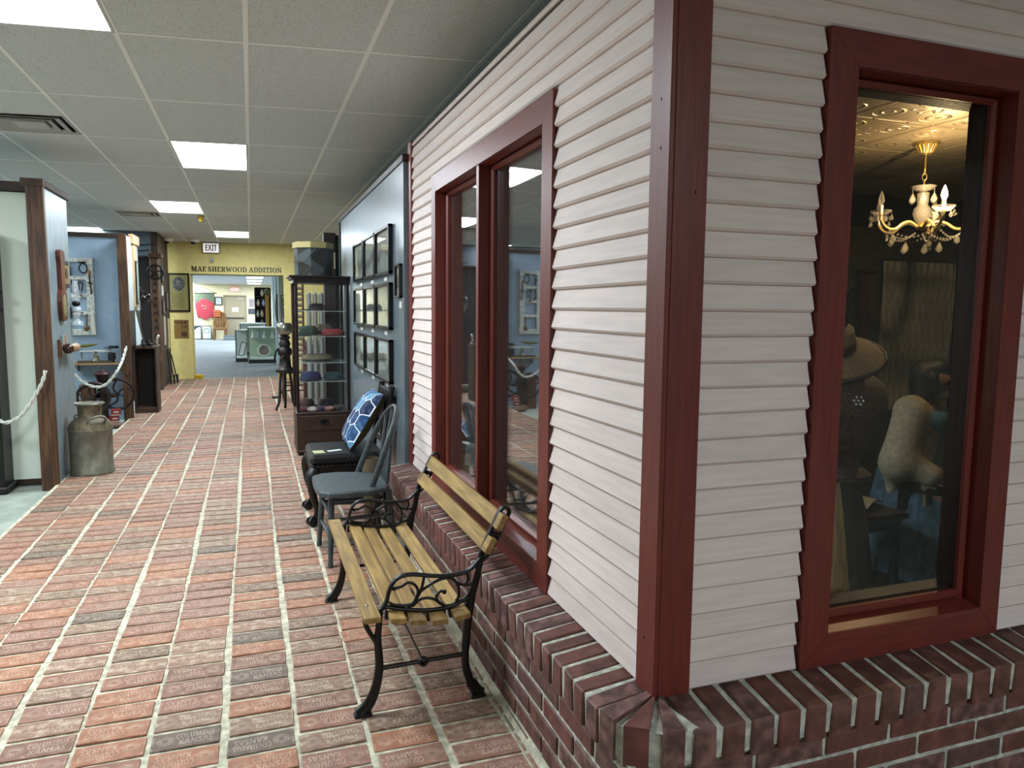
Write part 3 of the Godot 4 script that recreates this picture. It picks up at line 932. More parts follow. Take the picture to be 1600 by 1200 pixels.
func bench() -> void:
	var o := Vector3(0.57, 0, -3.14)
	var t := thing("garden_bench", "wooden slatted garden bench with black cast iron scrollwork arms, before the double window", "bench", o)
	var iron := mottled(Color(0.028, 0.028, 0.030), Color(0.05, 0.05, 0.052), 0.38, Vector3(8, 8, 8), 70)
	var legs_w := [0.013, 0.012, 0.014, 0.015, 0.016, 0.018, 0.022, 0.027]
	for z in [-2.585, -3.70]:
		var front := MB.new()
		var path := flat_path([[0.418, 0.40], [0.414, 0.34], [0.409, 0.29], [0.412, 0.24], [0.414, 0.18], [0.402, 0.11], [0.378, 0.05], [0.340, 0.012]], z, o, 4)
		var r := []
		for i in path.size(): r.append(lerpf(legs_w[mini(i / 4, 7)], legs_w[mini(i / 4 + 1, 7)], (i % 4) / 4.0))
		front.tube(path, r, 10, false, 1.0, 0.8, Vector3.BACK)
		front.tube(flat_path([[0.362, 0.397], [0.366, 0.35], [0.388, 0.305], [0.408, 0.27]], z, o), 0.009, 8, false, 1.0, 1.1, Vector3.BACK)
		front.cbox(Vector3(0.352, 0.008, z) - o, Vector3(0.066, 0.016, 0.042), 0.006)
		obj("front_leg", front, iron, t)
		var rear := MB.new()
		var rp := flat_path([[0.812, 0.585], [0.79, 0.48], [0.768, 0.40], [0.757, 0.33], [0.745, 0.19], [0.749, 0.12], [0.770, 0.06], [0.803, 0.014]], z, o, 4)
		var rr := []
		for i in rp.size(): rr.append([0.013, 0.015, 0.018, 0.017, 0.015, 0.016, 0.022, 0.027, 0.027][mini(i / 4, 8)])
		rear.tube(rp, rr, 10, false, 1.0, 0.8, Vector3.BACK)
		rear.cbox(Vector3(0.795, 0.008, z) - o, Vector3(0.062, 0.016, 0.042), 0.006)
		obj("rear_leg", rear, iron, t)
		var arm := MB.new()
		arm.tube(flat_path([[0.418, 0.392], [0.443, 0.43], [0.45, 0.46], [0.467, 0.498], [0.496, 0.518], [0.54, 0.521], [0.604, 0.509], [0.656, 0.502], [0.712, 0.501], [0.756, 0.512], [0.788, 0.538], [0.810, 0.565]], z, o), 0.010, 10, false, 0.8, 1.25, Vector3.BACK)
		obj("armrest", arm, iron, t)
		var scroll := MB.new()
		var curls := [[[0.470, 0.474], [0.498, 0.479], [0.524, 0.491], [0.549, 0.479], [0.561, 0.452], [0.548, 0.419], [0.523, 0.405], [0.477, 0.411], [0.452, 0.424]], [[0.585, 0.508], [0.57, 0.451], [0.54, 0.407], [0.523, 0.392]],
			[[0.57, 0.451], [0.604, 0.472], [0.647, 0.489], [0.69, 0.488], [0.712, 0.463], [0.719, 0.423], [0.704, 0.39], [0.669, 0.383], [0.638, 0.403], [0.632, 0.425], [0.647, 0.443], [0.662, 0.437]], [[0.54, 0.398], [0.565, 0.419], [0.595, 0.423], [0.625, 0.413], [0.647, 0.393]],
			[[0.695, 0.483], [0.717, 0.465], [0.743, 0.455], [0.785, 0.458]], [[0.75, 0.503], [0.755, 0.476], [0.743, 0.46]], [[0.705, 0.40], [0.73, 0.396], [0.755, 0.415], [0.768, 0.44]]]
		for c in curls: scroll.tube(flat_path(c, z, o), 0.0065, 8, false, 0.9, 1.0, Vector3.BACK)
		scroll.ball(Vector3(0.662, 0.438, z) - o, Vector3(0.009, 0.009, 0.008), 6); scroll.ball(Vector3(0.472, 0.474, z) - o, Vector3(0.010, 0.008, 0.008), 6)
		obj("scrollwork", scroll, iron, t)
		var rail := MB.new()
		rail.tube(flat_path([[0.355, 0.395], [0.40, 0.393], [0.44, 0.408], [0.48, 0.397], [0.523, 0.388], [0.582, 0.377], [0.66, 0.375], [0.713, 0.386], [0.768, 0.41]], z, o), 0.009, 8, false, 0.9, 1.0, Vector3.BACK)
		for q in [[0.474, 0.381, 0.11], [0.547, 0.366, 0.1], [0.628, 0.357, 0.0], [0.714, 0.364, -0.17]]:
			var b := Basis(Vector3.BACK, -q[2])
			for s in [-1, 1]: rail.cbox(Vector3(q[0], q[1], z) - o + b * Vector3(s * 0.034, -0.004, 0), Vector3(0.008, 0.034, 0.022), 0.002, b)
			rail.cbox(Vector3(q[0], q[1], z) - o + b * Vector3(0, -0.018, 0), Vector3(0.07, 0.007, 0.022), 0.002, b)
		obj("seat_rail", rail, iron, t)
		var back := MB.new()
		back.tube(flat_path([[0.803, 0.575], [0.845, 0.662], [0.876, 0.724], [0.892, 0.744], [0.910, 0.744], [0.919, 0.728], [0.912, 0.708]], z, o), 0.009, 8, false, 0.9, 1.5, Vector3.BACK)
		back.tube(flat_path([[0.912, 0.708], [0.884, 0.652], [0.842, 0.572], [0.812, 0.545]], z, o), 0.008, 8, false, 0.9, 1.3, Vector3.BACK)
		back.tube(flat_path([[0.838, 0.652], [0.874, 0.638]], z, o), 0.012, 8, false, 0.9, 1.2, Vector3.BACK)
		obj("back_loop", back, iron, t)
		var st := MB.new()
		st.tube([Vector3(0.415, 0.176, z) - o, Vector3(0.50, 0.177, z) - o, Vector3(0.748, 0.182, z) - o], 0.0095, 8, false, 1.0, 0.9)
		var ringp := []
		for i in 14: ringp.append(Vector3(0.58 + cos(TAU * i / 14) * 0.013, 0.177 + sin(TAU * i / 14) * 0.013, z) - o)
		st.tube(ringp, 0.007, 8, true, 1.0, 1.8, Vector3.BACK)
		obj("stretcher", st, iron, t)
	var rod := MB.new()
	rod.tube([Vector3(0.58, 0.177, -2.56) - o, Vector3(0.58, 0.177, -3.72) - o], 0.004, 8)
	obj("tie_rod", rod, plain(Color(0.16, 0.15, 0.14), 0.4, 0.6), t)
	var woods := []
	for i in 3: woods.append(wood([Color(0.55, 0.44, 0.25), Color(0.57, 0.455, 0.26), Color(0.53, 0.42, 0.24)][i], [Color(0.66, 0.54, 0.33), Color(0.69, 0.565, 0.345), Color(0.64, 0.52, 0.32)][i], 2, 0.42, 80 + i, 7.0))
	var seat := [[0.378, 0.405, 0.0, 0.060], [0.474, 0.381, 0.11, 0.058], [0.547, 0.366, 0.1, 0.060], [0.628, 0.357, 0.0, 0.060], [0.714, 0.364, -0.17, 0.060]]
	for i in 5:
		var q: Array = seat[i]
		var mb := MB.new()
		mb.cbox(Vector3(q[0], q[1], -3.125) - o, Vector3(q[3], 0.022, 1.28 if i == 0 else 1.24), 0.003, Basis(Vector3.BACK, -q[2]))
		obj("seat_slat", mb, woods[i % 3], t)
	for q in [[0.829, 0.613], [0.874, 0.700]]:
		var mb := MB.new()
		mb.cbox(Vector3(q[0], q[1], -3.13) - o, Vector3(0.062, 0.027, 1.20), 0.003, Basis(Vector3.BACK, atan2(0.885, 0.465)))
		obj("back_slat", mb, woods[0], t)
	var bolts := MB.new()
	bolts.ball(Vector3.ZERO, Vector3(0.006, 0.003, 0.006), 6)
	for z in [-2.60, -3.69]: obj("bolt", bolts, plain(Color(0.6, 0.6, 0.58), 0.3, 0.9), t, Vector3(0.373, 0.417, z) - o)

func windsor_chair() -> void:
	var o := Vector3(0.57, 0, -4.45)
	var t := thing("windsor_chair", "gray painted hoop back wooden chair standing just beyond the bench", "chair", o)
	var m := mottled(Color(0.215, 0.245, 0.255), Color(0.285, 0.32, 0.33), 0.45, Vector3(5, 5, 5), 90)
	var edge := PackedVector2Array()
	for p in [[0.336, -4.665], [0.329, -4.50], [0.331, -4.32], [0.345, -4.235], [0.395, -4.193], [0.50, -4.178], [0.622, -4.188], [0.72, -4.235], [0.765, -4.32], [0.778, -4.45], [0.755, -4.58], [0.70, -4.665], [0.617, -4.705], [0.50, -4.735], [0.39, -4.72]]:
		edge.append(Vector2(p[0] - o.x, -(p[1] - o.z)))
	var seat := MB.new()
	seat.prism(edge, 0.038, Transform3D(Basis(Vector3.RIGHT, -PI / 2), Vector3(0, 0.431, 0)), 0.009)
	obj("seat", seat, m, t)
	var feet := [[[0.415, 0.42, -4.28], [0.397, 0, -4.20]], [[0.40, 0.42, -4.62], [0.370, 0, -4.64]], [[0.755, 0.42, -4.30], [0.782, 0, -4.25]], [[0.71, 0.42, -4.60], [0.765, 0, -4.66]]]
	var at := func(i: int, y: float) -> Vector3:
		var a := Vector3(feet[i][0][0], feet[i][0][1], feet[i][0][2]) - o
		var b := Vector3(feet[i][1][0], feet[i][1][1], feet[i][1][2]) - o
		return a.lerp(b, (0.42 - y) / 0.42)
	for i in 4:
		var leg := MB.new()
		leg.tube([at.call(i, 0.42), at.call(i, 0.36), at.call(i, 0.2), at.call(i, 0.05), at.call(i, 0.02), at.call(i, 0.0)], [0.016, 0.019, 0.0185, 0.014, 0.016, 0.0155], 12)
		obj("leg", leg, m, t)
	for q in [[0, 1, 0.30], [0, 1, 0.17], [0, 2, 0.27], [1, 3, 0.27], [2, 3, 0.22]]:
		var s := MB.new()
		s.tube([at.call(q[0], q[2]), at.call(q[0], q[2]).lerp(at.call(q[1], q[2]), 0.5), at.call(q[1], q[2])], [0.008, 0.0115, 0.008], 10)
		obj("stretcher", s, m, t)
	var bow := MB.new()
	var bp := smooth_path([[0.628, 0.445, -4.712], [0.70, 0.615, -4.705], [0.765, 0.765, -4.665], [0.812, 0.865, -4.58], [0.830, 0.902, -4.45], [0.814, 0.868, -4.335], [0.768, 0.765, -4.275], [0.71, 0.615, -4.258], [0.650, 0.445, -4.27]].map(func(p): return Vector3(p[0], p[1], p[2]) - o), 5)
	bow.tube(bp, 0.0165, 10, false, 0.75, 1.15, Vector3.LEFT)
	obj("hoop", bow, m, t)
	for k in 5:
		var zb := -4.315 - 0.068 * k
		var best := Vector3.ZERO
		for p in bp:
			if p.y > 0.35 and absf(p.z + o.z - (zb * 1.25 + 4.45 * 0.25)) < absf(best.z + o.z - (zb * 1.25 + 4.45 * 0.25)) or best == Vector3.ZERO: best = p
		var a := Vector3(0.748, 0.445, zb) - o
		var s := MB.new()
		s.tube([a, a.lerp(best, 0.3), a.lerp(best, 0.7), best], [0.009, 0.0125, 0.0105, 0.008], 10)
		obj("spindle", s, m, t)

func dark_chair() -> void:
	var o := Vector3(0.61, 0, -5.30)
	var t := thing("side_chair", "dark wooden chair with a black leather seat and ball and claw feet", "chair", o)
	var wd := wood(Color(0.025, 0.018, 0.014), Color(0.06, 0.042, 0.03), 1, 0.35, 95)
	var leather := mottled(Color(0.060, 0.066, 0.070), Color(0.10, 0.105, 0.11), 0.38, Vector3(4, 4, 4), 96, 0.0, 0.1)
	var seat := MB.new()
	seat.cbox(Vector3(0, 0.465, 0), Vector3(0.51, 0.075, 0.52), 0.022)
	obj("seat", seat, leather, t)
	var ap := MB.new()
	ap.cbox(Vector3(0, 0.395, 0), Vector3(0.50, 0.075, 0.50), 0.008)
	obj("apron", ap, wd, t)
	var beads := MB.new()
	for i in 16:
		beads.ball(Vector3(-0.235 + i * 0.031, 0.425, 0.258), Vector3(0.009, 0.007, 0.006), 4); beads.ball(Vector3(-0.258, 0.425, -0.235 + i * 0.031), Vector3(0.006, 0.007, 0.009), 4)
	obj("carved_edge", beads, wd, t)
	for s in [[-1, 1], [-1, -1]]:
		var leg := MB.new()
		var x: float = s[0] * 0.225
		var z: float = s[1] * 0.225
		leg.tube(smooth_path([Vector3(x, 0.40, z), Vector3(x - 0.02, 0.34, z + s[1] * 0.02), Vector3(x - 0.018, 0.24, z + s[1] * 0.018), Vector3(x + 0.01, 0.12, z - s[1] * 0.006), Vector3(x + 0.004, 0.06, z)]), [0.036, 0.042, 0.046, 0.047, 0.045, 0.042, 0.038, 0.035, 0.032, 0.030, 0.028, 0.026, 0.024, 0.022, 0.021, 0.020, 0.020, 0.020, 0.021, 0.024, 0.026], 12)
		obj("front_leg", leg, wd, t)
		var foot := MB.new()
		foot.ball(Vector3(x - 0.02, 0.034, z), Vector3(0.036, 0.034, 0.036), 8)
		for c in 4:
			var a := TAU * c / 4 + 0.4
			foot.tube(smooth_path([Vector3(x - 0.01, 0.075, z), Vector3(x - 0.02 + cos(a) * 0.034, 0.055, z + sin(a) * 0.034), Vector3(x - 0.02 + cos(a) * 0.037, 0.02, z + sin(a) * 0.037)], 3), 0.008, 6)
		obj("claw_foot", foot, wd, t)
	for s in [-1, 1]:
		var p := MB.new()
		var z: float = s * 0.21
		p.tube(smooth_path([Vector3(0.29, 0.0, z), Vector3(0.245, 0.25, z), Vector3(0.245, 0.46, z), Vector3(0.28, 0.72, z), Vector3(0.315, 0.955, z)]), 0.024, 8, false, 0.9, 1.3, Vector3.BACK)
		obj("rear_post", p, wd, t)
	var cr := MB.new()
	cr.cbox(Vector3(0.300, 0.88, 0), Vector3(0.025, 0.10, 0.42), 0.006, Basis(Vector3.BACK, -0.14))
	obj("back_rail", cr, wd, t)
	var cr2 := MB.new()
	cr2.cbox(Vector3(0.255, 0.57, 0), Vector3(0.022, 0.05, 0.42), 0.006, Basis(Vector3.BACK, -0.12))
	obj("back_rail", cr2, wd, t)
	var sp := MB.new()
	sp.cbox(Vector3(0.277, 0.72, 0), Vector3(0.016, 0.30, 0.16), 0.004, Basis(Vector3.BACK, -0.13))
	obj("back_splat", sp, wd, t)
	for y in [0.17]:
		var s := MB.new()
		s.tube([Vector3(-0.2, y, 0.215), Vector3(0.26, y, 0.215)], 0.013, 8); s.tube([Vector3(-0.2, y, -0.215), Vector3(0.26, y, -0.215)], 0.013, 8); s.tube([Vector3(0.02, y, -0.215), Vector3(0.02, y, 0.215)], 0.013, 8)
		obj("stretcher", s, wd, t)

	# cushion, cards and basket
	var cu := thing("cushion", "blue and white hexagon print cushion leaning on the dark chair back", "cushion", Vector3(0.744, 0.712, -5.30))
	cu.transform.basis = Basis(Vector3(0, 0, 1), Vector3(0.53, 0.85, 0).normalized(), Vector3(-0.85, 0.53, 0).normalized())
	var img := Image.create(256, 256, false, Image.FORMAT_RGB8)
	var seeds := []
	for i in 5:
		for j in 5: seeds.append([Vector2(i * 66 - 10 + (33 if j % 2 else 0), j * 60 - 4), [Color(0.03, 0.11, 0.27), Color(0.07, 0.25, 0.44), Color(0.30, 0.52, 0.65), Color(0.04, 0.16, 0.35), Color(0.11, 0.33, 0.53)][(i * 3 + j * 2) % 5]])
	var nz := FastNoiseLite.new()
	nz.frequency = 0.03
	for y in 256:
		for x in 256:
			var d1 := 1e9
			var d2 := 1e9
			var c := Color.WHITE
			for s in seeds:
				var d := Vector2(x, y).distance_to(s[0])
				if d < d1: d2 = d1; d1 = d; c = s[1]
				elif d < d2: d2 = d
			img.set_pixel(x, y, Color(0.86, 0.90, 0.93) if d2 - d1 < 4.5 else c.lightened(clampf(0.05 + nz.get_noise_2d(x * 2, y) * 0.4, 0, 0.4)))
	var print_m := StandardMaterial3D.new()
	print_m.albedo_texture = ImageTexture.create_from_image(img); print_m.roughness = 0.8
	for side in [1, -1]:
		var P := []
		for i in 15:
			var row := []
			for j in 15:
				var u := j / 7.0 - 1.0
				var v := i / 7.0 - 1.0
				var th := 0.075 * pow(maxf(0.0, (1.0 - pow(absf(u), 3.0)) * (1.0 - pow(absf(v), 3.0))), 0.5)
				var pull := 1.0 - 0.07 * (1.0 - pow(absf(u * v), 0.5))
				row.append(Vector3(u * 0.225 * pull, v * 0.225 * pull, side * th))
			P.append(row)
		var mb := MB.new()
		mb.grid(P)
		obj("printed_cover" if side == 1 else "back_cover", mb, print_m if side == 1 else mottled(Color(0.25, 0.22, 0.13), Color(0.36, 0.32, 0.20), 0.9, Vector3(8, 8, 8), 97), cu)
	var card := MB.new()
	card.cbox(Vector3(0, 0.0015, 0), Vector3(0.075, 0.003, 0.10), 0.0008, Basis(Vector3.UP, 0.1))
	var co := single("card", card, plain(Color(0.72, 0.70, 0.52), 0.7), "small cream card lying on the black leather seat", "card")
	co.position = Vector3(0.42, 0.5027, -5.16)
	var strip := MB.new()
	strip.cbox(Vector3(0, 0.002, 0), Vector3(0.10, 0.003, 0.045), 0.0008, Basis(Vector3.UP, 0.35))
	var so := single("tag", strip, plain(Color(0.80, 0.82, 0.80), 0.7), "white paper tag on the leather seat, at the foot of the blue cushion", "tag")
	so.position = Vector3(0.53, 0.503, -5.18)
	var bk := thing("basket", "tan wicker basket with a thin wire handle between the two chairs", "basket", Vector3(0.742, 0, -4.90))
	var body := MB.new()
	body.lathe([Vector2(0.001, 0.0), Vector2(0.045, 0.0), Vector2(0.055, 0.25), Vector2(0.062, 0.49), Vector2(0.056, 0.495), Vector2(0.05, 0.3)], 18)
	obj("body", body, mottled(Color(0.26, 0.21, 0.15), Color(0.42, 0.36, 0.27), 0.9, Vector3(20, 40, 20), 98, 0.0, 0.2), bk)
	var hd := MB.new()
	hd.tube(smooth_path([Vector3(-0.05, 0.48, 0), Vector3(-0.12, 0.53, 0.01), Vector3(-0.16, 0.49, 0.02), Vector3(-0.175, 0.43, 0.02)]), 0.003, 6); hd.tube(smooth_path([Vector3(-0.04, 0.49, 0.02), Vector3(0.0, 0.54, 0.03), Vector3(0.05, 0.50, 0.02), Vector3(0.06, 0.46, 0.01)]), 0.003, 6)
	obj("wire_handle", hd, plain(Color(0.10, 0.09, 0.08), 0.4, 0.7), bk)

# ---------------------------------------------------------------- the gray partition with nine pictures

func gray_partition() -> void:
	var t := thing("wall_partition", "glossy blue gray partition wall beyond the pink house, hung with nine black frames", "wall", Vector3.ZERO, 0, "", "structure")
	var gray := mottled(Color(0.36, 0.41, 0.44), Color(0.43, 0.48, 0.505), 0.30, Vector3(2.5, 0.5, 2.5), 100, 0.0, 0.05)
	var dark := wood(Color(0.13, 0.085, 0.065), Color(0.22, 0.15, 0.12), 2, 0.5, 101)
	var w := MB.new()
	w.span(Vector3(0.955, -0.05, -8.34), Vector3(1.06, 2.455, -4.80))
	obj("panel", w, gray, t)
	var c := MB.new()
	c.cbox(Vector3(1.0, 2.478, -6.57), Vector3(0.11, 0.046, 3.58), 0.004)
	obj("cap_board", c, dark, t)
	var e := MB.new()
	e.cbox(Vector3(1.0, 1.2, -8.355), Vector3(0.12, 2.5, 0.03), 0.003)
	obj("edge_board", e, plain(Color(0.03, 0.03, 0.03), 0.5), t)
	var cols := [[-7.105, -6.47, "farthest"], [-6.44, -5.855, "middle"], [-5.825, -5.19, "nearest"]]
	var rows := [[1.752, 2.10, "top"], [1.352, 1.69, "middle"], [0.962, 1.283, "bottom"]]
	var black := plain(Color(0.015, 0.015, 0.015), 0.3)
	var k := 0
	for r in rows:
		for q in cols:
			var img := Image.create(96, 64, false, Image.FORMAT_RGB8)
			var nz := FastNoiseLite.new()
			nz.seed = 300 + k; nz.frequency = 0.02
			for y in 64:
				for x in 96:
					var band := clampf(1.0 - absf(y - 38.0 + nz.get_noise_2d(x, 0) * 20.0) / 12.0, 0, 1)
					var l := 0.50 - 0.26 * band + 0.10 * nz.get_noise_2d(x, y)
					img.set_pixel(x, y, Color(l * 0.96, l * 1.0, l * 0.9))
			var cz: float = (q[0] + q[1]) * 0.5
			var cy: float = (r[0] + r[1]) * 0.5
			var hz: float = (q[1] - q[0]) * 0.5
			var hy: float = (r[1] - r[0]) * 0.5
			var f := thing("framed_picture", "black framed landscape photograph, %s of the %s row on the gray wall" % [q[2], r[2]], "picture", Vector3(0.955, cy, cz), 0, "nine black frames on the gray wall")
			var fr := MB.new()
			var b := 0.022
			for s in [-1, 1]:
				fr.cbox(Vector3(-0.016, s * (hy - b / 2), 0), Vector3(0.032, b, hz * 2), 0.003); fr.cbox(Vector3(-0.016, 0, s * (hz - b / 2)), Vector3(0.032, hy * 2, b), 0.003)
			obj("frame", fr, black, f)
			var pr := MB.new()
			pr.span(Vector3(-0.012, -hy + b, -hz + b), Vector3(-0.001, hy - b, hz - b))
			obj("photograph", pr, picture(img, 0.6, 2 * (hz - b), 2 * (hy - b)), f)
			obj("glass", pane_mesh_x(-0.018, -hy + b, hy - b, -hz + b, hz - b), glass(0.01), f)
			var cap := MB.new()
			cap.cbox(Vector3.ZERO, Vector3(0.004, 0.028, 0.12), 0.0008)
			var co := single("caption_card", cap, plain(Color(0.80, 0.80, 0.77), 0.7), "small white caption card under the %s frame of the %s row" % [q[2], r[2]], "caption card", "caption cards on the gray wall")
			co.position = Vector3(0.952, r[0] - 0.03, cz + 0.04)
			k += 1
	var f2 := thing("framed_picture", "small narrow black framed print hanging alone on the gray wall, nearest the pink house", "picture", Vector3(0.955, 1.69, -4.93))
	var fr2 := MB.new()
	for s in [-1, 1]:
		fr2.cbox(Vector3(-0.012, s * 0.105, 0), Vector3(0.024, 0.016, 0.17), 0.003); fr2.cbox(Vector3(-0.012, 0, s * 0.077), Vector3(0.024, 0.226, 0.016), 0.003)
	obj("frame", fr2, black, f2)
	var im2 := Image.create(48, 64, false, Image.FORMAT_RGB8)
	var n2 := FastNoiseLite.new()
	n2.frequency = 0.12
	for y in 64:
		for x in 48:
			var l := 0.42 + n2.get_noise_2d(x, y) * 0.45 - (0.15 if y > 20 and y < 46 else 0.0)
			im2.set_pixel(x, y, Color(l, l * 0.97, l * 0.85))
	var p2 := MB.new()
	p2.span(Vector3(-0.010, -0.098, -0.07), Vector3(-0.001, 0.098, 0.07))
	obj("print", p2, picture(im2, 0.5, 0.14, 0.196), f2)
	var cc := MB.new()
	cc.cbox(Vector3.ZERO, Vector3(0.004, 0.045, 0.08), 0.0008)
	var c2 := single("caption_card", cc, plain(Color(0.80, 0.80, 0.77), 0.7), "white caption card with a hanging tag under the small narrow print", "caption card")
	c2.position = Vector3(0.952, 1.53, -4.90)

# ---------------------------------------------------------------- glass cabinet of hats and what stands behind it

func hat(called: String, label: String, m: Material, at: Vector3, r: float, h: float, brim: float, squash := 1.0, tilt := 0.0) -> Node3D:
	var t := thing(called, label, "hat", at, 0, "hats in the glass cabinet")
	t.rotation.z = tilt
	var crown := MB.new()
	crown.lathe([Vector2(r, 0.0), Vector2(r * 1.02, h * 0.3), Vector2(r * 0.95, h * 0.7), Vector2(r * 0.75, h * 0.95), Vector2(r * 0.3, h), Vector2(0.0, h * 0.98)], 24, Transform3D(Basis.from_scale(Vector3(1, 1, squash)), Vector3.ZERO), 0.3)
	obj("crown", crown, m, t)
	if brim > r:
		var b := MB.new()
		b.lathe([Vector2(r * 0.9, 0.0), Vector2(brim, 0.004), Vector2(brim + 0.004, 0.009), Vector2(brim, 0.013), Vector2(r * 0.9, 0.014)], 28, Transform3D(Basis.from_scale(Vector3(1, 1, squash)), Vector3.ZERO), 0.3)
		obj("brim", b, m, t)
	var band := MB.new()
	band.lathe([Vector2(r * 1.005, h * 0.08), Vector2(r * 1.035, h * 0.12), Vector2(r * 1.035, h * 0.3), Vector2(r * 1.005, h * 0.34)], 24, Transform3D(Basis.from_scale(Vector3(1, 1, squash)), Vector3.ZERO))
	obj("band", band, plain(Color(0.05, 0.05, 0.06), 0.5), t)
	return t

func display_cabinet() -> void:
	var o := Vector3(0.68, 0, -7.87)
	var t := thing("display_cabinet", "tall narrow glass display cabinet of hats on a wooden drawer base", "cabinet", o)
	var base_m := wood(Color(0.13, 0.075, 0.045), Color(0.24, 0.15, 0.095), 0, 0.45, 110)
	var dark := wood(Color(0.065, 0.03, 0.026), Color(0.12, 0.055, 0.048), 1, 0.3, 111)
	var b := MB.new()
	b.cbox(Vector3(0, 0.235, 0), Vector3(0.54, 0.39, 0.56), 0.006)
	obj("base", b, base_m, t)
	var mold := MB.new()
	mold.cbox(Vector3(0, 0.437, 0), Vector3(0.555, 0.02, 0.575), 0.005)
	obj("base_molding", mold, base_m, t)
	var mold2 := MB.new()
	mold2.cbox(Vector3(0, 0.047, 0), Vector3(0.55, 0.025, 0.57), 0.005)
	obj("base_molding", mold2, base_m, t)
	var dr := MB.new()
	dr.cbox(Vector3(0, 0.335, 0.283), Vector3(0.49, 0.155, 0.012), 0.004)
	var d := obj("drawer", dr, base_m, t)
	var pull := MB.new()
	pull.cbox(Vector3(0, 0.35, 0.292), Vector3(0.085, 0.05, 0.006), 0.002)
	pull.tube(smooth_path([Vector3(-0.035, 0.355, 0.295), Vector3(-0.03, 0.33, 0.308), Vector3(0, 0.322, 0.312), Vector3(0.03, 0.33, 0.308), Vector3(0.035, 0.355, 0.295)]), 0.005, 6)
	obj("drawer_pull", pull, plain(Color(0.02, 0.02, 0.02), 0.4, 0.5), d)
	for s in [[-1, -1], [1, -1], [1, 1], [-1, 1]]:
		var f := MB.new()
		f.lathe([Vector2(0.0, 0.0), Vector2(0.018, 0.0), Vector2(0.024, 0.02), Vector2(0.02, 0.036)], 10, Transform3D(Basis.IDENTITY, Vector3(s[0] * 0.24, 0, s[1] * 0.25)))
		obj("foot", f, dark, t)
		var p := MB.new()
		p.cbox(Vector3(s[0] * 0.252, 1.10, s[1] * 0.262), Vector3(0.028, 1.32, 0.028), 0.004)
		obj("corner_post", p, dark, t)
	var top := MB.new()
	top.cbox(Vector3(0, 1.775, 0), Vector3(0.55, 0.04, 0.57), 0.005); top.cbox(Vector3(0, 1.80, 0), Vector3(0.60, 0.02, 0.62), 0.006); top.cbox(Vector3(0, 1.818, 0), Vector3(0.64, 0.018, 0.66), 0.006)
	obj("cornice", top, dark, t)
	var g := glass(0.008)
	var pf := MB.new()
	pf.flat([Vector3(-0.24, 0.448, 0.262), Vector3(0.24, 0.448, 0.262), Vector3(0.24, 1.757, 0.262), Vector3(-0.24, 1.757, 0.262)], Vector3(0, 1, -1))
	obj("front_glass", pf, g, t)
	obj("side_glass", pane_mesh_x(-0.252, 0.448, 1.757, -0.25, 0.25), g, t)
	for y in [0.76, 0.952, 1.22, 1.478]:
		var s := MB.new()
		s.cbox(Vector3(0, y - 0.005, 0), Vector3(0.472, 0.007, 0.50), 0.001)
		obj("glass_shelf", s, glass(0.30, 0.1, Color(0.75, 0.85, 0.82)), t)
	var floor_ := MB.new()
	floor_.span(Vector3(-0.25, 0.4475, -0.26), Vector3(0.25, 0.452, 0.26))
	obj("case_floor", floor_, plain(Color(0.18, 0.14, 0.12), 0.7), t)
	# the hats
	var y1 := 1.2235
	var f := func(c: Color, s: int) -> Material: return mottled(c, c.lightened(0.12), 0.85, Vector3(12, 12, 12), s, 0.0, 0.1)
	hat("hat", "black brimmed hat on the topmost glass shelf of the hat cabinet", f.call(Color(0.018, 0.018, 0.02), 120), Vector3(0.645, 1.4785, -7.80), 0.085, 0.075, 0.165, 1.0)
	hat("hat", "dark green felt hat at the left of the second glass shelf", f.call(Color(0.03, 0.13, 0.075), 121), Vector3(0.555, y1, -7.78), 0.095, 0.10, 0.115, 1.3, 0.06)
	hat("hat", "flat bright red felt hat at the right of the second glass shelf", f.call(Color(0.40, 0.02, 0.035), 122), Vector3(0.795, y1, -7.76), 0.118, 0.07, 0.122, 1.1)
	hat("hat", "beige knitted hat behind the red hat", f.call(Color(0.45, 0.41, 0.33), 123), Vector3(0.73, y1, -8.00), 0.09, 0.115, 0.0)
	hat("hat", "speckled tan fur hat on the glass shelf above the navy hat", mottled(Color(0.30, 0.26, 0.18), Color(0.62, 0.57, 0.45), 0.95, Vector3(30, 30, 30), 124, 0.0, 0.5), Vector3(0.64, 0.9555, -7.82), 0.155, 0.075, 0.0, 0.9)
	hat("hat", "navy blue hat at the left of the lower glass shelf", f.call(Color(0.03, 0.04, 0.22), 125), Vector3(0.565, 0.763, -7.77), 0.105, 0.085, 0.115, 1.2)
	hat("hat", "dark teal hat at the right of the lower glass shelf", f.call(Color(0.02, 0.17, 0.18), 126), Vector3(0.80, 0.763, -7.80), 0.10, 0.075, 0.112, 1.2, -0.08)
	hat("hat", "brown straw hat on the floor of the hat cabinet", f.call(Color(0.20, 0.10, 0.06), 127), Vector3(0.535, 0.4555, -7.95), 0.08, 0.09, 0.11, 1.0, 0.1)
	hat("hat", "black felt bowler hat on the floor of the hat cabinet", f.call(Color(0.02, 0.02, 0.025), 128), Vector3(0.735, 0.4555, -7.86), 0.08, 0.10, 0.1)
	var cols := [Color(0.32, 0.12, 0.14), Color(0.55, 0.50, 0.47), Color(0.22, 0.12, 0.2), Color(0.45, 0.30, 0.28), Color(0.16, 0.1, 0.1)]
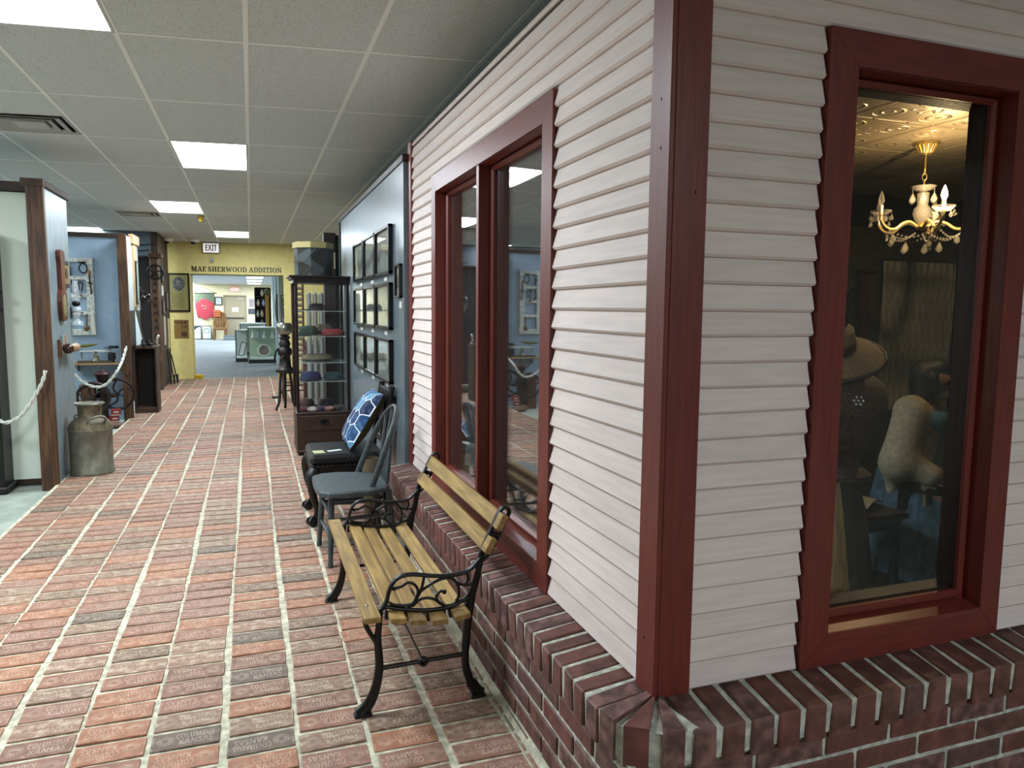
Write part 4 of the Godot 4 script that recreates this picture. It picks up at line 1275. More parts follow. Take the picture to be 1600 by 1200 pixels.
	for i in 5:
		var mb := MB.new()
		var pts := []
		for k in 10: pts.append(Vector3(cos(k * 2.1 + i) * 0.045 * (0.5 + 0.05 * k), 0.022 + 0.006 * sin(k * 1.7), sin(k * 2.1 + i) * 0.04 * (0.5 + 0.05 * k)))
		mb.tube(smooth_path(pts, 3), 0.02, 7)
		var lab: String = ["dark red crumpled scarf at the front left of the cabinet floor", "pale gray crumpled scarf in front of the brown straw hat", "plum crumpled scarf beside the black bowler hat", "dusty pink crumpled scarf at the front of the cabinet floor", "dark brown crumpled scarf at the front right of the cabinet floor"][i]
		var so := single("scarf", mb, mottled(cols[i], cols[i].lightened(0.2), 0.9, Vector3(15, 15, 15), 130 + i), lab, "scarf", "scarves in the glass cabinet")
		so.position = Vector3(0.485 + i * 0.085, 0.4525, -7.67 + 0.03 * (i % 2))
	# octagonal hat box on top
	var hb := thing("hat_box", "octagonal black patterned hat box with a yellow lid on top of the glass cabinet", "box", Vector3(0.62, 1.8275, -7.88), 0.2)
	var body := MB.new()
	var lid := MB.new()
	var po := []
	for i in 8:
		var a := TAU * (i + 0.5) / 8
		po.append(Vector2(cos(a), sin(a)))
	for i in 8:
		var j := (i + 1) % 8
		body.flat([Vector3(po[i].x * 0.185, 0, po[i].y * 0.185), Vector3(po[j].x * 0.185, 0, po[j].y * 0.185), Vector3(po[j].x * 0.195, 0.29, po[j].y * 0.195), Vector3(po[i].x * 0.195, 0.29, po[i].y * 0.195)], Vector3(0, 0.15, 0))
		lid.flat([Vector3(po[i].x * 0.207, 0.285, po[i].y * 0.207), Vector3(po[j].x * 0.207, 0.285, po[j].y * 0.207), Vector3(po[j].x * 0.207, 0.345, po[j].y * 0.207), Vector3(po[i].x * 0.207, 0.345, po[i].y * 0.207)], Vector3(0, 0.31, 0))
		lid.flat([Vector3(po[i].x * 0.207, 0.345, po[i].y * 0.207), Vector3(po[j].x * 0.207, 0.345, po[j].y * 0.207), Vector3(0, 0.348, 0)], Vector3(0, 0.2, 0))
	var img := Image.create(128, 128, false, Image.FORMAT_RGB8)
	for y in 128:
		for x in 128:
			var s := sin(x * 0.05 + sin(y * 0.05) * 1.6)
			var dot := Vector2(posmod(x + (4 if (y / 8) % 2 else 0), 8) - 4, posmod(y, 8) - 4).length() < 1.8
			var c := Color(0.06, 0.065, 0.07) if s > -0.1 else Color(0.22, 0.24, 0.25)
			img.set_pixel(x, y, Color(0.33, 0.30, 0.22) if dot and s > -0.1 else c)
	var bm := StandardMaterial3D.new()
	bm.albedo_texture = ImageTexture.create_from_image(img); bm.roughness = 0.4; bm.uv1_scale = Vector3(4, 4, 1)
	obj("box_body", body, bm, hb)
	obj("lid", lid, plain(Color(0.52, 0.47, 0.29), 0.7), hb)
	var cd := MB.new()
	cd.tube(smooth_path([Vector3(-0.20, 0.15, 0.0), Vector3(-0.14, 0.14, 0.14), Vector3(-0.06, 0.24, 0.19), Vector3(-0.02, 0.29, 0.19)]), 0.004, 6)
	obj("cord", cd, plain(Color(0.15, 0.15, 0.15), 0.6), hb)

func behind_cabinet() -> void:
	# the next partition on the right, seen over and through the cabinet
	var t := thing("wall_green_partition", "pale green partition wall with a dark end post, behind the glass cabinet", "wall", Vector3.ZERO, 0, "", "structure")
	var w := MB.new()
	w.span(Vector3(0.95, -0.05, -9.55), Vector3(4.5, 2.36, -9.42))
	obj("panel", w, plain(Color(0.46, 0.55, 0.50), 0.6), t)
	var p := MB.new()
	p.cbox(Vector3(0.935, 1.18, -9.40), Vector3(0.145, 2.50, 0.16), 0.006)
	obj("post", p, wood(Color(0.11, 0.075, 0.055), Color(0.20, 0.14, 0.10), 1, 0.5, 140), t)
	var cb := MB.new()
	cb.cbox(Vector3(2.7, 2.385, -9.45), Vector3(3.4, 0.05, 0.16), 0.004)
	obj("cap_board", cb, wood(Color(0.13, 0.09, 0.07), Color(0.22, 0.16, 0.12), 0, 0.5, 141), t)
	var f := thing("framed_picture", "thin pale framed picture edge on the dark post behind the hat cabinet", "picture", Vector3(0.99, 2.09, -9.315))
	var fb := MB.new()
	fb.cbox(Vector3(0, 0, 0.004), Vector3(0.02, 0.2, 0.015), 0.003)
	obj("frame", fb, plain(Color(0.65, 0.62, 0.52), 0.5), f)
	var hk := thing("coat", "black coat hanging on the pale green partition", "coat", Vector3(1.135, 1.2, -9.36))
	var cm := MB.new()
	cm.lathe([Vector2(0.11, 0.0), Vector2(0.10, 0.3), Vector2(0.075, 0.6), Vector2(0.06, 0.85), Vector2(0.025, 0.96), Vector2(0.0, 0.97)], 16, Transform3D(Basis.from_scale(Vector3(1, 1, 0.45)), Vector3.ZERO))
	obj("body", cm, plain(Color(0.02, 0.02, 0.025), 0.8), hk)
	# pale carved column and other furniture behind the cabinet
	var col := thing("radiator", "pale gray ribbed iron radiator standing behind the hat cabinet", "radiator", Vector3(0.72, 0, -9.0))
	for i in 3:
		var s := MB.new()
		s.cbox(Vector3(-0.07 + i * 0.07, 0.86, 0), Vector3(0.052, 1.66, 0.14), 0.02)
		obj("rib", s, plain(Color(0.50, 0.51, 0.49), 0.5), col)
	var rb := MB.new()
	rb.cbox(Vector3(0, 0.03, 0), Vector3(0.24, 0.06, 0.16), 0.01)
	obj("base", rb, plain(Color(0.35, 0.36, 0.35), 0.5), col)
	var wb := thing("washboard_rack", "wooden rack of ribbed washboards seen through the hat cabinet", "rack", Vector3(0.66, 0, -11.6))
	var up := MB.new()
	up.cbox(Vector3(-0.07, 0.95, 0), Vector3(0.025, 1.9, 0.05), 0.004); up.cbox(Vector3(0.09, 0.95, 0), Vector3(0.03, 1.9, 0.05), 0.004)
	obj("upright", up, wood(Color(0.28, 0.15, 0.06), Color(0.42, 0.25, 0.12), 1, 0.5, 142), wb)
	for i in 14:
		var r := MB.new()
		r.tube([Vector3(-0.06, 0.7 + i * 0.085, 0.01), Vector3(0.08, 0.7 + i * 0.085, 0.01)], 0.026, 8)
		obj("rung", r, plain(Color(0.55, 0.47, 0.40), 0.6), wb)
	# iron stand with a silver globe, and a plain wooden chair
	var g := thing("globe_stand", "silver metal globe on a black cast iron stand at the left of the hat cabinet", "ornament", Vector3(0.455, 0, -11.2))
	var gl := MB.new()
	gl.lathe([Vector2(0.0, 1.09), Vector2(0.06, 1.10), Vector2(0.10, 1.14), Vector2(0.115, 1.20), Vector2(0.108, 1.25), Vector2(0.09, 1.285), Vector2(0.085, 1.285), Vector2(0.0, 1.27)], 28)
	obj("globe", gl, plain(Color(0.62, 0.61, 0.57), 0.28, 0.9), g)
	var st := MB.new()
	st.lathe([Vector2(0.0, 0.56), Vector2(0.13, 0.56), Vector2(0.135, 0.60), Vector2(0.085, 0.64), Vector2(0.075, 0.80), Vector2(0.10, 0.83), Vector2(0.10, 0.90), Vector2(0.07, 0.93), Vector2(0.085, 0.98), Vector2(0.06, 1.04), Vector2(0.085, 1.075), Vector2(0.06, 1.095), Vector2(0.0, 1.095)], 18)
	obj("stem", st, mottled(Color(0.03, 0.027, 0.025), Color(0.16, 0.10, 0.07), 0.5, Vector3(9, 9, 9), 143), g)
	var spout := MB.new()
	spout.tube(smooth_path([Vector3(-0.05, 0.90, 0), Vector3(-0.10, 0.90, 0.03), Vector3(-0.13, 0.86, 0.04), Vector3(-0.15, 0.74, 0.05)]), 0.018, 8)
	obj("spout", spout, plain(Color(0.03, 0.03, 0.03), 0.5), g)
	var spout2 := MB.new()
	spout2.tube(smooth_path([Vector3(0.02, 0.80, 0.08), Vector3(-0.02, 0.80, 0.14), Vector3(-0.06, 0.77, 0.16)]), 0.02, 8)
	obj("spout", spout2, plain(Color(0.12, 0.07, 0.05), 0.5), g)
	for i in 3:
		var a := TAU * i / 3 + 0.5
		var lg := MB.new()
		lg.tube(smooth_path([Vector3(cos(a) * 0.07, 0.57, sin(a) * 0.07), Vector3(cos(a) * 0.09, 0.4, sin(a) * 0.09), Vector3(cos(a) * 0.11, 0.15, sin(a) * 0.11), Vector3(cos(a) * 0.17, 0.012, sin(a) * 0.17)]), 0.02, 8)
		obj("leg", lg, plain(Color(0.04, 0.035, 0.03), 0.5), g)
	var ch := thing("wooden_chair", "plain old wooden chair partly hidden behind the hat cabinet", "chair", Vector3(0.66, 0, -12.45))
	var cw := wood(Color(0.20, 0.15, 0.10), Color(0.33, 0.26, 0.19), 1, 0.6, 144)
	for s in [[-1, 1], [1, 1], [1, -1], [-1, -1]]:
		var l := MB.new()
		l.tube([Vector3(s[0] * 0.185, 0, s[1] * 0.18), Vector3(s[0] * 0.18, 0.45 if s[0] < 0 else 0.95, s[1] * 0.175)], 0.02, 10)
		obj("leg", l, cw, ch)
	var cs := MB.new()
	cs.cbox(Vector3(0, 0.46, 0), Vector3(0.42, 0.03, 0.42), 0.008)
	obj("seat", cs, cw, ch)
	for q in [[Vector3(-0.18, 0.17, 0.175), Vector3(0.18, 0.17, 0.175)], [Vector3(-0.18, 0.30, 0.175), Vector3(0.18, 0.30, 0.175)], [Vector3(-0.18, 0.22, -0.175), Vector3(0.18, 0.22, -0.175)], [Vector3(-0.185, 0.25, -0.17), Vector3(-0.185, 0.25, 0.17)]]:
		var r := MB.new()
		r.tube(q, 0.012, 8)
		obj("stretcher", r, cw, ch)
	var sl := MB.new()
	for y in [0.62, 0.78, 0.9]: sl.cbox(Vector3(0.18, y, 0), Vector3(0.02, 0.07, 0.34), 0.004)
	obj("back_slats", sl, cw, ch)
	var ir := thing("boot_jack", "black iron boot jack on the bricks before the plain old chair", "boot jack", Vector3(0.40, 0.0, -12.75))
	var im := MB.new()
	im.tube(smooth_path([Vector3(-0.1, 0.012, 0.12), Vector3(0.0, 0.02, 0.02), Vector3(0.06, 0.10, -0.05), Vector3(0.08, 0.2, -0.06)]), 0.012, 8); im.tube(smooth_path([Vector3(-0.1, 0.012, -0.08), Vector3(0.0, 0.02, -0.02), Vector3(0.06, 0.10, -0.05)]), 0.012, 8)
	obj("iron", im, plain(Color(0.02, 0.02, 0.02), 0.5), ir)
	var cab := thing("sideboard", "old gray painted sideboard along the right side beyond the hat cabinet", "sideboard", Vector3(1.15, 0, -13.6))
	var sb := MB.new()
	sb.cbox(Vector3(0, 0.45, 0), Vector3(0.5, 0.9, 2.0), 0.01)
	obj("body", sb, plain(Color(0.36, 0.34, 0.29), 0.6), cab)
	for i in 3:
		var dd := MB.new()
		dd.cbox(Vector3(-0.255, 0.45, -0.65 + 0.65 * i), Vector3(0.02, 0.75, 0.58), 0.006)
		var don := obj("door", dd, plain(Color(0.42, 0.40, 0.35), 0.6), cab)
		var kn := MB.new()
		kn.ball(Vector3(-0.275, 0.5, -0.45 + 0.65 * i), Vector3(0.014, 0.014, 0.014), 6)
		obj("knob", kn, plain(Color(0.2, 0.18, 0.12), 0.4, 0.6), don)

# ---------------------------------------------------------------- partitions on the left

func left_modules() -> void:
	var brown := wood(Color(0.25, 0.155, 0.085), Color(0.38, 0.25, 0.145), 1, 0.5, 150, 6.0)
	var brownx := wood(Color(0.15, 0.09, 0.05), Color(0.26, 0.165, 0.09), 0, 0.5, 151, 6.0)
	var brownz := wood(Color(0.16, 0.13, 0.10), Color(0.27, 0.22, 0.18), 2, 0.6, 152, 6.0)
	var gray := mottled(Color(0.43, 0.485, 0.51), Color(0.49, 0.545, 0.57), 0.4, Vector3(2, 0.6, 2), 153)
	var t := thing("wall_left_partition", "white partition panel with a brown end post and a gray return, at the left edge", "wall", Vector3.ZERO, 0, "", "structure")
	var w := MB.new()
	w.span(Vector3(-7.5, 0.0, -7.32), Vector3(-1.69, 2.44, -7.22))
	obj("white_panel", w, plain(Color(0.88, 0.91, 0.85), 0.65), t)
	var bb := MB.new()
	bb.cbox(Vector3(-4.6, -0.015, -7.26), Vector3(5.85, 0.05, 0.10), 0.004)
	obj("bottom_rail", bb, brownx, t)
	var ct := MB.new()
	ct.cbox(Vector3(-4.6, 2.485, -7.24), Vector3(5.85, 0.075, 0.14), 0.004)
	obj("cap_board", ct, brownx, t)
	var p := MB.new()
	p.cbox(Vector3(-1.628, 1.215, -6.985), Vector3(0.126, 2.53, 0.05), 0.004)
	obj("end_post", p, brown, t)
	var pc := MB.new()
	pc.cbox(Vector3(-1.64, 2.495, -6.985), Vector3(0.165, 0.06, 0.07), 0.004)
	obj("post_cap", pc, brown, t)
	var g := MB.new()
	g.span(Vector3(-1.69, -0.05, -7.80), Vector3(-1.575, 2.47, -7.01))
	obj("gray_return", g, gray, t)
	var gc := MB.new()
	gc.cbox(Vector3(-1.625, 2.495, -7.42), Vector3(0.14, 0.055, 0.84), 0.004)
	obj("return_cap", gc, brownz, t)

	var u := thing("wall_blue_partition", "pale blue partition panel with a brown end post, in the middle bay at the left", "wall", Vector3.ZERO, 0, "", "structure")
	var bl := MB.new()
	bl.span(Vector3(-7.5, -0.05, -11.25), Vector3(-1.64, 2.43, -11.15))
	obj("blue_panel", bl, mottled(Color(0.53, 0.62, 0.71), Color(0.58, 0.665, 0.75), 0.55, Vector3(1, 1, 1), 154), u)
	var bc := MB.new()
	bc.cbox(Vector3(-4.57, 2.45, -11.18), Vector3(5.9, 0.055, 0.14), 0.004)
	obj("cap_board", bc, brownx, u)
	var p2 := MB.new()
	p2.cbox(Vector3(-1.585, 1.20, -10.90), Vector3(0.115, 2.50, 0.06), 0.004)
	obj("end_post", p2, brown, u)
	var r2 := MB.new()
	r2.span(Vector3(-1.63, 0.96, -11.95), Vector3(-1.535, 2.44, -10.93))
	u = thing("wall_blue_return", "narrow white return wall with pine trim behind the brown end post", "wall", Vector3.ZERO, 0, "", "structure")
	obj("white_return", r2, plain(Color(0.62, 0.67, 0.68), 0.5), u)
	var low := MB.new()
	low.cbox(Vector3(-1.532, 1.205, -11.42), Vector3(0.012, 0.49, 0.98), 0.003)
	obj("dark_board", low, wood(Color(0.09, 0.06, 0.045), Color(0.17, 0.12, 0.09), 1, 0.6, 163), u)
	var pine := wood(Color(0.60, 0.47, 0.32), Color(0.74, 0.60, 0.44), 1, 0.55, 155)
	for q in [[-11.30, -11.60, 2.43, 0.06], [-11.62, -11.90, 2.435, 0.075]]:
		var mb := MB.new()
		mb.cbox(Vector3(-1.53, q[2], (q[0] + q[1]) / 2), Vector3(0.06, 0.13, absf(q[1] - q[0])), 0.005)
		obj("pine_block", mb, pine, u)
	var pt := MB.new()
	pt.cbox(Vector3(-1.528, 1.92, -11.52), Vector3(0.035, 0.86, 0.26), 0.004)
	obj("pine_trim", pt, pine, u)
	var hw := MB.new()
	hw.cbox(Vector3(-1.585, 0.60, -10.862), Vector3(0.05, 0.05, 0.03), 0.01); hw.cbox(Vector3(-1.575, 0.42, -10.862), Vector3(0.03, 0.02, 0.02), 0.005)
	obj("hook_plate", hw, plain(Color(0.23, 0.16, 0.09), 0.5), u)
	# dark plank wall and log post of the third bay
	var v := thing("wall_plank_bay", "dark brown plank wall with bluish paint above it, in the third bay at the left", "wall", Vector3.ZERO, 0, "", "structure")
	for i in 14:
		var mb := MB.new()
		mb.cbox(Vector3(-1.78 - i * 0.205, 1.16, -14.66), Vector3(0.198, 2.42, 0.05), 0.004)
		obj("plank", mb, wood(Color(0.055, 0.03, 0.022), Color(0.12, 0.07, 0.05), 1, 0.6, 156 + i % 3), v)
	var up := MB.new()
	up.span(Vector3(-7.5, -0.05, -14.85), Vector3(-1.665, 2.84, -14.70))
	obj("blue_upper", up, plain(Color(0.36, 0.41, 0.44), 0.7), v)
	var ledge := MB.new()
	ledge.cbox(Vector3(-3.08, 2.39, -14.62), Vector3(2.7, 0.04, 0.12), 0.005)
	obj("ledge", ledge, brownx, v)
	var rt := MB.new()
	rt.span(Vector3(-1.66, -0.05, -16.35), Vector3(-1.56, 2.84, -14.70))
	single("wall_plank_return", rt, wood(Color(0.20, 0.15, 0.11), Color(0.33, 0.26, 0.21), 1, 0.7, 159), "weathered plank return wall running to the yellow wall", "wall", "", "structure")
	var logp := thing("log_post", "weathered square timber post with carved brand marks, before the dark plank wall", "post", Vector3(-1.605, -0.01, -14.53))
	var lp := MB.new()
	lp.cbox(Vector3(0, 1.19, 0), Vector3(0.145, 2.38, 0.14), 0.02)
	var logm := wood(Color(0.26, 0.18, 0.12), Color(0.42, 0.31, 0.22), 1, 0.75, 160)
	obj("timber", lp, logm, logp)
	var cp := MB.new()
	cp.cbox(Vector3(0.02, 2.42, -0.02), Vector3(0.22, 0.075, 0.26), 0.006)
	obj("cap", cp, logm, logp)
	for i in 9:
		var mk := MB.new()
		var y := 1.92 - i * 0.13
		for s in 3:
			var a := fmod(i * 1.7 + s * 2.3, PI)
			mk.cbox(Vector3(0.0 + 0.012 * sin(i * 3.0 + s), y, 0.0705), Vector3(0.075, 0.012, 0.006), 0.002, Basis(Vector3.BACK, a))
		obj("brand_mark", mk, plain(Color(0.07, 0.05, 0.035), 0.8), logp)
	for i in 2:
		var br := MB.new()
		br.tube([Vector3(-0.45, 0, 0), Vector3(0.0, 0.05, 0)], 0.008, 6)
		var bo := single("branding_iron", br, plain(Color(0.03, 0.03, 0.03), 0.6), ["thin black iron rod high on the bluish wall, the upper of two", "thin black iron rod high on the bluish wall, the lower of two"][i], "rod", "iron rods")
		bo.position = Vector3(-1.60 - 0.1 * i, 2.58 - 0.11 * i, -14.69)
	var wh := thing("pulley_wheel", "black iron spoked wheel hanging on the timber post", "wheel", Vector3(-1.585, 2.115, -14.43))
	var rim := []
	for i in 28: rim.append(Vector3(cos(TAU * i / 28) * 0.125, sin(TAU * i / 28) * 0.125, 0))
	var rm := MB.new()
	rm.tube(rim, 0.017, 8, true, 1.0, 1.0, Vector3.BACK)
	var iron := plain(Color(0.035, 0.032, 0.03), 0.5, 0.3)
	obj("rim", rm, iron, wh)
	for i in 5:
		var a := TAU * i / 5
		var s := MB.new()
		s.tube(smooth_path([Vector3.ZERO, Vector3(cos(a + 0.4) * 0.06, sin(a + 0.4) * 0.06, 0), Vector3(cos(a) * 0.12, sin(a) * 0.12, 0)]), 0.011, 7)
		obj("spoke", s, iron, wh)
	var hub := MB.new()
	hub.ball(Vector3.ZERO, Vector3(0.028, 0.028, 0.03), 8)
	obj("hub", hub, iron, wh)
	for i in 6:
		var q: Array = [[-15.1, 2.09, 0.26, 0.16, Color(0.03, 0.03, 0.03), "dark narrow picture high on the plank return wall"], [-15.0, 1.80, 0.20, 0.20, Color(0.62, 0.60, 0.55), "pale rounded picture on the plank return wall under the dark one"], [-15.1, 1.50, 0.26, 0.2, Color(0.16, 0.09, 0.05), "brown wooden frame on the plank return wall"], [-15.75, 1.62, 0.36, 0.25, Color(0.10, 0.08, 0.06), "dark brown frame nearest the yellow wall"], [-15.2, 1.05, 0.55, 0.14, Color(0.66, 0.62, 0.52), "long pale board hung low on the plank return wall"], [-15.9, 0.98, 0.6, 0.14, Color(0.70, 0.63, 0.42), "long cream board hung low beside the yellow wall"]][i]
		var fr := thing("wall_plaque", q[5], "plaque", Vector3(-1.56, q[1], q[0]), 0, "plaques on the plank return wall")
		var mb := MB.new()
		mb.cbox(Vector3(0.013, 0, 0), Vector3(0.026, q[2], q[3]), 0.006)
		obj("frame", mb, plain(q[4], 0.5), fr)
		var inn := MB.new()
		inn.cbox(Vector3(0.028, 0, 0), Vector3(0.004, q[2] - 0.05, q[3] - 0.05), 0.001)
		obj("face", inn, mottled((q[4] as Color).lightened(0.25), (q[4] as Color).lightened(0.5), 0.6, Vector3(14, 14, 14), 170 + i), fr)
	for i in 3:
		var tl := MB.new()
		tl.tube([Vector3(0.03 * i, 0.0, 0.02 * i), Vector3(-0.045, 0.68 - 0.06 * i, -0.02 * i)], 0.012, 8)
		tl.cbox(Vector3(0.03 * i, 0.09, 0.02 * i), Vector3(0.03, 0.18, 0.07), 0.006)
		var to := single("hand_tool", tl, plain(Color(0.10, 0.095, 0.085), 0.6), ["long handled dark tool leaning by the yellow wall, the leftmost of three", "long handled dark tool leaning by the yellow wall, the middle of three", "long handled dark tool leaning by the yellow wall, the rightmost of three"][i], "tool", "tools leaning by the yellow wall")
		to.position = Vector3(-1.505 + 0.02 * i, 0.0, -15.55 - 0.13 * i)

# ---------------------------------------------------------------- antiques on the left

func rope(label: String, pts: Array, r: float) -> void:   # two plies twisted round each other
	var path := smooth_path(pts, 14)
	var t := thing("rope", label, "rope", path[0], 0, "white barrier ropes")
	var white := plain(Color(0.78, 0.78, 0.74), 0.8)
	var tot := 0.0
	var strands := [[], []]
	for i in path.size():
		var d: Vector3 = (path[mini(i + 1, path.size() - 1)] - path[maxi(i - 1, 0)]).normalized()
		if i > 0: tot += path[i].distance_to(path[i - 1])
		var s := d.cross(Vector3.BACK).normalized()
		var w := s.cross(d).normalized()
		for k in 2:
			var a := tot / (r * 5.0) * TAU * 0.5 + PI * k
			strands[k].append(path[i] - path[0] + (s * cos(a) + w * sin(a)) * r * 0.55)
	for k in 2:
		var mb := MB.new()
		mb.tube(strands[k], r * 0.7, 7)
		obj("strand", mb, white, t)

func left_things() -> void:
	rope("white twisted rope sagging before the white panel, at the left edge", [Vector3(-1.604, 0.97, -6.90), Vector3(-1.626, 0.884, -6.89), Vector3(-1.676, 0.78, -6.885), Vector3(-1.735, 0.677, -6.88), Vector3(-1.802, 0.598, -6.88), Vector3(-1.884, 0.556, -6.88), Vector3(-1.94, 0.574, -6.88), Vector3(-2.2, 0.75, -6.88), Vector3(-2.4, 1.05, -6.9)], 0.013)
	rope("white twisted rope sagging across the blue bay, before the coffee grinder", [Vector3(-2.52, 1.0, -10.3), Vector3(-2.33, 0.83, -10.4), Vector3(-2.131, 0.663, -10.45), Vector3(-2.045, 0.563, -10.45), Vector3(-1.957, 0.503, -10.45), Vector3(-1.876, 0.478, -10.45), Vector3(-1.795, 0.493, -10.45), Vector3(-1.709, 0.567, -10.45), Vector3(-1.632, 0.682, -10.45), Vector3(-1.605, 0.815, -10.73), Vector3(-1.576, 0.969, -10.86)], 0.016)
	rope("short white rope end rising from the upright wooden crate", [Vector3(-1.255, 0.955, -11.45), Vector3(-1.262, 1.0, -11.40), Vector3(-1.255, 1.05, -11.38), Vector3(-1.235, 1.105, -11.36)], 0.016)

	var t := thing("milk_can", "gray metal milk can with a rusty neck, on the bricks beside the gray return wall", "milk can", Vector3(-1.385, 0.002, -7.36))
	var tin := mottled(Color(0.40, 0.395, 0.34), Color(0.53, 0.52, 0.46), 0.45, Vector3(2, 1.2, 2), 180, 0.25, 0.05)
	var rust := mottled(Color(0.34, 0.28, 0.19), Color(0.47, 0.43, 0.34), 0.55, Vector3(2.5, 2, 2.5), 181, 0.2, 0.05)
	var b := MB.new()
	b.lathe([Vector2(0.0, 0.0), Vector2(0.174, 0.0), Vector2(0.177, 0.006), Vector2(0.177, 0.028), Vector2(0.172, 0.034), Vector2(0.1725, 0.39), Vector2(0.178, 0.395), Vector2(0.180, 0.405), Vector2(0.178, 0.415)], 36)
	obj("body", b, tin, t)
	var sh := MB.new()
	sh.lathe([Vector2(0.178, 0.415), Vector2(0.172, 0.44), Vector2(0.150, 0.475), Vector2(0.118, 0.50), Vector2(0.098, 0.512), Vector2(0.094, 0.53), Vector2(0.096, 0.60), Vector2(0.102, 0.615)], 36)
	obj("shoulder", sh, rust, t)
	var lid := MB.new()
	lid.lathe([Vector2(0.097, 0.612), Vector2(0.120, 0.628), Vector2(0.124, 0.636), Vector2(0.120, 0.641), Vector2(0.105, 0.634), Vector2(0.06, 0.628), Vector2(0.0, 0.632)], 32)
	obj("lid", lid, tin, t)
	for s in [-1, 1]:
		var h := MB.new()
		var dirv := Vector3(sin(0.55 + (PI if s < 0 else 0.0)), 0, cos(0.55 + (PI if s < 0 else 0.0)))
		var tg := Vector3(dirv.z, 0, -dirv.x)
		h.tube(smooth_path([dirv * 0.135 + tg * -0.075 + Vector3(0, 0.483, 0), dirv * 0.165 + tg * -0.06 + Vector3(0, 0.515, 0), dirv * 0.172 + Vector3(0, 0.53, 0), dirv * 0.165 + tg * 0.06 + Vector3(0, 0.515, 0), dirv * 0.135 + tg * 0.075 + Vector3(0, 0.483, 0)]), 0.011, 8)
		obj("handle", h, tin, t)

	var cb := thing("tall_cabinet", "tall dark brown cabinet with a molded foot at the left edge, before the white panel", "cabinet", Vector3(-2.35, -0.05, -7.08))
	var dk := wood(Color(0.055, 0.035, 0.028), Color(0.11, 0.075, 0.058), 1, 0.45, 182)
	var bm := MB.new()
	bm.cbox(Vector3(0, 1.1, 0), Vector3(0.80, 2.1, 0.25), 0.008)
	obj("body", bm, dk, cb)
	var ft := MB.new()
	ft.cbox(Vector3(0, 0.03, 0.02), Vector3(0.85, 0.06, 0.29), 0.012)
	obj("foot_molding", ft, dk, cb)
	for y in [1.52, 1.66]:
		var kn := MB.new()
		kn.tube([Vector3(0.40, y, 0.08), Vector3(0.425, y, 0.08)], 0.008, 8); kn.ball(Vector3(0.435, y, 0.08), Vector3(0.018, 0.018, 0.018), 8)
		obj("knob", kn, plain(Color(0.02, 0.02, 0.02), 0.4), cb)
	for s in [-1, 1]:
		var d := MB.new()
		d.cbox(Vector3(s * 0.19, 1.1, 0.13), Vector3(0.36, 1.9, 0.02), 0.005)
		obj("door", d, dk, cb)

	var pd := thing("paddle", "long reddish wooden paddle with a carved bowl hanging on the gray return wall", "paddle", Vector3(-1.575, 1.36, -7.38))
	var pp := PackedVector2Array()
	var half := [[0.03, 0.01], [0.085, 0.03], [0.10, 0.09], [0.105, 0.18], [0.095, 0.245], [0.06, 0.285], [0.062, 0.33], [0.065, 0.45], [0.070, 0.52], [0.088, 0.57], [0.085, 0.605], [0.05, 0.625]]
	for q in half: pp.append(Vector2(q[0], q[1]))
	for i in half.size(): pp.append(Vector2(-half[half.size() - 1 - i][0], half[half.size() - 1 - i][1]))
	var pm := MB.new()
	pm.prism(pp, 0.035, Transform3D(Basis(Vector3.UP, PI / 2), Vector3(0.018, 0, 0)), 0.007)
	obj("board", pm, wood(Color(0.26, 0.10, 0.055), Color(0.42, 0.21, 0.12), 1, 0.4, 183), pd)
	var pf := MB.new()
	pf.ball(Vector3(0.036, 0.14, 0), Vector3(0.006, 0.10, 0.07), 8)
	obj("painted_panel", pf, mottled(Color(0.42, 0.36, 0.22), Color(0.55, 0.52, 0.36), 0.5, Vector3(12, 12, 12), 184), pd)
	var ts := thing("tin_sign", "small curved brown and yellow tin sign on the gray return wall beside the paddle", "sign", Vector3(-1.572, 1.785, -7.58))
	var tm := MB.new()
	tm.cbox(Vector3(0.008, 0, 0), Vector3(0.016, 0.24, 0.19), 0.004)
	obj("plate", tm, mottled(Color(0.40, 0.30, 0.13), Color(0.62, 0.50, 0.26), 0.5, Vector3(16, 16, 16), 185), ts)
	for y in [0.10, -0.10]:
		var bd := MB.new()
		bd.cbox(Vector3(0.018, y, 0), Vector3(0.004, 0.035, 0.17), 0.001)
		obj("border", bd, plain(Color(0.09, 0.09, 0.09), 0.5), ts)
	var em := MB.new()
	em.ball(Vector3(0.017, 0.01, 0), Vector3(0.003, 0.05, 0.05), 8)
	obj("emblem", em, plain(Color(0.22, 0.15, 0.07), 0.5), ts)
	# bracket lamp
	var lm := thing("bracket_lamp", "old glass oil lamp on an iron arm sticking out past the gray return wall", "lamp", Vector3(-1.575, 1.44, -7.76))
	var la := MB.new()
	la.cbox(Vector3(0.006, 0, 0), Vector3(0.012, 0.10, 0.05), 0.003); la.tube(smooth_path([Vector3(0.0, 0.0, 0), Vector3(0.05, 0.012, -0.01), Vector3(0.10, -0.005, -0.01)]), 0.007, 8)
	obj("arm", la, plain(Color(0.17, 0.09, 0.055), 0.5), lm)
	var font := MB.new()
	font.lathe([Vector2(0.0, -0.115), Vector2(0.055, -0.115), Vector2(0.05, -0.09), Vector2(0.02, -0.06), Vector2(0.03, -0.03), Vector2(0.045, 0.01), Vector2(0.035, 0.05), Vector2(0.015, 0.06)], 18, Transform3D(Basis.IDENTITY, Vector3(0.045, 0, -0.01)))
	obj("glass_font", font, glass(0.35, 0.05, Color(0.8, 0.85, 0.85)), lm)
	var bn := MB.new()
	bn.lathe([Vector2(0.018, 0.06), Vector2(0.034, 0.075), Vector2(0.034, 0.095), Vector2(0.02, 0.11), Vector2(0.0, 0.11)], 16, Transform3D(Basis.IDENTITY, Vector3(0.045, 0, -0.01)))
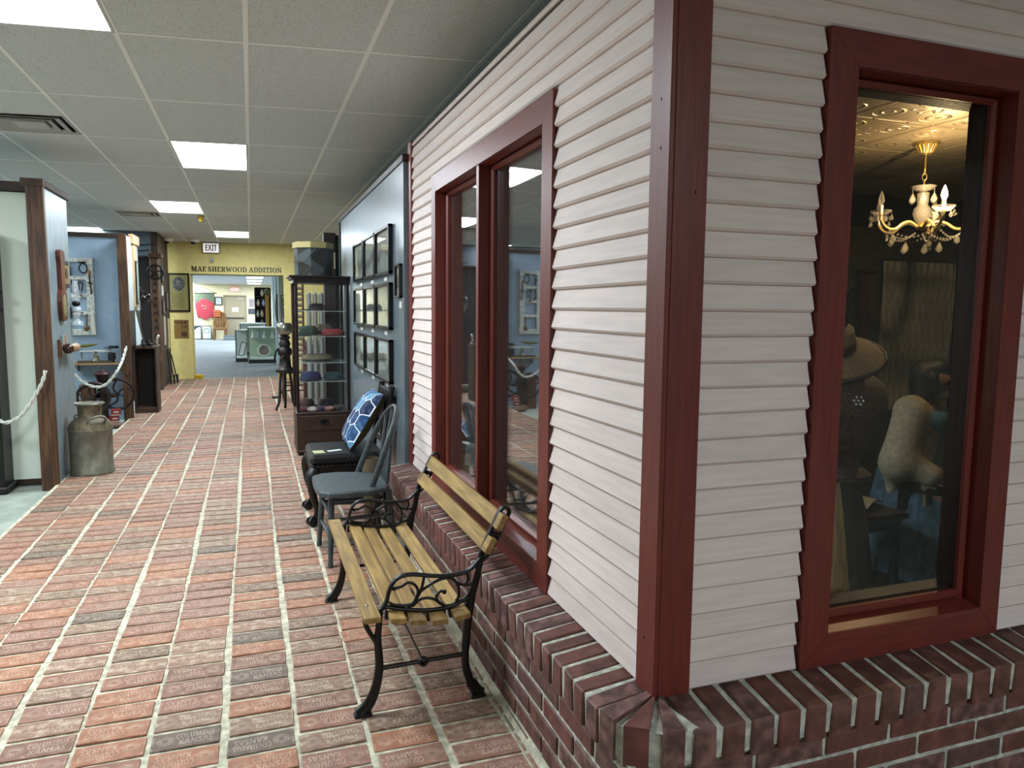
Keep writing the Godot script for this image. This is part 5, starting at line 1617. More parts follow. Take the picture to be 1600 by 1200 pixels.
	obj("burner", bn, plain(Color(0.06, 0.05, 0.045), 0.4, 0.5), lm)
	var cn := MB.new()
	cn.lathe([Vector2(0.026, 0.10), Vector2(0.042, 0.15), Vector2(0.03, 0.21), Vector2(0.022, 0.30)], 16, Transform3D(Basis.IDENTITY, Vector3(0.045, 0, -0.01)))
	obj("chimney", cn, glass(0.15, 0.02), lm)
	# roller on the wall
	var ro := thing("wall_roller", "wooden rolling pin held in a wall mounted wooden rack on the gray return wall", "rolling pin", Vector3(-1.575, 1.135, -7.42))
	var rp := MB.new()
	rp.cbox(Vector3(0.012, 0, 0.19), Vector3(0.024, 0.155, 0.055), 0.003)
	obj("rack_board", rp, wood(Color(0.33, 0.19, 0.09), Color(0.47, 0.30, 0.16), 1, 0.5, 186), ro)
	for q in [[0.015, 0.05, Color(0.52, 0.58, 0.58)], [-0.055, 0.02, Color(0.60, 0.45, 0.35)]]:
		var pl := MB.new()
		pl.cbox(Vector3(0.012, 0.07, q[0] + 0.06), Vector3(0.02, 0.085, 0.05), 0.003)
		obj("rack_slat", pl, plain(q[2], 0.6), ro)
	var ry := MB.new()
	var rx := Transform3D(Basis(Vector3.UP, 1.2) * Basis(Vector3.FORWARD, PI / 2), Vector3(0.075, -0.002, 0.05))
	ry.lathe([Vector2(0.0, -0.13), Vector2(0.034, -0.13), Vector2(0.038, -0.12), Vector2(0.038, 0.12), Vector2(0.034, 0.13), Vector2(0.0, 0.13)], 20, Transform3D(Basis(Vector3.RIGHT, PI / 2), Vector3(0.075, -0.002, 0.02)))
	obj("roller", ry, wood(Color(0.55, 0.40, 0.27), Color(0.66, 0.52, 0.38), 2, 0.45, 187), ro)
	var kb := MB.new()
	kb.ball(Vector3(0.075, -0.002, 0.19), Vector3(0.045, 0.045, 0.04), 10)
	obj("handle_knob", kb, wood(Color(0.14, 0.07, 0.035), Color(0.24, 0.13, 0.07), 2, 0.3, 188), ro)

	# old white sash hung with kitchen tools
	var wf := thing("old_sash", "old white four light window sash hung on the blue panel", "window sash", Vector3(-2.14, 1.10, -11.145))
	var white := mottled(Color(0.66, 0.67, 0.65), Color(0.80, 0.81, 0.79), 0.6, Vector3(3, 3, 3), 189)
	for s in [[0.125, 0.53, 0.09, 1.03], [-0.175, 0.53, 0.09, 1.03]]:
		var st := MB.new()
		st.cbox(Vector3(s[0], s[1], 0.02), Vector3(s[2], s[3], 0.035), 0.004)
		obj("stile", st, white, wf)
	for y in [0.055, 0.31, 0.545, 0.775, 1.01]:
		var rl := MB.new()
		rl.cbox(Vector3(-0.025, y, 0.02), Vector3(0.22, 0.085 if y in [0.055] else 0.05, 0.03), 0.004)
		obj("rail", rl, white, wf)
	var iron := plain(Color(0.10, 0.10, 0.10), 0.45, 0.4)
	var z := -11.095
	var tools := [["wire_whisk", "round black wire whisk hanging in the top light of the white sash", [[[-2.10, 2.07], [-2.13, 2.0], [-2.09, 1.94], [-2.04, 1.97], [-2.05, 2.05], [-2.10, 2.07]], [[-2.14, 2.08], [-2.05, 2.085]]]], ["egg_beater", "black crank egg beater hanging on the right stile of the white sash", [[[-2.015, 1.93], [-2.01, 1.80], [-2.0, 1.70], [-2.005, 1.66]], [[-2.04, 1.82], [-1.985, 1.80]]]],
		["meat_grinder", "dark metal hand grinder hanging in the second light of the white sash", [[[-2.16, 1.85], [-2.14, 1.76], [-2.15, 1.66], [-2.11, 1.64]], [[-2.18, 1.80], [-2.10, 1.81], [-2.11, 1.70]], [[-2.22, 1.84], [-2.25, 1.74], [-2.2, 1.66]]]], ["ladle", "brown wooden ladle hanging in the bottom light of the white sash", [[[-2.065, 1.40], [-2.07, 1.30], [-2.075, 1.24]]]], ["tongs", "small dark tongs hanging at the left of the white sash", [[[-2.24, 2.02], [-2.235, 1.94], [-2.22, 1.90]], [[-2.25, 2.02], [-2.245, 1.93]]]]]
	for k in tools.size():
		var o: Vector3 = Vector3(tools[k][2][0][0][0], tools[k][2][0][0][1], z)
		var tt := thing(tools[k][0], tools[k][1], "kitchen tool", o, 0, "kitchen tools hung on the white sash")
		for c in tools[k][2]:
			var mb := MB.new()
			mb.tube(smooth_path(c.map(func(p): return Vector3(p[0], p[1], z) - o)), 0.009, 7)
			obj("handle", mb, iron if k != 3 else plain(Color(0.35, 0.24, 0.12), 0.6), tt)
		if k == 3:
			var bo := MB.new()
			bo.ball(Vector3(-0.012, -0.19, 0), Vector3(0.035, 0.04, 0.03), 8)
			obj("bowl", bo, plain(Color(0.42, 0.30, 0.15), 0.5), tt)
		if k == 1:
			var hb := MB.new()
			hb.ball(Vector3(0.0, 0.02, 0), Vector3(0.018, 0.035, 0.018), 8)
			obj("grip", hb, plain(Color(0.50, 0.38, 0.24), 0.5), tt)
	var kn := thing("kitchen_spatula", "pale tapered wooden blade hanging on the right stile of the white sash", "kitchen tool", Vector3(-2.0, 1.42, -11.10), 0, "kitchen tools hung on the white sash")
	var bl := MB.new()
	bl.prism(PackedVector2Array([Vector2(-0.012, 0.0), Vector2(0.012, 0.0), Vector2(0.035, -0.3), Vector2(-0.03, -0.3)]), 0.012, Transform3D.IDENTITY, 0.002)
	obj("blade", bl, plain(Color(0.78, 0.77, 0.73), 0.5), kn)

	# shelf, scale and scoop
	var sf := thing("shelf", "thin wooden wall shelf under the white sash, carrying the balance scale", "shelf", Vector3(-1.95, 0.745, -10.97))
	var sm := MB.new()
	sm.cbox(Vector3(0, 0, 0), Vector3(0.66, 0.022, 0.355), 0.003)
	obj("board", sm, wood(Color(0.55, 0.43, 0.28), Color(0.68, 0.55, 0.39), 0, 0.5, 190), sf)
	for s in [-0.25, 0.25]:
		var br := MB.new()
		br.cbox(Vector3(s, -0.06, -0.15), Vector3(0.02, 0.1, 0.03), 0.003)
		obj("bracket", br, plain(Color(0.35, 0.27, 0.17), 0.6), sf)
	var sc := thing("balance_scale", "old balance scale with a white beam, on the shelf under the white sash", "scale", Vector3(-1.95, 0.756, -10.92))
	var bs := MB.new()
	bs.cbox(Vector3(0, 0.015, 0), Vector3(0.42, 0.03, 0.14), 0.006)
	obj("base", bs, plain(Color(0.30, 0.27, 0.22), 0.5, 0.3), sc)
	var pr := MB.new()
	pr.lathe([Vector2(0.05, 0.03), Vector2(0.03, 0.06), Vector2(0.025, 0.09), Vector2(0.035, 0.1), Vector2(0.015, 0.12), Vector2(0.02, 0.15), Vector2(0.0, 0.155)], 14)
	obj("pillar", pr, plain(Color(0.45, 0.43, 0.36), 0.4, 0.4), sc)
	var be := MB.new()
	be.cbox(Vector3(0, 0.158, 0.0), Vector3(0.36, 0.028, 0.02), 0.003)
	obj("beam", be, plain(Color(0.82, 0.84, 0.82), 0.5), sc)
	var pn := MB.new()
	for s in [-1, 1]: pn.tube([Vector3(s * 0.165, 0.06, 0), Vector3(s * 0.165, 0.185, 0)], 0.006, 6)
	pn.lathe([Vector2(0.0, 0.185), Vector2(0.04, 0.188), Vector2(0.10, 0.196), Vector2(0.102, 0.20), Vector2(0.0, 0.192)], 20, Transform3D(Basis.IDENTITY, Vector3(0.19, 0, 0)))
	obj("pans", pn, plain(Color(0.20, 0.18, 0.15), 0.4, 0.6), sc)
	var wg := MB.new()
	wg.lathe([Vector2(0.0, 0.2), Vector2(0.06, 0.2), Vector2(0.06, 0.225), Vector2(0.0, 0.225)], 16, Transform3D(Basis.IDENTITY, Vector3(0.21, 0, 0)))
	wg.lathe([Vector2(0.0, 0.14), Vector2(0.045, 0.13), Vector2(0.05, 0.06), Vector2(0.03, 0.03)], 16, Transform3D(Basis.IDENTITY, Vector3(0.19, 0, 0.03)))
	obj("weights", wg, plain(Color(0.09, 0.085, 0.08), 0.5), sc)
	var sp := thing("brass_scoop", "long greenish brass scoop resting on the left pan of the balance scale", "scoop", Vector3(-2.09, 0.945, -10.92))
	var P := []
	for i in 9:
		var s := i / 8.0
		var wd := 0.055 * pow(sin(PI * clampf(s * 0.9 + 0.08, 0, 1)), 0.6)
		var row := []
		for j in 9:
			var a := PI * j / 8.0
			row.append(Vector3(-0.13 + 0.30 * s, 0.045 - sin(a) * wd * 0.75 + 0.02 * s, cos(a) * wd))
		P.append(row)
	var spm := MB.new()
	spm.grid(P)
	obj("bowl", spm, plain(Color(0.55, 0.53, 0.30), 0.35, 0.5), sp)

	# coffee grinder with two wheels
	var g := thing("coffee_grinder", "dark red iron coffee grinder with two spoked wheels, in the blue bay", "coffee grinder", Vector3(-1.855, -0.05, -10.74))
	var red := mottled(Color(0.10, 0.045, 0.045), Color(0.18, 0.09, 0.085), 0.45, Vector3(8, 8, 8), 191)
	for w in [[Vector3(-0.085, 0.385, 0.17), 0.185], [Vector3(0.145, 0.385, -0.14), 0.20]]:
		var ring := []
		for i in 32: ring.append(w[0] + Vector3(cos(TAU * i / 32) * w[1], sin(TAU * i / 32) * w[1], 0))
		var mb := MB.new()
		mb.tube(ring, 0.020, 8, true, 1.0, 1.0, Vector3.BACK)
		var wn := obj("wheel", mb, red, g)
		for i in 5:
			var a := TAU * i / 5 + 0.3
			var s := MB.new()
			s.tube(smooth_path([w[0], w[0] + Vector3(cos(a + 0.5), sin(a + 0.5), 0) * w[1] * 0.5, w[0] + Vector3(cos(a), sin(a), 0) * w[1]]), 0.012, 7)
			obj("spoke", s, red, wn)
	var ax := MB.new()
	ax.tube([Vector3(-0.085, 0.385, 0.2), Vector3(-0.085, 0.385, -0.18)], 0.02, 8)
	ax.tube([Vector3(0.145, 0.385, 0.1), Vector3(0.145, 0.385, -0.18)], 0.02, 8)
	ax.tube([Vector3(-0.085, 0.385, 0.0), Vector3(0.145, 0.385, 0.0)], 0.03, 8)
	obj("axle", ax, red, g)
	var bd := MB.new()
	bd.lathe([Vector2(0.09, 0.0), Vector2(0.08, 0.04), Vector2(0.055, 0.12), Vector2(0.05, 0.3), Vector2(0.08, 0.4), Vector2(0.05, 0.5), Vector2(0.04, 0.56), Vector2(0.06, 0.575), Vector2(0.088, 0.66), Vector2(0.10, 0.668)], 20, Transform3D(Basis.IDENTITY, Vector3(0.0, 0, 0.0)))
	obj("body", bd, red, g)
	var ld := MB.new()
	ld.lathe([Vector2(0.102, 0.665), Vector2(0.104, 0.675), Vector2(0.06, 0.71), Vector2(0.02, 0.722), Vector2(0.008, 0.74), Vector2(0.012, 0.76), Vector2(0.0, 0.775)], 20)
	obj("lid", ld, mottled(Color(0.16, 0.07, 0.07), Color(0.26, 0.14, 0.13), 0.4, Vector3(8, 8, 8), 192), g)
	for i in 2:
		var bx := thing("coffee_box", ["red and white box on top of its twin, in front of the coffee grinder", "red and white box under its twin, in front of the coffee grinder"][i], "box", Vector3(-1.665 - 0.02 * i, 0.112 - 0.0835 * i, -10.42), 0.1 + 0.1 * i, "red boxes by the coffee grinder")
		var b1 := MB.new()
		b1.cbox(Vector3(0, 0.04, 0), Vector3(0.11, 0.082, 0.07), 0.002)
		obj("carton", b1, plain(Color(0.50, 0.07, 0.09), 0.5), bx)
		var b2 := MB.new()
		b2.cbox(Vector3(0.005, 0.045, 0.036), Vector3(0.06, 0.018, 0.003), 0.001); b2.cbox(Vector3(0, 0.008, 0.036), Vector3(0.105, 0.012, 0.003), 0.001)
		obj("white_band", b2, plain(Color(0.75, 0.72, 0.66), 0.5), bx)
	var sk := thing("sack", "pale lumpy sack lying under the two red boxes", "sack", Vector3(-1.70, -0.05, -10.40))
	var sk1 := MB.new()
	sk1.ball(Vector3(0, 0.04, 0), Vector3(0.13, 0.04, 0.09), 8); sk1.ball(Vector3(-0.1, 0.05, -0.03), Vector3(0.06, 0.05, 0.06), 8)
	obj("cloth", sk1, mottled(Color(0.35, 0.24, 0.21), Color(0.55, 0.45, 0.40), 0.9, Vector3(10, 10, 10), 193), sk)
	var jg := thing("wooden_box", "reddish wooden box half hidden behind the milk can, in the blue bay", "box", Vector3(-2.02, -0.05, -10.72))
	var jb := MB.new()
	jb.cbox(Vector3(0, 0.26, 0), Vector3(0.16, 0.52, 0.16), 0.006)
	obj("body", jb, wood(Color(0.33, 0.20, 0.13), Color(0.45, 0.30, 0.21), 1, 0.6, 194), jg)
	var jl := MB.new()
	jl.cbox(Vector3(0, 0.53, 0), Vector3(0.18, 0.02, 0.18), 0.004)
	obj("lid", jl, wood(Color(0.33, 0.20, 0.13), Color(0.45, 0.30, 0.21), 0, 0.6, 194), jg)

	# crate on end, mirror and things on it
	var cr := thing("crate", "old open wooden crate standing on end beside the blue bay", "crate", Vector3(-1.425, 0.002, -11.52))
	var cw := wood(Color(0.19, 0.12, 0.075), Color(0.33, 0.225, 0.15), 1, 0.6, 195)
	var inn := wood(Color(0.07, 0.05, 0.035), Color(0.13, 0.095, 0.065), 1, 0.7, 196)
	for s in [-1, 1]:
		var sd := MB.new()
		sd.cbox(Vector3(s * 0.14, 0.47, 0), Vector3(0.022, 0.94, 0.34), 0.003)
		obj("side_board", sd, cw, cr)
	for y in [0.04, 0.93]:
		var e := MB.new()
		e.cbox(Vector3(0, y, 0), Vector3(0.258, 0.03 if y > 0.5 else 0.075, 0.34), 0.003)
		obj("end_board", e, wood(Color(0.19, 0.12, 0.075), Color(0.33, 0.225, 0.15), 0, 0.6, 195), cr)
	var bk := MB.new()
	bk.cbox(Vector3(0, 0.47, -0.155), Vector3(0.258, 0.85, 0.02), 0.003)
	obj("back_board", bk, inn, cr)
	var mi := thing("leaning_mirror", "tall framed mirror with its bright reflection painted pale, leaning on the upright crate", "mirror", Vector3(-1.50, 0.95, -11.42))
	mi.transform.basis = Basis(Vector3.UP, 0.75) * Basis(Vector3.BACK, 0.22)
	var mf := MB.new()
	for s in [-1, 1]:
		mf.cbox(Vector3(s * 0.085, 0.26, 0), Vector3(0.02, 0.52, 0.025), 0.004); mf.cbox(Vector3(0, 0.26 + s * 0.25, 0), Vector3(0.19, 0.02, 0.025), 0.004)
	obj("frame", mf, plain(Color(0.35, 0.33, 0.25), 0.4, 0.3), mi)
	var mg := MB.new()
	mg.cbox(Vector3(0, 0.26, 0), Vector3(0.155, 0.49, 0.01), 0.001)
	obj("painted_reflection", mg, plain(Color(0.80, 0.86, 0.87), 0.12), mi)  # bright reflection put in as a pale plain colour
	for i in 2:
		var so := thing("shoe", ["small dark laced shoe on the crate, nearer the corridor", "small dark laced shoe on the crate, nearer the mirror"][i], "shoe", Vector3(-1.36 - 0.075 * i, 0.946, -11.42 + 0.02 * i), 0.4 - 0.2 * i, "small shoes on the crate")
		var sl := MB.new()
		sl.cbox(Vector3(0, 0.008, 0.0), Vector3(0.05, 0.014, 0.15), 0.005); sl.cbox(Vector3(0, 0.012, -0.055), Vector3(0.045, 0.024, 0.04), 0.004)
		obj("sole", sl, plain(Color(0.05, 0.035, 0.025), 0.6), so)
		var uppr := MB.new()
		uppr.ball(Vector3(0, 0.03, 0.03), Vector3(0.026, 0.022, 0.05), 8); uppr.lathe([Vector2(0.026, 0.015), Vector2(0.027, 0.05), Vector2(0.025, 0.095), Vector2(0.021, 0.095), Vector2(0.0, 0.06)], 14, Transform3D(Basis.from_scale(Vector3(1, 1, 1.3)), Vector3(0, 0, -0.04)))
		obj("upper", uppr, plain(Color(0.10, 0.085, 0.08), 0.5), so)
		var lc := MB.new()
		for j in 4: lc.tube([Vector3(-0.012, 0.045 + j * 0.013, 0.012 - j * 0.009), Vector3(0.012, 0.05 + j * 0.013, 0.010 - j * 0.009)], 0.002, 5)
		obj("laces", lc, plain(Color(0.5, 0.48, 0.44), 0.8), so)
	var fp := thing("framed_picture", "tall narrow dark framed picture on the return wall behind the brown end post", "picture", Vector3(-1.508, 1.84, -11.50))
	var ff := MB.new()
	ff.cbox(Vector3(0.008, 0, 0), Vector3(0.016, 0.60, 0.15), 0.003)
	obj("frame", ff, plain(Color(0.04, 0.06, 0.06), 0.4), fp)
	var fi := MB.new()
	fi.cbox(Vector3(0.017, 0, 0), Vector3(0.003, 0.55, 0.10), 0.0008)
	obj("print", fi, mottled(Color(0.35, 0.42, 0.40), Color(0.58, 0.63, 0.58), 0.5, Vector3(10, 10, 10), 197), fp)
	# saddle and tack in the third bay
	var sd := thing("saddle", "old dark leather saddle with a shiny horn hanging in the third bay", "saddle", Vector3(-1.70, 1.66, -13.6))
	var s1 := MB.new()
	s1.ball(Vector3(0, 0, 0), Vector3(0.13, 0.07, 0.18), 10, Basis(Vector3.BACK, -0.7)); s1.ball(Vector3(0.06, 0.02, 0.05), Vector3(0.07, 0.06, 0.07), 8)
	obj("seat", s1, mottled(Color(0.05, 0.04, 0.04), Color(0.10, 0.085, 0.08), 0.3, Vector3(8, 8, 8), 198), sd)
	var s2 := MB.new()
	s2.tube(smooth_path([Vector3(-0.05, 0.16, 0), Vector3(0.0, 0.10, 0.03), Vector3(0.09, 0.03, 0.05), Vector3(0.10, -0.04, 0.05)]), 0.025, 8)
	obj("horn", s2, plain(Color(0.22, 0.20, 0.20), 0.3), sd)
	var s3 := MB.new()
	s3.tube(smooth_path([Vector3(-0.02, -0.02, 0.1), Vector3(-0.03, -0.12, 0.1), Vector3(-0.02, -0.2, 0.1)]), 0.014, 7); s3.tube(smooth_path([Vector3(-0.05, 0.0, 0.12), Vector3(-0.06, -0.1, 0.12), Vector3(-0.03, -0.16, 0.12)]), 0.014, 7)
	obj("straps", s3, plain(Color(0.45, 0.43, 0.40), 0.5), sd)
	var pg := MB.new()
	pg.tube([Vector3(-0.1, 0.0, -1.0), Vector3(-0.02, 0.0, 0.0)], 0.03, 8)
	obj("wall_arm", pg, plain(Color(0.10, 0.06, 0.04), 0.6), sd)
	var st := thing("stone", "gray rounded stone on the edge of the brick walk beyond the crate", "stone", Vector3(-1.50, 0.0, -12.65))
	var sm2 := MB.new()
	sm2.ball(Vector3(0, 0.07, 0), Vector3(0.11, 0.075, 0.09), 8)
	obj("rock", sm2, mottled(Color(0.22, 0.19, 0.17), Color(0.35, 0.31, 0.28), 0.8, Vector3(9, 9, 9), 199), st)

# ---------------------------------------------------------------- the yellow end wall

func end_wall() -> void:
	var t := thing("wall_end", "yellow end wall with a wide opening into the next room", "wall", Vector3(-1.17, 0, -16.60), -0.168, "", "structure")
	var yel := mottled(Color(0.84, 0.775, 0.49), Color(0.87, 0.81, 0.53), 0.7, Vector3(1, 1, 1), 200)
	var w := MB.new()
	w.span(Vector3(-7.0, -0.06, -0.2), Vector3(0, 2.9, 0)); w.span(Vector3(1.86, -0.06, -0.2), Vector3(8.0, 2.9, 0)); w.span(Vector3(0, 2.19, -0.2), Vector3(1.86, 2.9, 0))
	obj("wall_face", w, yel, t)
	var hdr := MB.new()
	hdr.cbox(Vector3(0.93, 2.185, -0.1), Vector3(1.86, 0.02, 0.205), 0.003)
	obj("opening_edge", hdr, plain(Color(0.40, 0.38, 0.22), 0.6), t)
	var put := func(n: Node3D, x: float, y: float, z := 0.0): n.transform = t.transform * Transform3D(Basis.IDENTITY, Vector3(x, y, z))
	var dark := plain(Color(0.12, 0.10, 0.05), 0.5)
	var sg := thing("wall_lettering", "dark serif letters MAE SHERWOOD ADDITION over the opening in the yellow wall", "lettering")
	put.call(sg, 0.93, 2.295)
	var text := "MAE SHERWOOD ADDITION"
	var parts := text.split("")
	var tm := lettering("letters", text, "Droid Serif", 0.105, dark, sg, Transform3D(Basis.IDENTITY, Vector3(0, 0, 0.006)), 0.012)
	var wd: float = tm.mesh.get_aabb().size.x
	tm.scale.x = 1.80 / wd
	var ex := thing("exit_sign", "white EXIT sign with dark letters under the ceiling, over the yellow wall opening", "sign")
	put.call(ex, 0.445, 2.62, 0.06)
	var eb := MB.new()
	eb.cbox(Vector3(0, 0.105, 0), Vector3(0.33, 0.21, 0.06), 0.008)
	obj("housing", eb, plain(Color(0.62, 0.62, 0.58), 0.5), ex)
	var ef := MB.new()
	ef.cbox(Vector3(0, 0.105, 0.031), Vector3(0.305, 0.185, 0.004), 0.001)
	obj("face", ef, glow(Color(0.95, 0.93, 0.92), 0.25), ex)
	var el := lettering("letters", "EXIT", "Droid Sans", 0.125, plain(Color(0.10, 0.03, 0.03), 0.5), ex, Transform3D(Basis.IDENTITY, Vector3(0, 0.105, 0.035)), 0.004)
	el.scale.x = 0.22 / (el.mesh.get_aabb().size.x)
	var em := MB.new()
	em.tube([Vector3(0, 0.2, 0), Vector3(0, 0.225, 0)], 0.02, 8)
	obj("mount", em, plain(Color(0.62, 0.62, 0.58), 0.5), ex)
	var sw := thing("wall_sensor", "small white sensor box on the yellow wall under the EXIT sign", "sensor")
	put.call(sw, 0.44, 2.445)
	var sb := MB.new()
	sb.cbox(Vector3(0, 0.03, 0.02), Vector3(0.075, 0.10, 0.04), 0.008)
	obj("case", sb, plain(Color(0.75, 0.74, 0.66), 0.5), sw)
	var sl := MB.new()
	sl.cbox(Vector3(0.01, 0.02, 0.041), Vector3(0.03, 0.045, 0.004), 0.001)
	obj("lens", sl, plain(Color(0.45, 0.45, 0.42), 0.4), sw)
	# plaque with an oval portrait
	var pl := thing("plaque", "tall dark framed plaque with an oval portrait on the yellow wall, left of the opening", "plaque")
	put.call(pl, -0.225, 1.41)
	var fr := MB.new()
	for s in [-1, 1]:
		fr.cbox(Vector3(s * 0.198, 0.395, 0.018), Vector3(0.03, 0.79, 0.036), 0.005); fr.cbox(Vector3(0, 0.395 + s * 0.38, 0.018), Vector3(0.37, 0.03, 0.036), 0.005)
	obj("frame", fr, plain(Color(0.07, 0.05, 0.03), 0.4), pl)
	var img := Image.create(192, 384, false, Image.FORMAT_RGB8)
	var nz := FastNoiseLite.new()
	nz.seed = 5; nz.frequency = 0.06
	for y in 384:
		for x in 192:
			var c := Color(0.56, 0.53, 0.33)
			var d := Vector2((x - 96) / 62.0, (y - 100) / 78.0).length()
			if d < 1.0:
				var l := clampf(0.32 + nz.get_noise_2d(x, y) * 0.55 + (0.12 if Vector2((x - 96) / 22.0, (y - 90) / 30.0).length() < 1.0 else 0.0), 0.08, 0.75)
				c = Color(l, l, l * 0.97)
			elif d < 1.05: c = Color(0.62, 0.6, 0.45)
			elif y > 205 and y < 352:
				var row := int((y - 205) / 14)
				if (y - 205) % 14 < 6 and x > 22 and x < 170 - (row * 37) % 40 and nz.get_noise_2d(x * 4, row * 60) > -0.15: c = Color(0.36, 0.34, 0.18)
			img.set_pixel(x, y, c)
	var pf := MB.new()
	pf.cbox(Vector3(0, 0.395, 0.01), Vector3(0.37, 0.73, 0.012), 0.001)
	obj("face", pf, picture(img, 0.5, 0.37, 0.73, Vector2(0, -0.395)), pl)
	var po := thing("poster", "small brown paper poster pinned on the yellow wall under the tall plaque", "poster")
	put.call(po, -0.205, 0.85)
	var im2 := Image.create(128, 172, false, Image.FORMAT_RGB8)
	for y in 172:
		for x in 128:
			var c := Color(0.52, 0.40, 0.20) * (1.0 + 0.12 * nz.get_noise_2d(x, y))
			if y > 12 and y < 34 and x > 10 and x < 118 and nz.get_noise_2d(x * 2.5, 9) > -0.1: c = Color(0.22, 0.15, 0.07)
			elif y > 42 and y < 82 and (y / 8) % 2 == 0 and x > 60 and x < 118 and nz.get_noise_2d(x * 4, y / 8 * 50) > -0.2: c = Color(0.26, 0.18, 0.09)
			elif y > 108 and y < 155 and x > 62 and x < 112 and nz.get_noise_2d(x * 3, y * 3) > -0.25: c = Color(0.24, 0.17, 0.10)
			img_safe(im2, x, y, c)
	var pp := MB.new()
	pp.cbox(Vector3(0, 0.195, 0.003), Vector3(0.29, 0.39, 0.004), 0.0008)
	obj("sheet", pp, picture(im2, 0.8, 0.29, 0.39, Vector2(0, -0.195)), po)
	var pin := MB.new()
	pin.ball(Vector3(-0.14, 0.29, 0.008), Vector3(0.012, 0.012, 0.006), 6)
	obj("pin", pin, plain(Color(0.85, 0.83, 0.6), 0.4), po)
	for i in 2:
		var bl := thing("door_stop", ["bright yellow block on the floor at the left foot of the opening", "bright yellow block on the floor at the right foot of the opening"][i], "block")
		put.call(bl, 0.095 if i == 0 else 1.79, 0.0, -0.06)
		var bm := MB.new()
		bm.cbox(Vector3(0, 0.045, 0), Vector3(0.155, 0.085, 0.12), 0.008)
		obj("body", bm, plain(Color(0.85, 0.68, 0.05), 0.5), bl)
		var bh := MB.new()
		bh.cbox(Vector3(0, 0.0445, 0.061), Vector3(0.11, 0.045, 0.004), 0.0012)
		obj("front_plate", bh, plain(Color(0.70, 0.55, 0.03), 0.5), bl)
	# domes and sprinkler on the ceiling
	for i in 2:
		var dm := thing("security_camera", ["white dome security camera on the ceiling above the left edge of the yellow wall", "white dome security camera on the ceiling just left of the EXIT sign"][i], "camera", Vector3([-1.50, -1.02][i], 2.843, [-15.9, -15.85][i]), 0, "dome cameras on the ceiling")
		var d1 := MB.new()
		d1.lathe([Vector2(0.0, -0.065), Vector2(0.075, -0.06), Vector2(0.095, -0.035), Vector2(0.098, 0.0)], 20)
		obj("housing", d1, plain(Color(0.92, 0.92, 0.90), 0.5), dm)
		var d2 := MB.new()
		d2.ball(Vector3(-0.02, -0.07, 0.02), Vector3(0.048, 0.04, 0.048), 8)
		obj("lens_dome", d2, plain(Color(0.03, 0.03, 0.03), 0.15), dm)
	var sp := thing("sprinkler", "small yellow sprinkler head hanging from the ceiling beside the second light", "sprinkler", Vector3(-0.665, 2.843, -11.85))
	var s1 := MB.new()
	s1.lathe([Vector2(0.0, -0.085), Vector2(0.03, -0.08), Vector2(0.038, -0.06), Vector2(0.02, -0.045), Vector2(0.02, -0.03), Vector2(0.05, -0.02), Vector2(0.055, 0.0)], 16)
	obj("head", s1, plain(Color(0.70, 0.58, 0.16), 0.4, 0.2), sp)

func img_safe(im: Image, x: int, y: int, c: Color) -> void:
	im.set_pixel(x, y, Color(clampf(c.r, 0, 1), clampf(c.g, 0, 1), clampf(c.b, 0, 1)))

# ---------------------------------------------------------------- the room beyond the opening

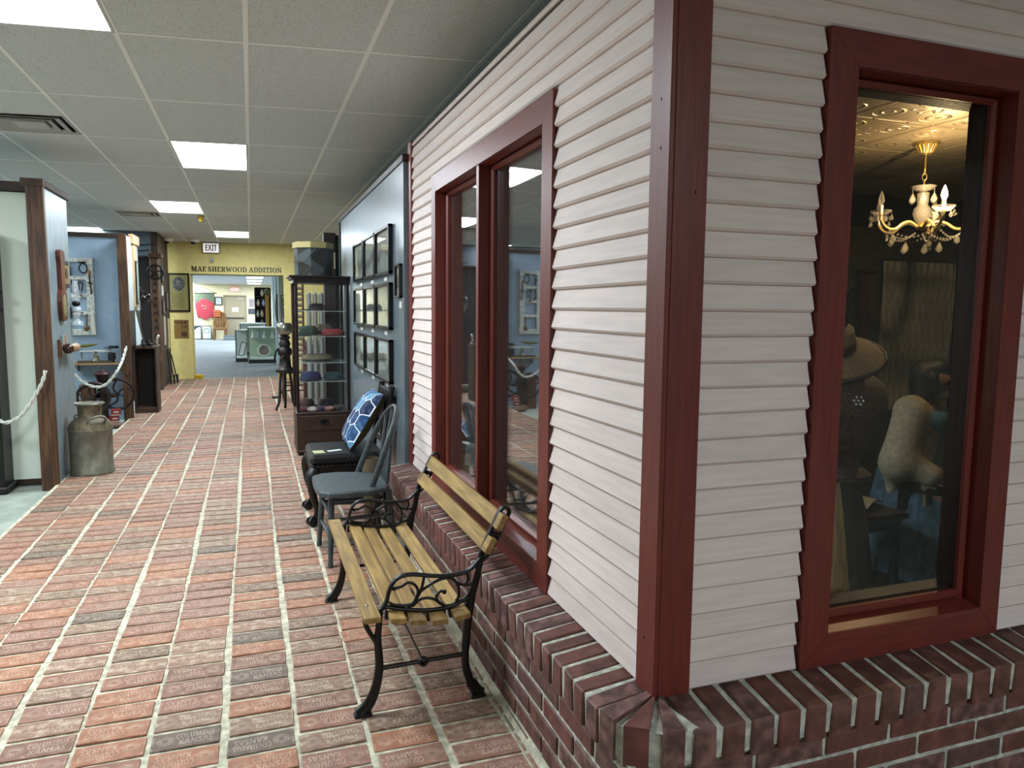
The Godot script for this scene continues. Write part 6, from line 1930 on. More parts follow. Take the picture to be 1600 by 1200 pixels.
func far_room() -> void:
	var fl := MB.new()
	fl.span(Vector3(-5.2, -0.15, -37.5), Vector3(5.2, 0.0, -16.78))
	single("floor", fl, mottled(Color(0.42, 0.45, 0.47), Color(0.50, 0.53, 0.55), 0.95, Vector3(0.8, 0.8, 0.8), 210), "gray blue carpet of the next room", "floor", "", "structure")
	var ce := MB.new()
	ce.span(Vector3(-5.2, 2.6, -37.5), Vector3(5.2, 2.7, -17.6))
	single("ceiling", ce, plain(Color(0.80, 0.82, 0.84), 0.8), "plain pale ceiling of the next room", "ceiling", "", "structure")
	var cream := plain(Color(0.84, 0.80, 0.67), 0.7)
	for q in [["wall_far", Vector3(-5.2, -0.1, -37.5), Vector3(5.2, 2.7, -37.2), "cream back wall of the next room"], ["wall_far_left", Vector3(-5.3, -0.1, -37.5), Vector3(-5.1, 2.7, -16.9), "cream left wall of the next room"], ["wall_far_right", Vector3(5.1, -0.1, -37.5), Vector3(5.3, 2.7, -16.2), "cream right wall of the next room"]]:
		var w := MB.new()
		w.span(q[1], q[2])
		single(q[0], w, cream, q[3], "wall", "", "structure")
	var zb := -37.19
	var door := thing("door_1", "beige door with a closer and a paper notice in the far wall", "door", Vector3(-0.70, 0.0, zb), 0, "", "structure")
	var fr := MB.new()
	for s in [-1, 1]: fr.cbox(Vector3(s * 0.48, 1.03, 0.02), Vector3(0.06, 2.06, 0.06), 0.006)
	fr.cbox(Vector3(0, 2.06, 0.02), Vector3(1.02, 0.06, 0.06), 0.006)
	obj("door_frame", fr, plain(Color(0.52, 0.48, 0.39), 0.5), door)
	var lf := MB.new()
	lf.cbox(Vector3(0, 1.01, 0.02), Vector3(0.89, 2.0, 0.04), 0.004)
	var leaf := obj("leaf", lf, plain(Color(0.56, 0.52, 0.43), 0.5), door)
	var bar := MB.new()
	bar.cbox(Vector3(0, 1.02, 0.07), Vector3(0.80, 0.05, 0.05), 0.008)
	obj("push_bar", bar, plain(Color(0.28, 0.28, 0.28), 0.4, 0.5), leaf)
	var cl := MB.new()
	cl.cbox(Vector3(0.22, 1.92, 0.06), Vector3(0.30, 0.06, 0.05), 0.008)
	obj("closer", cl, plain(Color(0.65, 0.65, 0.62), 0.4, 0.4), leaf)
	var nt := MB.new()
	nt.cbox(Vector3(0, 1.41, 0.042), Vector3(0.28, 0.20, 0.004), 0.001)
	obj("notice", nt, plain(Color(0.84, 0.87, 0.88), 0.7), leaf)
	var ex := thing("exit_sign", "oval white EXIT sign with glowing red letters over the far beige door", "sign", Vector3(-0.69, 2.26, -37.15))
	var eb := MB.new()
	eb.ball(Vector3(0, 0.10, 0), Vector3(0.26, 0.115, 0.04), 10)
	obj("housing", eb, plain(Color(0.85, 0.80, 0.74), 0.5), ex)
	var el := lettering("letters", "EXIT", "Droid Sans", 0.15, glow(Color(1.0, 0.25, 0.27), 1.3), ex, Transform3D(Basis.IDENTITY, Vector3(0, 0.10, 0.045)), 0.01, 0.8)
	# banner
	var ba := thing("banner", "green wall banner with a scalloped crimson shield, hung from a rod on the far wall", "banner", Vector3(-2.04, 0.93, zb))
	var rod := MB.new()
	rod.tube([Vector3(-0.55, 1.24, 0.04), Vector3(0.52, 1.25, 0.04)], 0.016, 8)
	obj("rod", rod, plain(Color(0.12, 0.10, 0.08), 0.5), ba)
	var cord := MB.new()
	cord.tube([Vector3(-0.5, 1.25, 0.04), Vector3(-0.03, 1.52, 0.02), Vector3(0.48, 1.25, 0.04)], 0.008, 6)
	obj("cord", cord, plain(Color(0.45, 0.40, 0.28), 0.7), ba)
	var cloth := MB.new()
	cloth.cbox(Vector3(0, 0.86, 0.02), Vector3(0.82, 0.76, 0.02), 0.004)
	obj("green_cloth", cloth, mottled(Color(0.20, 0.26, 0.21), Color(0.42, 0.45, 0.37), 0.9, Vector3(3, 3, 3), 211), ba)
	var pts := PackedVector2Array()
	for p in [[-0.38, 0.80], [-0.25, 0.82], [-0.20, 0.92], [-0.05, 0.98], [0.12, 0.96], [0.22, 0.86], [0.40, 0.80], [0.38, 0.45], [0.40, 0.18], [0.30, 0.06], [0.22, 0.13], [0.08, 0.0], [-0.06, 0.02], [-0.18, 0.13], [-0.30, 0.08], [-0.36, 0.24]]: pts.append(Vector2(p[0], p[1]))
	var sh := MB.new()
	sh.prism(pts, 0.03, Transform3D(Basis.IDENTITY, Vector3(0, 0, 0.05)), 0.008)
	var shield := obj("crimson_shield", sh, mottled(Color(0.55, 0.13, 0.19), Color(0.62, 0.19, 0.25), 0.8, Vector3(3, 3, 3), 212), ba)
	var emb := MB.new()
	emb.ball(Vector3(-0.07, 0.63, 0.066), Vector3(0.085, 0.05, 0.012), 6); emb.ball(Vector3(0.02, 0.50, 0.066), Vector3(0.09, 0.04, 0.012), 6); emb.ball(Vector3(0.06, 0.62, 0.066), Vector3(0.03, 0.06, 0.012), 6)
	obj("emblem", emb, plain(Color(0.50, 0.36, 0.30), 0.8), shield)
	var ribs := MB.new()
	for s in [-1, 1]:
		ribs.tube(smooth_path([Vector3(s * 0.31, 0.74, 0.066), Vector3(s * 0.24, 0.4, 0.068), Vector3(s * 0.31, 0.14, 0.066)]), 0.012, 6)
	ribs.tube(smooth_path([Vector3(-0.15, 0.84, 0.066), Vector3(0.0, 0.90, 0.068), Vector3(0.16, 0.83, 0.066)]), 0.012, 6)
	obj("stitching", ribs, plain(Color(0.56, 0.24, 0.25), 0.8), shield)
	# pictures on the far wall
	for q in [[-1.43, 1.81, 0.34, 0.40, Color(0.08, 0.08, 0.08), Color(0.62, 0.66, 0.66), "dark framed certificate on the far wall between the banner and the door"], [0.04, 1.72, 0.32, 0.48, Color(0.80, 0.82, 0.82), Color(0.55, 0.50, 0.50), "white framed picture on the far wall right of the door"], [0.04, 1.33, 0.32, 0.24, Color(0.20, 0.22, 0.26), Color(0.16, 0.19, 0.26), "dark blue picture on the far wall under the white framed one"]]:
		var f := thing("wall_picture", q[6], "picture", Vector3(q[0], q[1], zb))
		var a := MB.new()
		for s in [-1, 1]:
			a.cbox(Vector3(s * (q[2] / 2 - 0.02), 0, 0.015), Vector3(0.04, q[3], 0.03), 0.006); a.cbox(Vector3(0, s * (q[3] / 2 - 0.02), 0.015), Vector3(q[2] - 0.08, 0.04, 0.03), 0.006)
		obj("frame", a, plain(q[4], 0.5), f)
		var b := MB.new()
		b.cbox(Vector3(0, 0, 0.008), Vector3(q[2] - 0.07, q[3] - 0.07, 0.01), 0.001)
		obj("print", b, mottled((q[5] as Color).darkened(0.25), (q[5] as Color).lightened(0.3), 0.6, Vector3(7, 7, 7), 213), f)
	for q in [[-2.42, 0.31, 0.34, 0.55, "large white document in a dark frame standing on the carpet, under the banner"], [-1.98, 0.34, 0.34, 0.55, "framed certificate with a round seal standing on the carpet beside the carved chair"]]:
		var f := thing("standing_picture", q[4], "picture", Vector3(q[0], 0.02, -37.0))
		f.rotation.x = -0.12
		var a := MB.new()
		for s in [-1, 1]:
			a.cbox(Vector3(s * 0.19, 0.32, 0), Vector3(0.03, 0.64, 0.03), 0.006); a.cbox(Vector3(0, 0.32 + s * 0.305, 0), Vector3(0.36, 0.03, 0.03), 0.006)
		obj("frame", a, plain(Color(0.22, 0.20, 0.16), 0.5), f)
		var b := MB.new()
		b.cbox(Vector3(0, 0.32, -0.004), Vector3(0.35, 0.58, 0.012), 0.001)
		obj("paper", b, plain(Color(0.76, 0.84, 0.90), 0.6), f)
		var c := MB.new()
		if q[0] > -2.2: c.lathe([Vector2(0.10, 0.0), Vector2(0.12, 0.004), Vector2(0.12, 0.008), Vector2(0.10, 0.01)], 20, Transform3D(Basis(Vector3.RIGHT, PI / 2), Vector3(0, 0.40, 0.004)))
		else: c.prism(PackedVector2Array([Vector2(-0.17, 0.6), Vector2(-0.17, 0.52), Vector2(-0.06, 0.44), Vector2(0.02, 0.53), Vector2(0.17, 0.58), Vector2(0.17, 0.605)]), 0.006, Transform3D(Basis.IDENTITY, Vector3(0, 0, 0.005)))
		obj("printed_mark", c, plain(Color(0.13, 0.17, 0.25), 0.6), f)
	# carved chair
	var th := thing("carved_chair", "tall rough carved wooden chair with a striped blanket over its back, before the far wall", "chair", Vector3(-1.37, 0.0, -36.6))
	var wd := mottled(Color(0.34, 0.22, 0.08), Color(0.52, 0.37, 0.17), 0.6, Vector3(4, 4, 4), 214)
	for s in [[-0.24, 0.2], [0.24, 0.2], [-0.24, -0.2], [0.24, -0.2]]:
		var l := MB.new()
		l.tube(smooth_path([Vector3(s[0] * 1.1, 0, s[1]), Vector3(s[0], 0.3, s[1]), Vector3(s[0] * 1.05, 0.55, s[1])]), 0.05, 8)
		obj("leg", l, wd, th)
	var st := MB.new()
	st.cbox(Vector3(0, 0.52, 0), Vector3(0.58, 0.12, 0.5), 0.03)
	obj("seat", st, wd, th)
	var bk := MB.new()
	for i in 5: bk.tube(smooth_path([Vector3(-0.22 + i * 0.11, 0.56, -0.2), Vector3(-0.23 + i * 0.115, 0.95, -0.24), Vector3(-0.16 + i * 0.09, 1.36 - 0.05 * absf(i - 1.5), -0.28)]), 0.055, 8)
	obj("back_stakes", bk, wd, th)
	for s in [-1, 1]:
		var ar := MB.new()
		ar.tube(smooth_path([Vector3(s * 0.26, 0.86, -0.2), Vector3(s * 0.29, 0.80, 0.0), Vector3(s * 0.27, 0.56, 0.2)]), 0.04, 8)
		obj("armrest", ar, wd, th)
	var bl := MB.new()
	bl.cbox(Vector3(-0.12, 1.22, -0.19), Vector3(0.28, 0.34, 0.05), 0.02)
	var bln := obj("blanket", bl, plain(Color(0.55, 0.22, 0.13), 0.9), th)
	var bs := MB.new()
	for y in [1.12, 1.22, 1.32]: bs.cbox(Vector3(-0.12, y, -0.163), Vector3(0.27, 0.03, 0.006), 0.002)
	obj("stripe", bs, plain(Color(0.70, 0.50, 0.28), 0.9), bln)
	# glass cases
	glass_case("narrow glass display case with a photo leaning in it, in the next room", Vector3(-0.27, 0, -21.75), Vector3(0.32, 0.90, 0.42), 0)
	glass_case("wide glass counter with a round wreathed plate and white figures", Vector3(0.345, 0, -21.2), Vector3(0.88, 0.985, 0.5), 1)
	glass_case("white topped glass counter behind the wide one, in the next room", Vector3(0.05, 0, -25.0), Vector3(0.8, 1.02, 0.55), 2)
	var stp := thing("step", "low gray carpeted step before the far beige door", "step", Vector3(-0.75, 0.0, -36.4))
	for i in 2:
		var s2 := MB.new()
		s2.cbox(Vector3(0, 0.06 + 0.11 * i, -0.15 * i), Vector3(0.95, 0.12, 0.7 - 0.3 * i), 0.01)
		obj("tread", s2, plain(Color(0.40, 0.43, 0.45), 0.9), stp)
	# bookcase
	var bc := thing("bookcase", "brown bookcase of small objects beside the white piers in the next room", "bookcase", Vector3(0.40, 0, -27.2))
	var bw := wood(Color(0.17, 0.11, 0.07), Color(0.27, 0.18, 0.12), 1, 0.5, 215)
	for s in [-1, 1]:
		var sd := MB.new()
		sd.cbox(Vector3(s * 0.26, 1.1, 0), Vector3(0.03, 2.2, 0.35), 0.004)
		obj("side", sd, bw, bc)
	for y in [0.05, 0.86, 1.18, 1.56, 1.9, 2.2]:
		var sv := MB.new()
		sv.cbox(Vector3(0, y, 0), Vector3(0.50, 0.03, 0.34), 0.004)
		obj("shelf", sv, bw, bc)
	var bb := MB.new()
	bb.cbox(Vector3(0, 1.1, -0.165), Vector3(0.5, 2.18, 0.015), 0.002)
	obj("back_panel", bb, plain(Color(0.16, 0.11, 0.08), 0.6), bc)
	for i in 6:
		var vz := thing("vase", ["white vase on the top shelf of the far bookcase", "pale blue vase on the second shelf of the far bookcase", "cream vase on the third shelf of the far bookcase", "white tall vase at the left of the second shelf of the far bookcase", "gray vase on the lowest open shelf of the far bookcase", "white small vase at the left of the third shelf of the far bookcase"][i], "vase", Vector3([0.38, 0.42, 0.36, 0.24, 0.36, 0.22][i], [1.917, 1.577, 1.197, 1.577, 0.877, 1.197][i], -27.12), 0, "vases in the far bookcase")
		var vm := MB.new()
		vm.lathe([Vector2(0.0, 0.0), Vector2(0.03, 0.0), Vector2(0.055, 0.07), Vector2(0.05, 0.13), Vector2(0.022, 0.19), Vector2(0.032, 0.22)], 16)
		obj("body", vm, plain([Color(0.8, 0.78, 0.72), Color(0.55, 0.62, 0.78), Color(0.72, 0.65, 0.5), Color(0.85, 0.83, 0.76), Color(0.4, 0.4, 0.4), Color(0.8, 0.8, 0.76)][i], 0.3), vz)
		var vr := MB.new()
		vr.lathe([Vector2(0.030, 0.215), Vector2(0.037, 0.22), Vector2(0.030, 0.226)], 16)
		obj("rim", vr, plain(Color(0.5, 0.45, 0.35), 0.3), vz)
	var gc := thing("gilded_column", "tall gilded column with a round mossy top, before the far bookcase", "column", Vector3(0.535, 0, -26.7))
	var gm := MB.new()
	gm.lathe([Vector2(0.0, 0.0), Vector2(0.09, 0.0), Vector2(0.08, 0.1), Vector2(0.06, 0.2), Vector2(0.06, 1.9), Vector2(0.08, 1.95), Vector2(0.0, 1.96)], 16)
	obj("shaft", gm, plain(Color(0.50, 0.40, 0.14), 0.45, 0.4), gc)
	var gt := MB.new()
	gt.ball(Vector3(0, 2.05, 0), Vector3(0.10, 0.11, 0.10), 8)
	obj("top", gt, mottled(Color(0.20, 0.24, 0.14), Color(0.38, 0.40, 0.28), 0.8, Vector3(12, 12, 12), 216), gc)
	# white piers with frames
	for q in [[0.64, -18.9, 0.46, 2.62, "white pier nearest the opening, with a framed picture on it"], [0.62, -20.6, 0.24, 2.62, "narrow white pier behind the nearest pier"], [0.62, -23.4, 0.3, 2.62, "white pier farthest from the opening"]]:
		var pr := thing("pillar", q[4], "pillar", Vector3(q[0] + q[2] / 2, 0, q[1]), 0, "", "structure")
		var pm := MB.new()
		pm.span(Vector3(-q[2] / 2, 0.0, -0.2), Vector3(q[2] / 2, q[3], 0.2))
		obj("pier_face", pm, plain(Color(0.74, 0.82, 0.88), 0.6), pr)
	var wf := thing("wall_picture", "large black framed picture on the white pier nearest the opening", "picture", Vector3(0.765, 1.49, -18.68))
	var wa := MB.new()
	for s in [-1, 1]:
		wa.cbox(Vector3(s * 0.065, 0, 0.012), Vector3(0.016, 0.66, 0.024), 0.003); wa.cbox(Vector3(0, s * 0.322, 0.012), Vector3(0.13, 0.016, 0.024), 0.003)
	obj("frame", wa, plain(Color(0.03, 0.03, 0.03), 0.4), wf)
	var wb := MB.new()
	wb.cbox(Vector3(0, 0, 0.004), Vector3(0.12, 0.63, 0.008), 0.001)
	obj("mat", wb, plain(Color(0.78, 0.80, 0.78), 0.6), wf)
	var wc := MB.new()
	wc.cbox(Vector3(0, 0.16, 0.009), Vector3(0.07, 0.20, 0.003), 0.001); wc.cbox(Vector3(0, -0.10, 0.009), Vector3(0.07, 0.26, 0.003), 0.001)
	obj("print", wc, mottled(Color(0.16, 0.17, 0.15), Color(0.42, 0.52, 0.60), 0.5, Vector3(12, 12, 12), 217), wf)
	var ov := thing("oval_shield", "long gray oval shield hung on the narrow white pier", "shield", Vector3(0.665, 1.50, -20.36))
	var om := MB.new()
	om.ball(Vector3.ZERO, Vector3(0.055, 0.36, 0.035), 12)
	obj("face", om, plain(Color(0.32, 0.33, 0.33), 0.4, 0.3), ov)
	var or_ := MB.new()
	var rp := []
	for i in 32: rp.append(Vector3(cos(TAU * i / 32) * 0.055, sin(TAU * i / 32) * 0.36, 0))
	or_.tube(rp, 0.008, 6, true, 1, 1, Vector3.BACK)
	obj("rim", or_, plain(Color(0.16, 0.16, 0.15), 0.4), ov)

func glass_case(label: String, at: Vector3, s: Vector3, kind: int) -> void:
	var t := thing("glass_case", label, "display case", at)
	var fr := plain(Color(0.08, 0.09, 0.085), 0.4)
	var h := s * 0.5
	var b := MB.new()
	b.cbox(Vector3(0, 0.05, 0), Vector3(s.x, 0.10, s.z), 0.004)
	obj("plinth", b, fr, t)
	var fl := MB.new()
	fl.cbox(Vector3(0, 0.125, 0), Vector3(s.x - 0.02, 0.05, s.z - 0.02), 0.004)
	obj("deck", fl, plain(Color(0.80, 0.86, 0.84), 0.6), t)
	for q in [[-1, 1], [1, 1], [1, -1], [-1, -1]]:
		var p := MB.new()
		p.cbox(Vector3(q[0] * (h.x - 0.011), s.y * 0.5 + 0.05, q[1] * (h.z - 0.011)), Vector3(0.022, s.y - 0.12, 0.022), 0.003)
		obj("corner_post", p, fr, t)
	var tp := MB.new()
	tp.cbox(Vector3(0, s.y - 0.015, 0), Vector3(s.x, 0.03, s.z), 0.004)
	obj("top", tp, plain(Color(0.74, 0.80, 0.78), 0.4), t)
	var bk := MB.new()
	bk.cbox(Vector3(0, s.y * 0.5 + 0.05, -h.z + 0.015), Vector3(s.x - 0.03, s.y - 0.14, 0.01), 0.001)
	obj("back_panel", bk, plain(Color(0.58, 0.68, 0.59) if kind == 1 else Color(0.62, 0.68, 0.68), 0.7), t)
	var g := MB.new()
	g.flat([Vector3(-h.x + 0.02, 0.1, h.z - 0.008), Vector3(h.x - 0.02, 0.1, h.z - 0.008), Vector3(h.x - 0.02, s.y - 0.03, h.z - 0.008), Vector3(-h.x + 0.02, s.y - 0.03, h.z - 0.008)], Vector3(0, 0.3, -3))
	obj("front_glass", g, glass(0.05), t)
	if kind == 1:
		var sh := MB.new()
		sh.cbox(Vector3(0, 0.68, 0), Vector3(s.x - 0.03, 0.012, s.z - 0.06), 0.002)
		obj("glass_shelf", sh, glass(0.45, 0.1, Color(0.75, 0.88, 0.85)), t)
		for i in 5:
			var fg := thing("figurine", "white china figure on the shelf of the wide glass counter, %s from the left" % ["first", "second", "third", "fourth", "fifth"][i], "figurine", at + Vector3(-0.31 + 0.145 * i + (0.06 if i > 2 else 0.0), 0.6865, 0.05), 0, "white figures in the glass counter")
			var fm := MB.new()
			fm.lathe([Vector2(0.0, 0.0), Vector2(0.045, 0.0), Vector2(0.05, 0.03), Vector2(0.025, 0.09), Vector2(0.03, 0.13), Vector2(0.012, 0.16), Vector2(0.022, 0.19), Vector2(0.0, 0.215)], 14)
			obj("body", fm, plain([Color(0.75, 0.78, 0.82), Color(0.45, 0.50, 0.62), Color(0.80, 0.82, 0.84), Color(0.76, 0.80, 0.80), Color(0.72, 0.76, 0.80)][i], 0.3), fg)
		var pt := thing("plate", "round decorated plate in a white wreath standing in the wide glass counter", "plate", at + Vector3(-0.03, 0.34, -0.05))
		var pm := MB.new()
		pm.lathe([Vector2(0.0, 0.0), Vector2(0.11, 0.0), Vector2(0.13, 0.01), Vector2(0.13, 0.016), Vector2(0.11, 0.008), Vector2(0.0, 0.006)], 28, Transform3D(Basis(Vector3.RIGHT, PI / 2 - 0.12), Vector3.ZERO))
		obj("dish", pm, mottled(Color(0.18, 0.15, 0.14), Color(0.48, 0.45, 0.45), 0.4, Vector3(16, 16, 16), 218), pt)
		var wr := MB.new()
		for i in 20: wr.ball(Vector3(cos(TAU * i / 20) * 0.155, sin(TAU * i / 20) * 0.155, 0.0), Vector3(0.032, 0.032, 0.022), 5)
		obj("wreath", wr, plain(Color(0.72, 0.76, 0.70), 0.8), pt)
		var sd := MB.new()
		sd.cbox(Vector3(0, -0.17, -0.03), Vector3(0.12, 0.05, 0.08), 0.01)
		obj("stand", sd, plain(Color(0.50, 0.60, 0.52), 0.6), pt)
	elif kind == 0:
		var ph := thing("standing_photo", "pale leaning photo in a dark mount inside the left glass case", "photo", at + Vector3(-0.03, 0.152, 0.0))
		ph.rotation = Vector3(-0.2, 0, -0.25)
		var a := MB.new()
		a.cbox(Vector3(0, 0.2, 0), Vector3(0.16, 0.4, 0.012), 0.002)
		obj("mount", a, plain(Color(0.15, 0.17, 0.17), 0.6), ph)
		var c := MB.new()
		c.cbox(Vector3(0, 0.2, 0.008), Vector3(0.11, 0.35, 0.004), 0.001)
		obj("print", c, plain(Color(0.70, 0.76, 0.76), 0.6), ph)

# ---------------------------------------------------------------- inside the pink house

func house_inside() -> void:
	var t := thing("wall_house_inside", "dim papered inside walls of the pink house, seen through the windows", "wall", Vector3.ZERO, 0, "", "structure")
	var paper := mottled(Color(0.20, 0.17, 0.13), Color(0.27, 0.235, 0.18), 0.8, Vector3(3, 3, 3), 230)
	var w := MB.new()
	w.span(Vector3(1.10, -0.05, -4.75), Vector3(5.7, 2.56, -4.40)); w.span(Vector3(5.6, -0.05, -4.75), Vector3(5.75, 2.56, -1.633))
	obj("papered_wall", w, paper, t)
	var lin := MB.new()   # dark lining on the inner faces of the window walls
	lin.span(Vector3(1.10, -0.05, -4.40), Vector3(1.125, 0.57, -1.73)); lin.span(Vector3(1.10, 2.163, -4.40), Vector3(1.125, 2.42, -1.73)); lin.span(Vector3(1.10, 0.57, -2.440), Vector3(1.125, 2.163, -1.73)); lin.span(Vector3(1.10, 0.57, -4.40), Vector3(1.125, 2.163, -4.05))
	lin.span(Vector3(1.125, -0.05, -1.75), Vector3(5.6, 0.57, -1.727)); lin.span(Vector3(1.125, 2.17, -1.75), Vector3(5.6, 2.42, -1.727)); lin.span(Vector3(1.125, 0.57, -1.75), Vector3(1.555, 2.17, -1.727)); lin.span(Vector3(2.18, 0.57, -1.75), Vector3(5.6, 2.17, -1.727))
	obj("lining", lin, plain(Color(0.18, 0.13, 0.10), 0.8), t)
	var fz := MB.new()
	fz.span(Vector3(1.13, 2.16, -4.42), Vector3(5.6, 2.40, -4.385))
	obj("frieze", fz, plain(Color(0.08, 0.08, 0.09), 0.7), t)
	var roof := MB.new()
	roof.span(Vector3(1.0, 2.50, -4.78), Vector3(5.75, 2.56, -1.633))
	single("ceiling", roof, plain(Color(0.25, 0.23, 0.2), 0.9), "plain board roof over the pink house", "ceiling", "", "structure")
	var fl := MB.new()
	fl.span(Vector3(1.03, -0.055, -4.4), Vector3(5.6, -0.002, -1.73))
	single("floor", fl, wood(Color(0.06, 0.045, 0.035), Color(0.12, 0.09, 0.07), 0, 0.5, 231), "dark board floor inside the pink house", "floor", "", "structure")
	# pressed tin ceiling
	var tin := thing("ceiling_tin", "pressed tin ceiling with scroll relief inside the pink house", "ceiling", Vector3.ZERO, 0, "", "structure")
	var sz := 256
	var hm := Image.create(sz, sz, false, Image.FORMAT_L8)
	for y in sz:
		for x in sz:
			var u := (x + 0.5) / sz * 2.0 - 1.0
			var v := (y + 0.5) / sz * 2.0 - 1.0
			var e := maxf(absf(u), absf(v))
			var l := 0.25
			if e > 0.94: l = 0.9
			elif e > 0.86: l = 0.15
			var r := Vector2(u, v).length()
			var a := atan2(v, u)
			l += 0.5 * clampf(1.0 - absf(r - 0.32 - 0.10 * cos(a * 8.0)) / 0.06, 0, 1)
			for q in [[-0.55, -0.55], [0.55, -0.55], [0.55, 0.55], [-0.55, 0.55]]:
				var d := Vector2(u - q[0], v - q[1])
				l += 0.6 * clampf(1.0 - absf(fmod(d.length() * 6.0 + atan2(d.y, d.x) / TAU + 10.0, 1.0) - 0.5) / 0.22, 0, 1) * float(d.length() < 0.30)
			hm.set_pixel(x, y, Color(clampf(l, 0, 1), 0, 0))
	var tm := StandardMaterial3D.new()
	tm.albedo_color = Color(0.60, 0.55, 0.45); tm.metallic = 0.55; tm.roughness = 0.38
	tm.heightmap_enabled = true; tm.heightmap_scale = 1.2; tm.heightmap_texture = ImageTexture.create_from_image(hm)
	tm.uv1_scale = Vector3(2, 2, 1); tm.uv1_offset = Vector3(0.5, 0.5, 0)
	var pan := MB.new()
	pan.cbox(Vector3.ZERO, Vector3(0.498, 0.012, 0.498), 0.004)
	var pmesh := pan.mesh()
	for i in 9:
		for k in 6:
			var z := -1.98 - 0.5 * k
			if z < -4.5: continue
			obj("tin_panel", pmesh, tm, tin, Vector3(1.375 + 0.5 * i, 2.412, z))
	# curtains
	var lace := mottled(Color(0.44, 0.44, 0.42), Color(0.56, 0.56, 0.53), 0.9, Vector3(4, 1, 4), 232)
	curtain("pale gray lace curtain hanging on the back wall above the seated mannequin", Vector3(4.55, 0.75, -4.33), 0.75, 1.15, lace, 11)
	curtain("narrow dark red curtain beside the pale lace curtain", Vector3(4.30, 0.85, -4.30), 0.10, 0.95, plain(Color(0.23, 0.03, 0.03), 0.9), 2)
	var hp := thing("wall_picture", "dim framed picture on the back wall inside the pink house", "picture", Vector3(4.05, 1.60, -4.395))
	var hf := MB.new()
	for s in [-1, 1]:
		hf.cbox(Vector3(s * 0.15, 0, 0.012), Vector3(0.04, 0.46, 0.024), 0.005); hf.cbox(Vector3(0, s * 0.21, 0.012), Vector3(0.26, 0.04, 0.024), 0.005)
	obj("frame", hf, plain(Color(0.10, 0.07, 0.05), 0.5), hp)
	var hi := MB.new()
	hi.cbox(Vector3(0, 0, 0.006), Vector3(0.27, 0.39, 0.008), 0.001)
	obj("print", hi, plain(Color(0.32, 0.29, 0.22), 0.6), hp)
	chandelier()
	dress_form()
	seated_mannequin()
	house_furniture()

func curtain(label: String, at: Vector3, wd: float, ht: float, m: Material, folds: int) -> void:
	var t := thing("curtain", label, "curtain", at)
	var P := []
	for i in 9:
		var row := []
		for j in folds * 6 + 1:
			var s := float(j) / (folds * 6)
			row.append(Vector3(s * wd, ht * (1.0 - i / 8.0), 0.028 * sin(s * folds * TAU + 0.3 * sin(i * 0.8))))
		P.append(row)
	var mb := MB.new()
	mb.grid(P)
	obj("cloth", mb, m, t)
	var rod := MB.new()
	rod.tube([Vector3(-0.04, ht + 0.012, 0), Vector3(wd + 0.04, ht + 0.012, 0)], 0.011, 8)
	obj("rod", rod, plain(Color(0.12, 0.08, 0.05), 0.5), t)

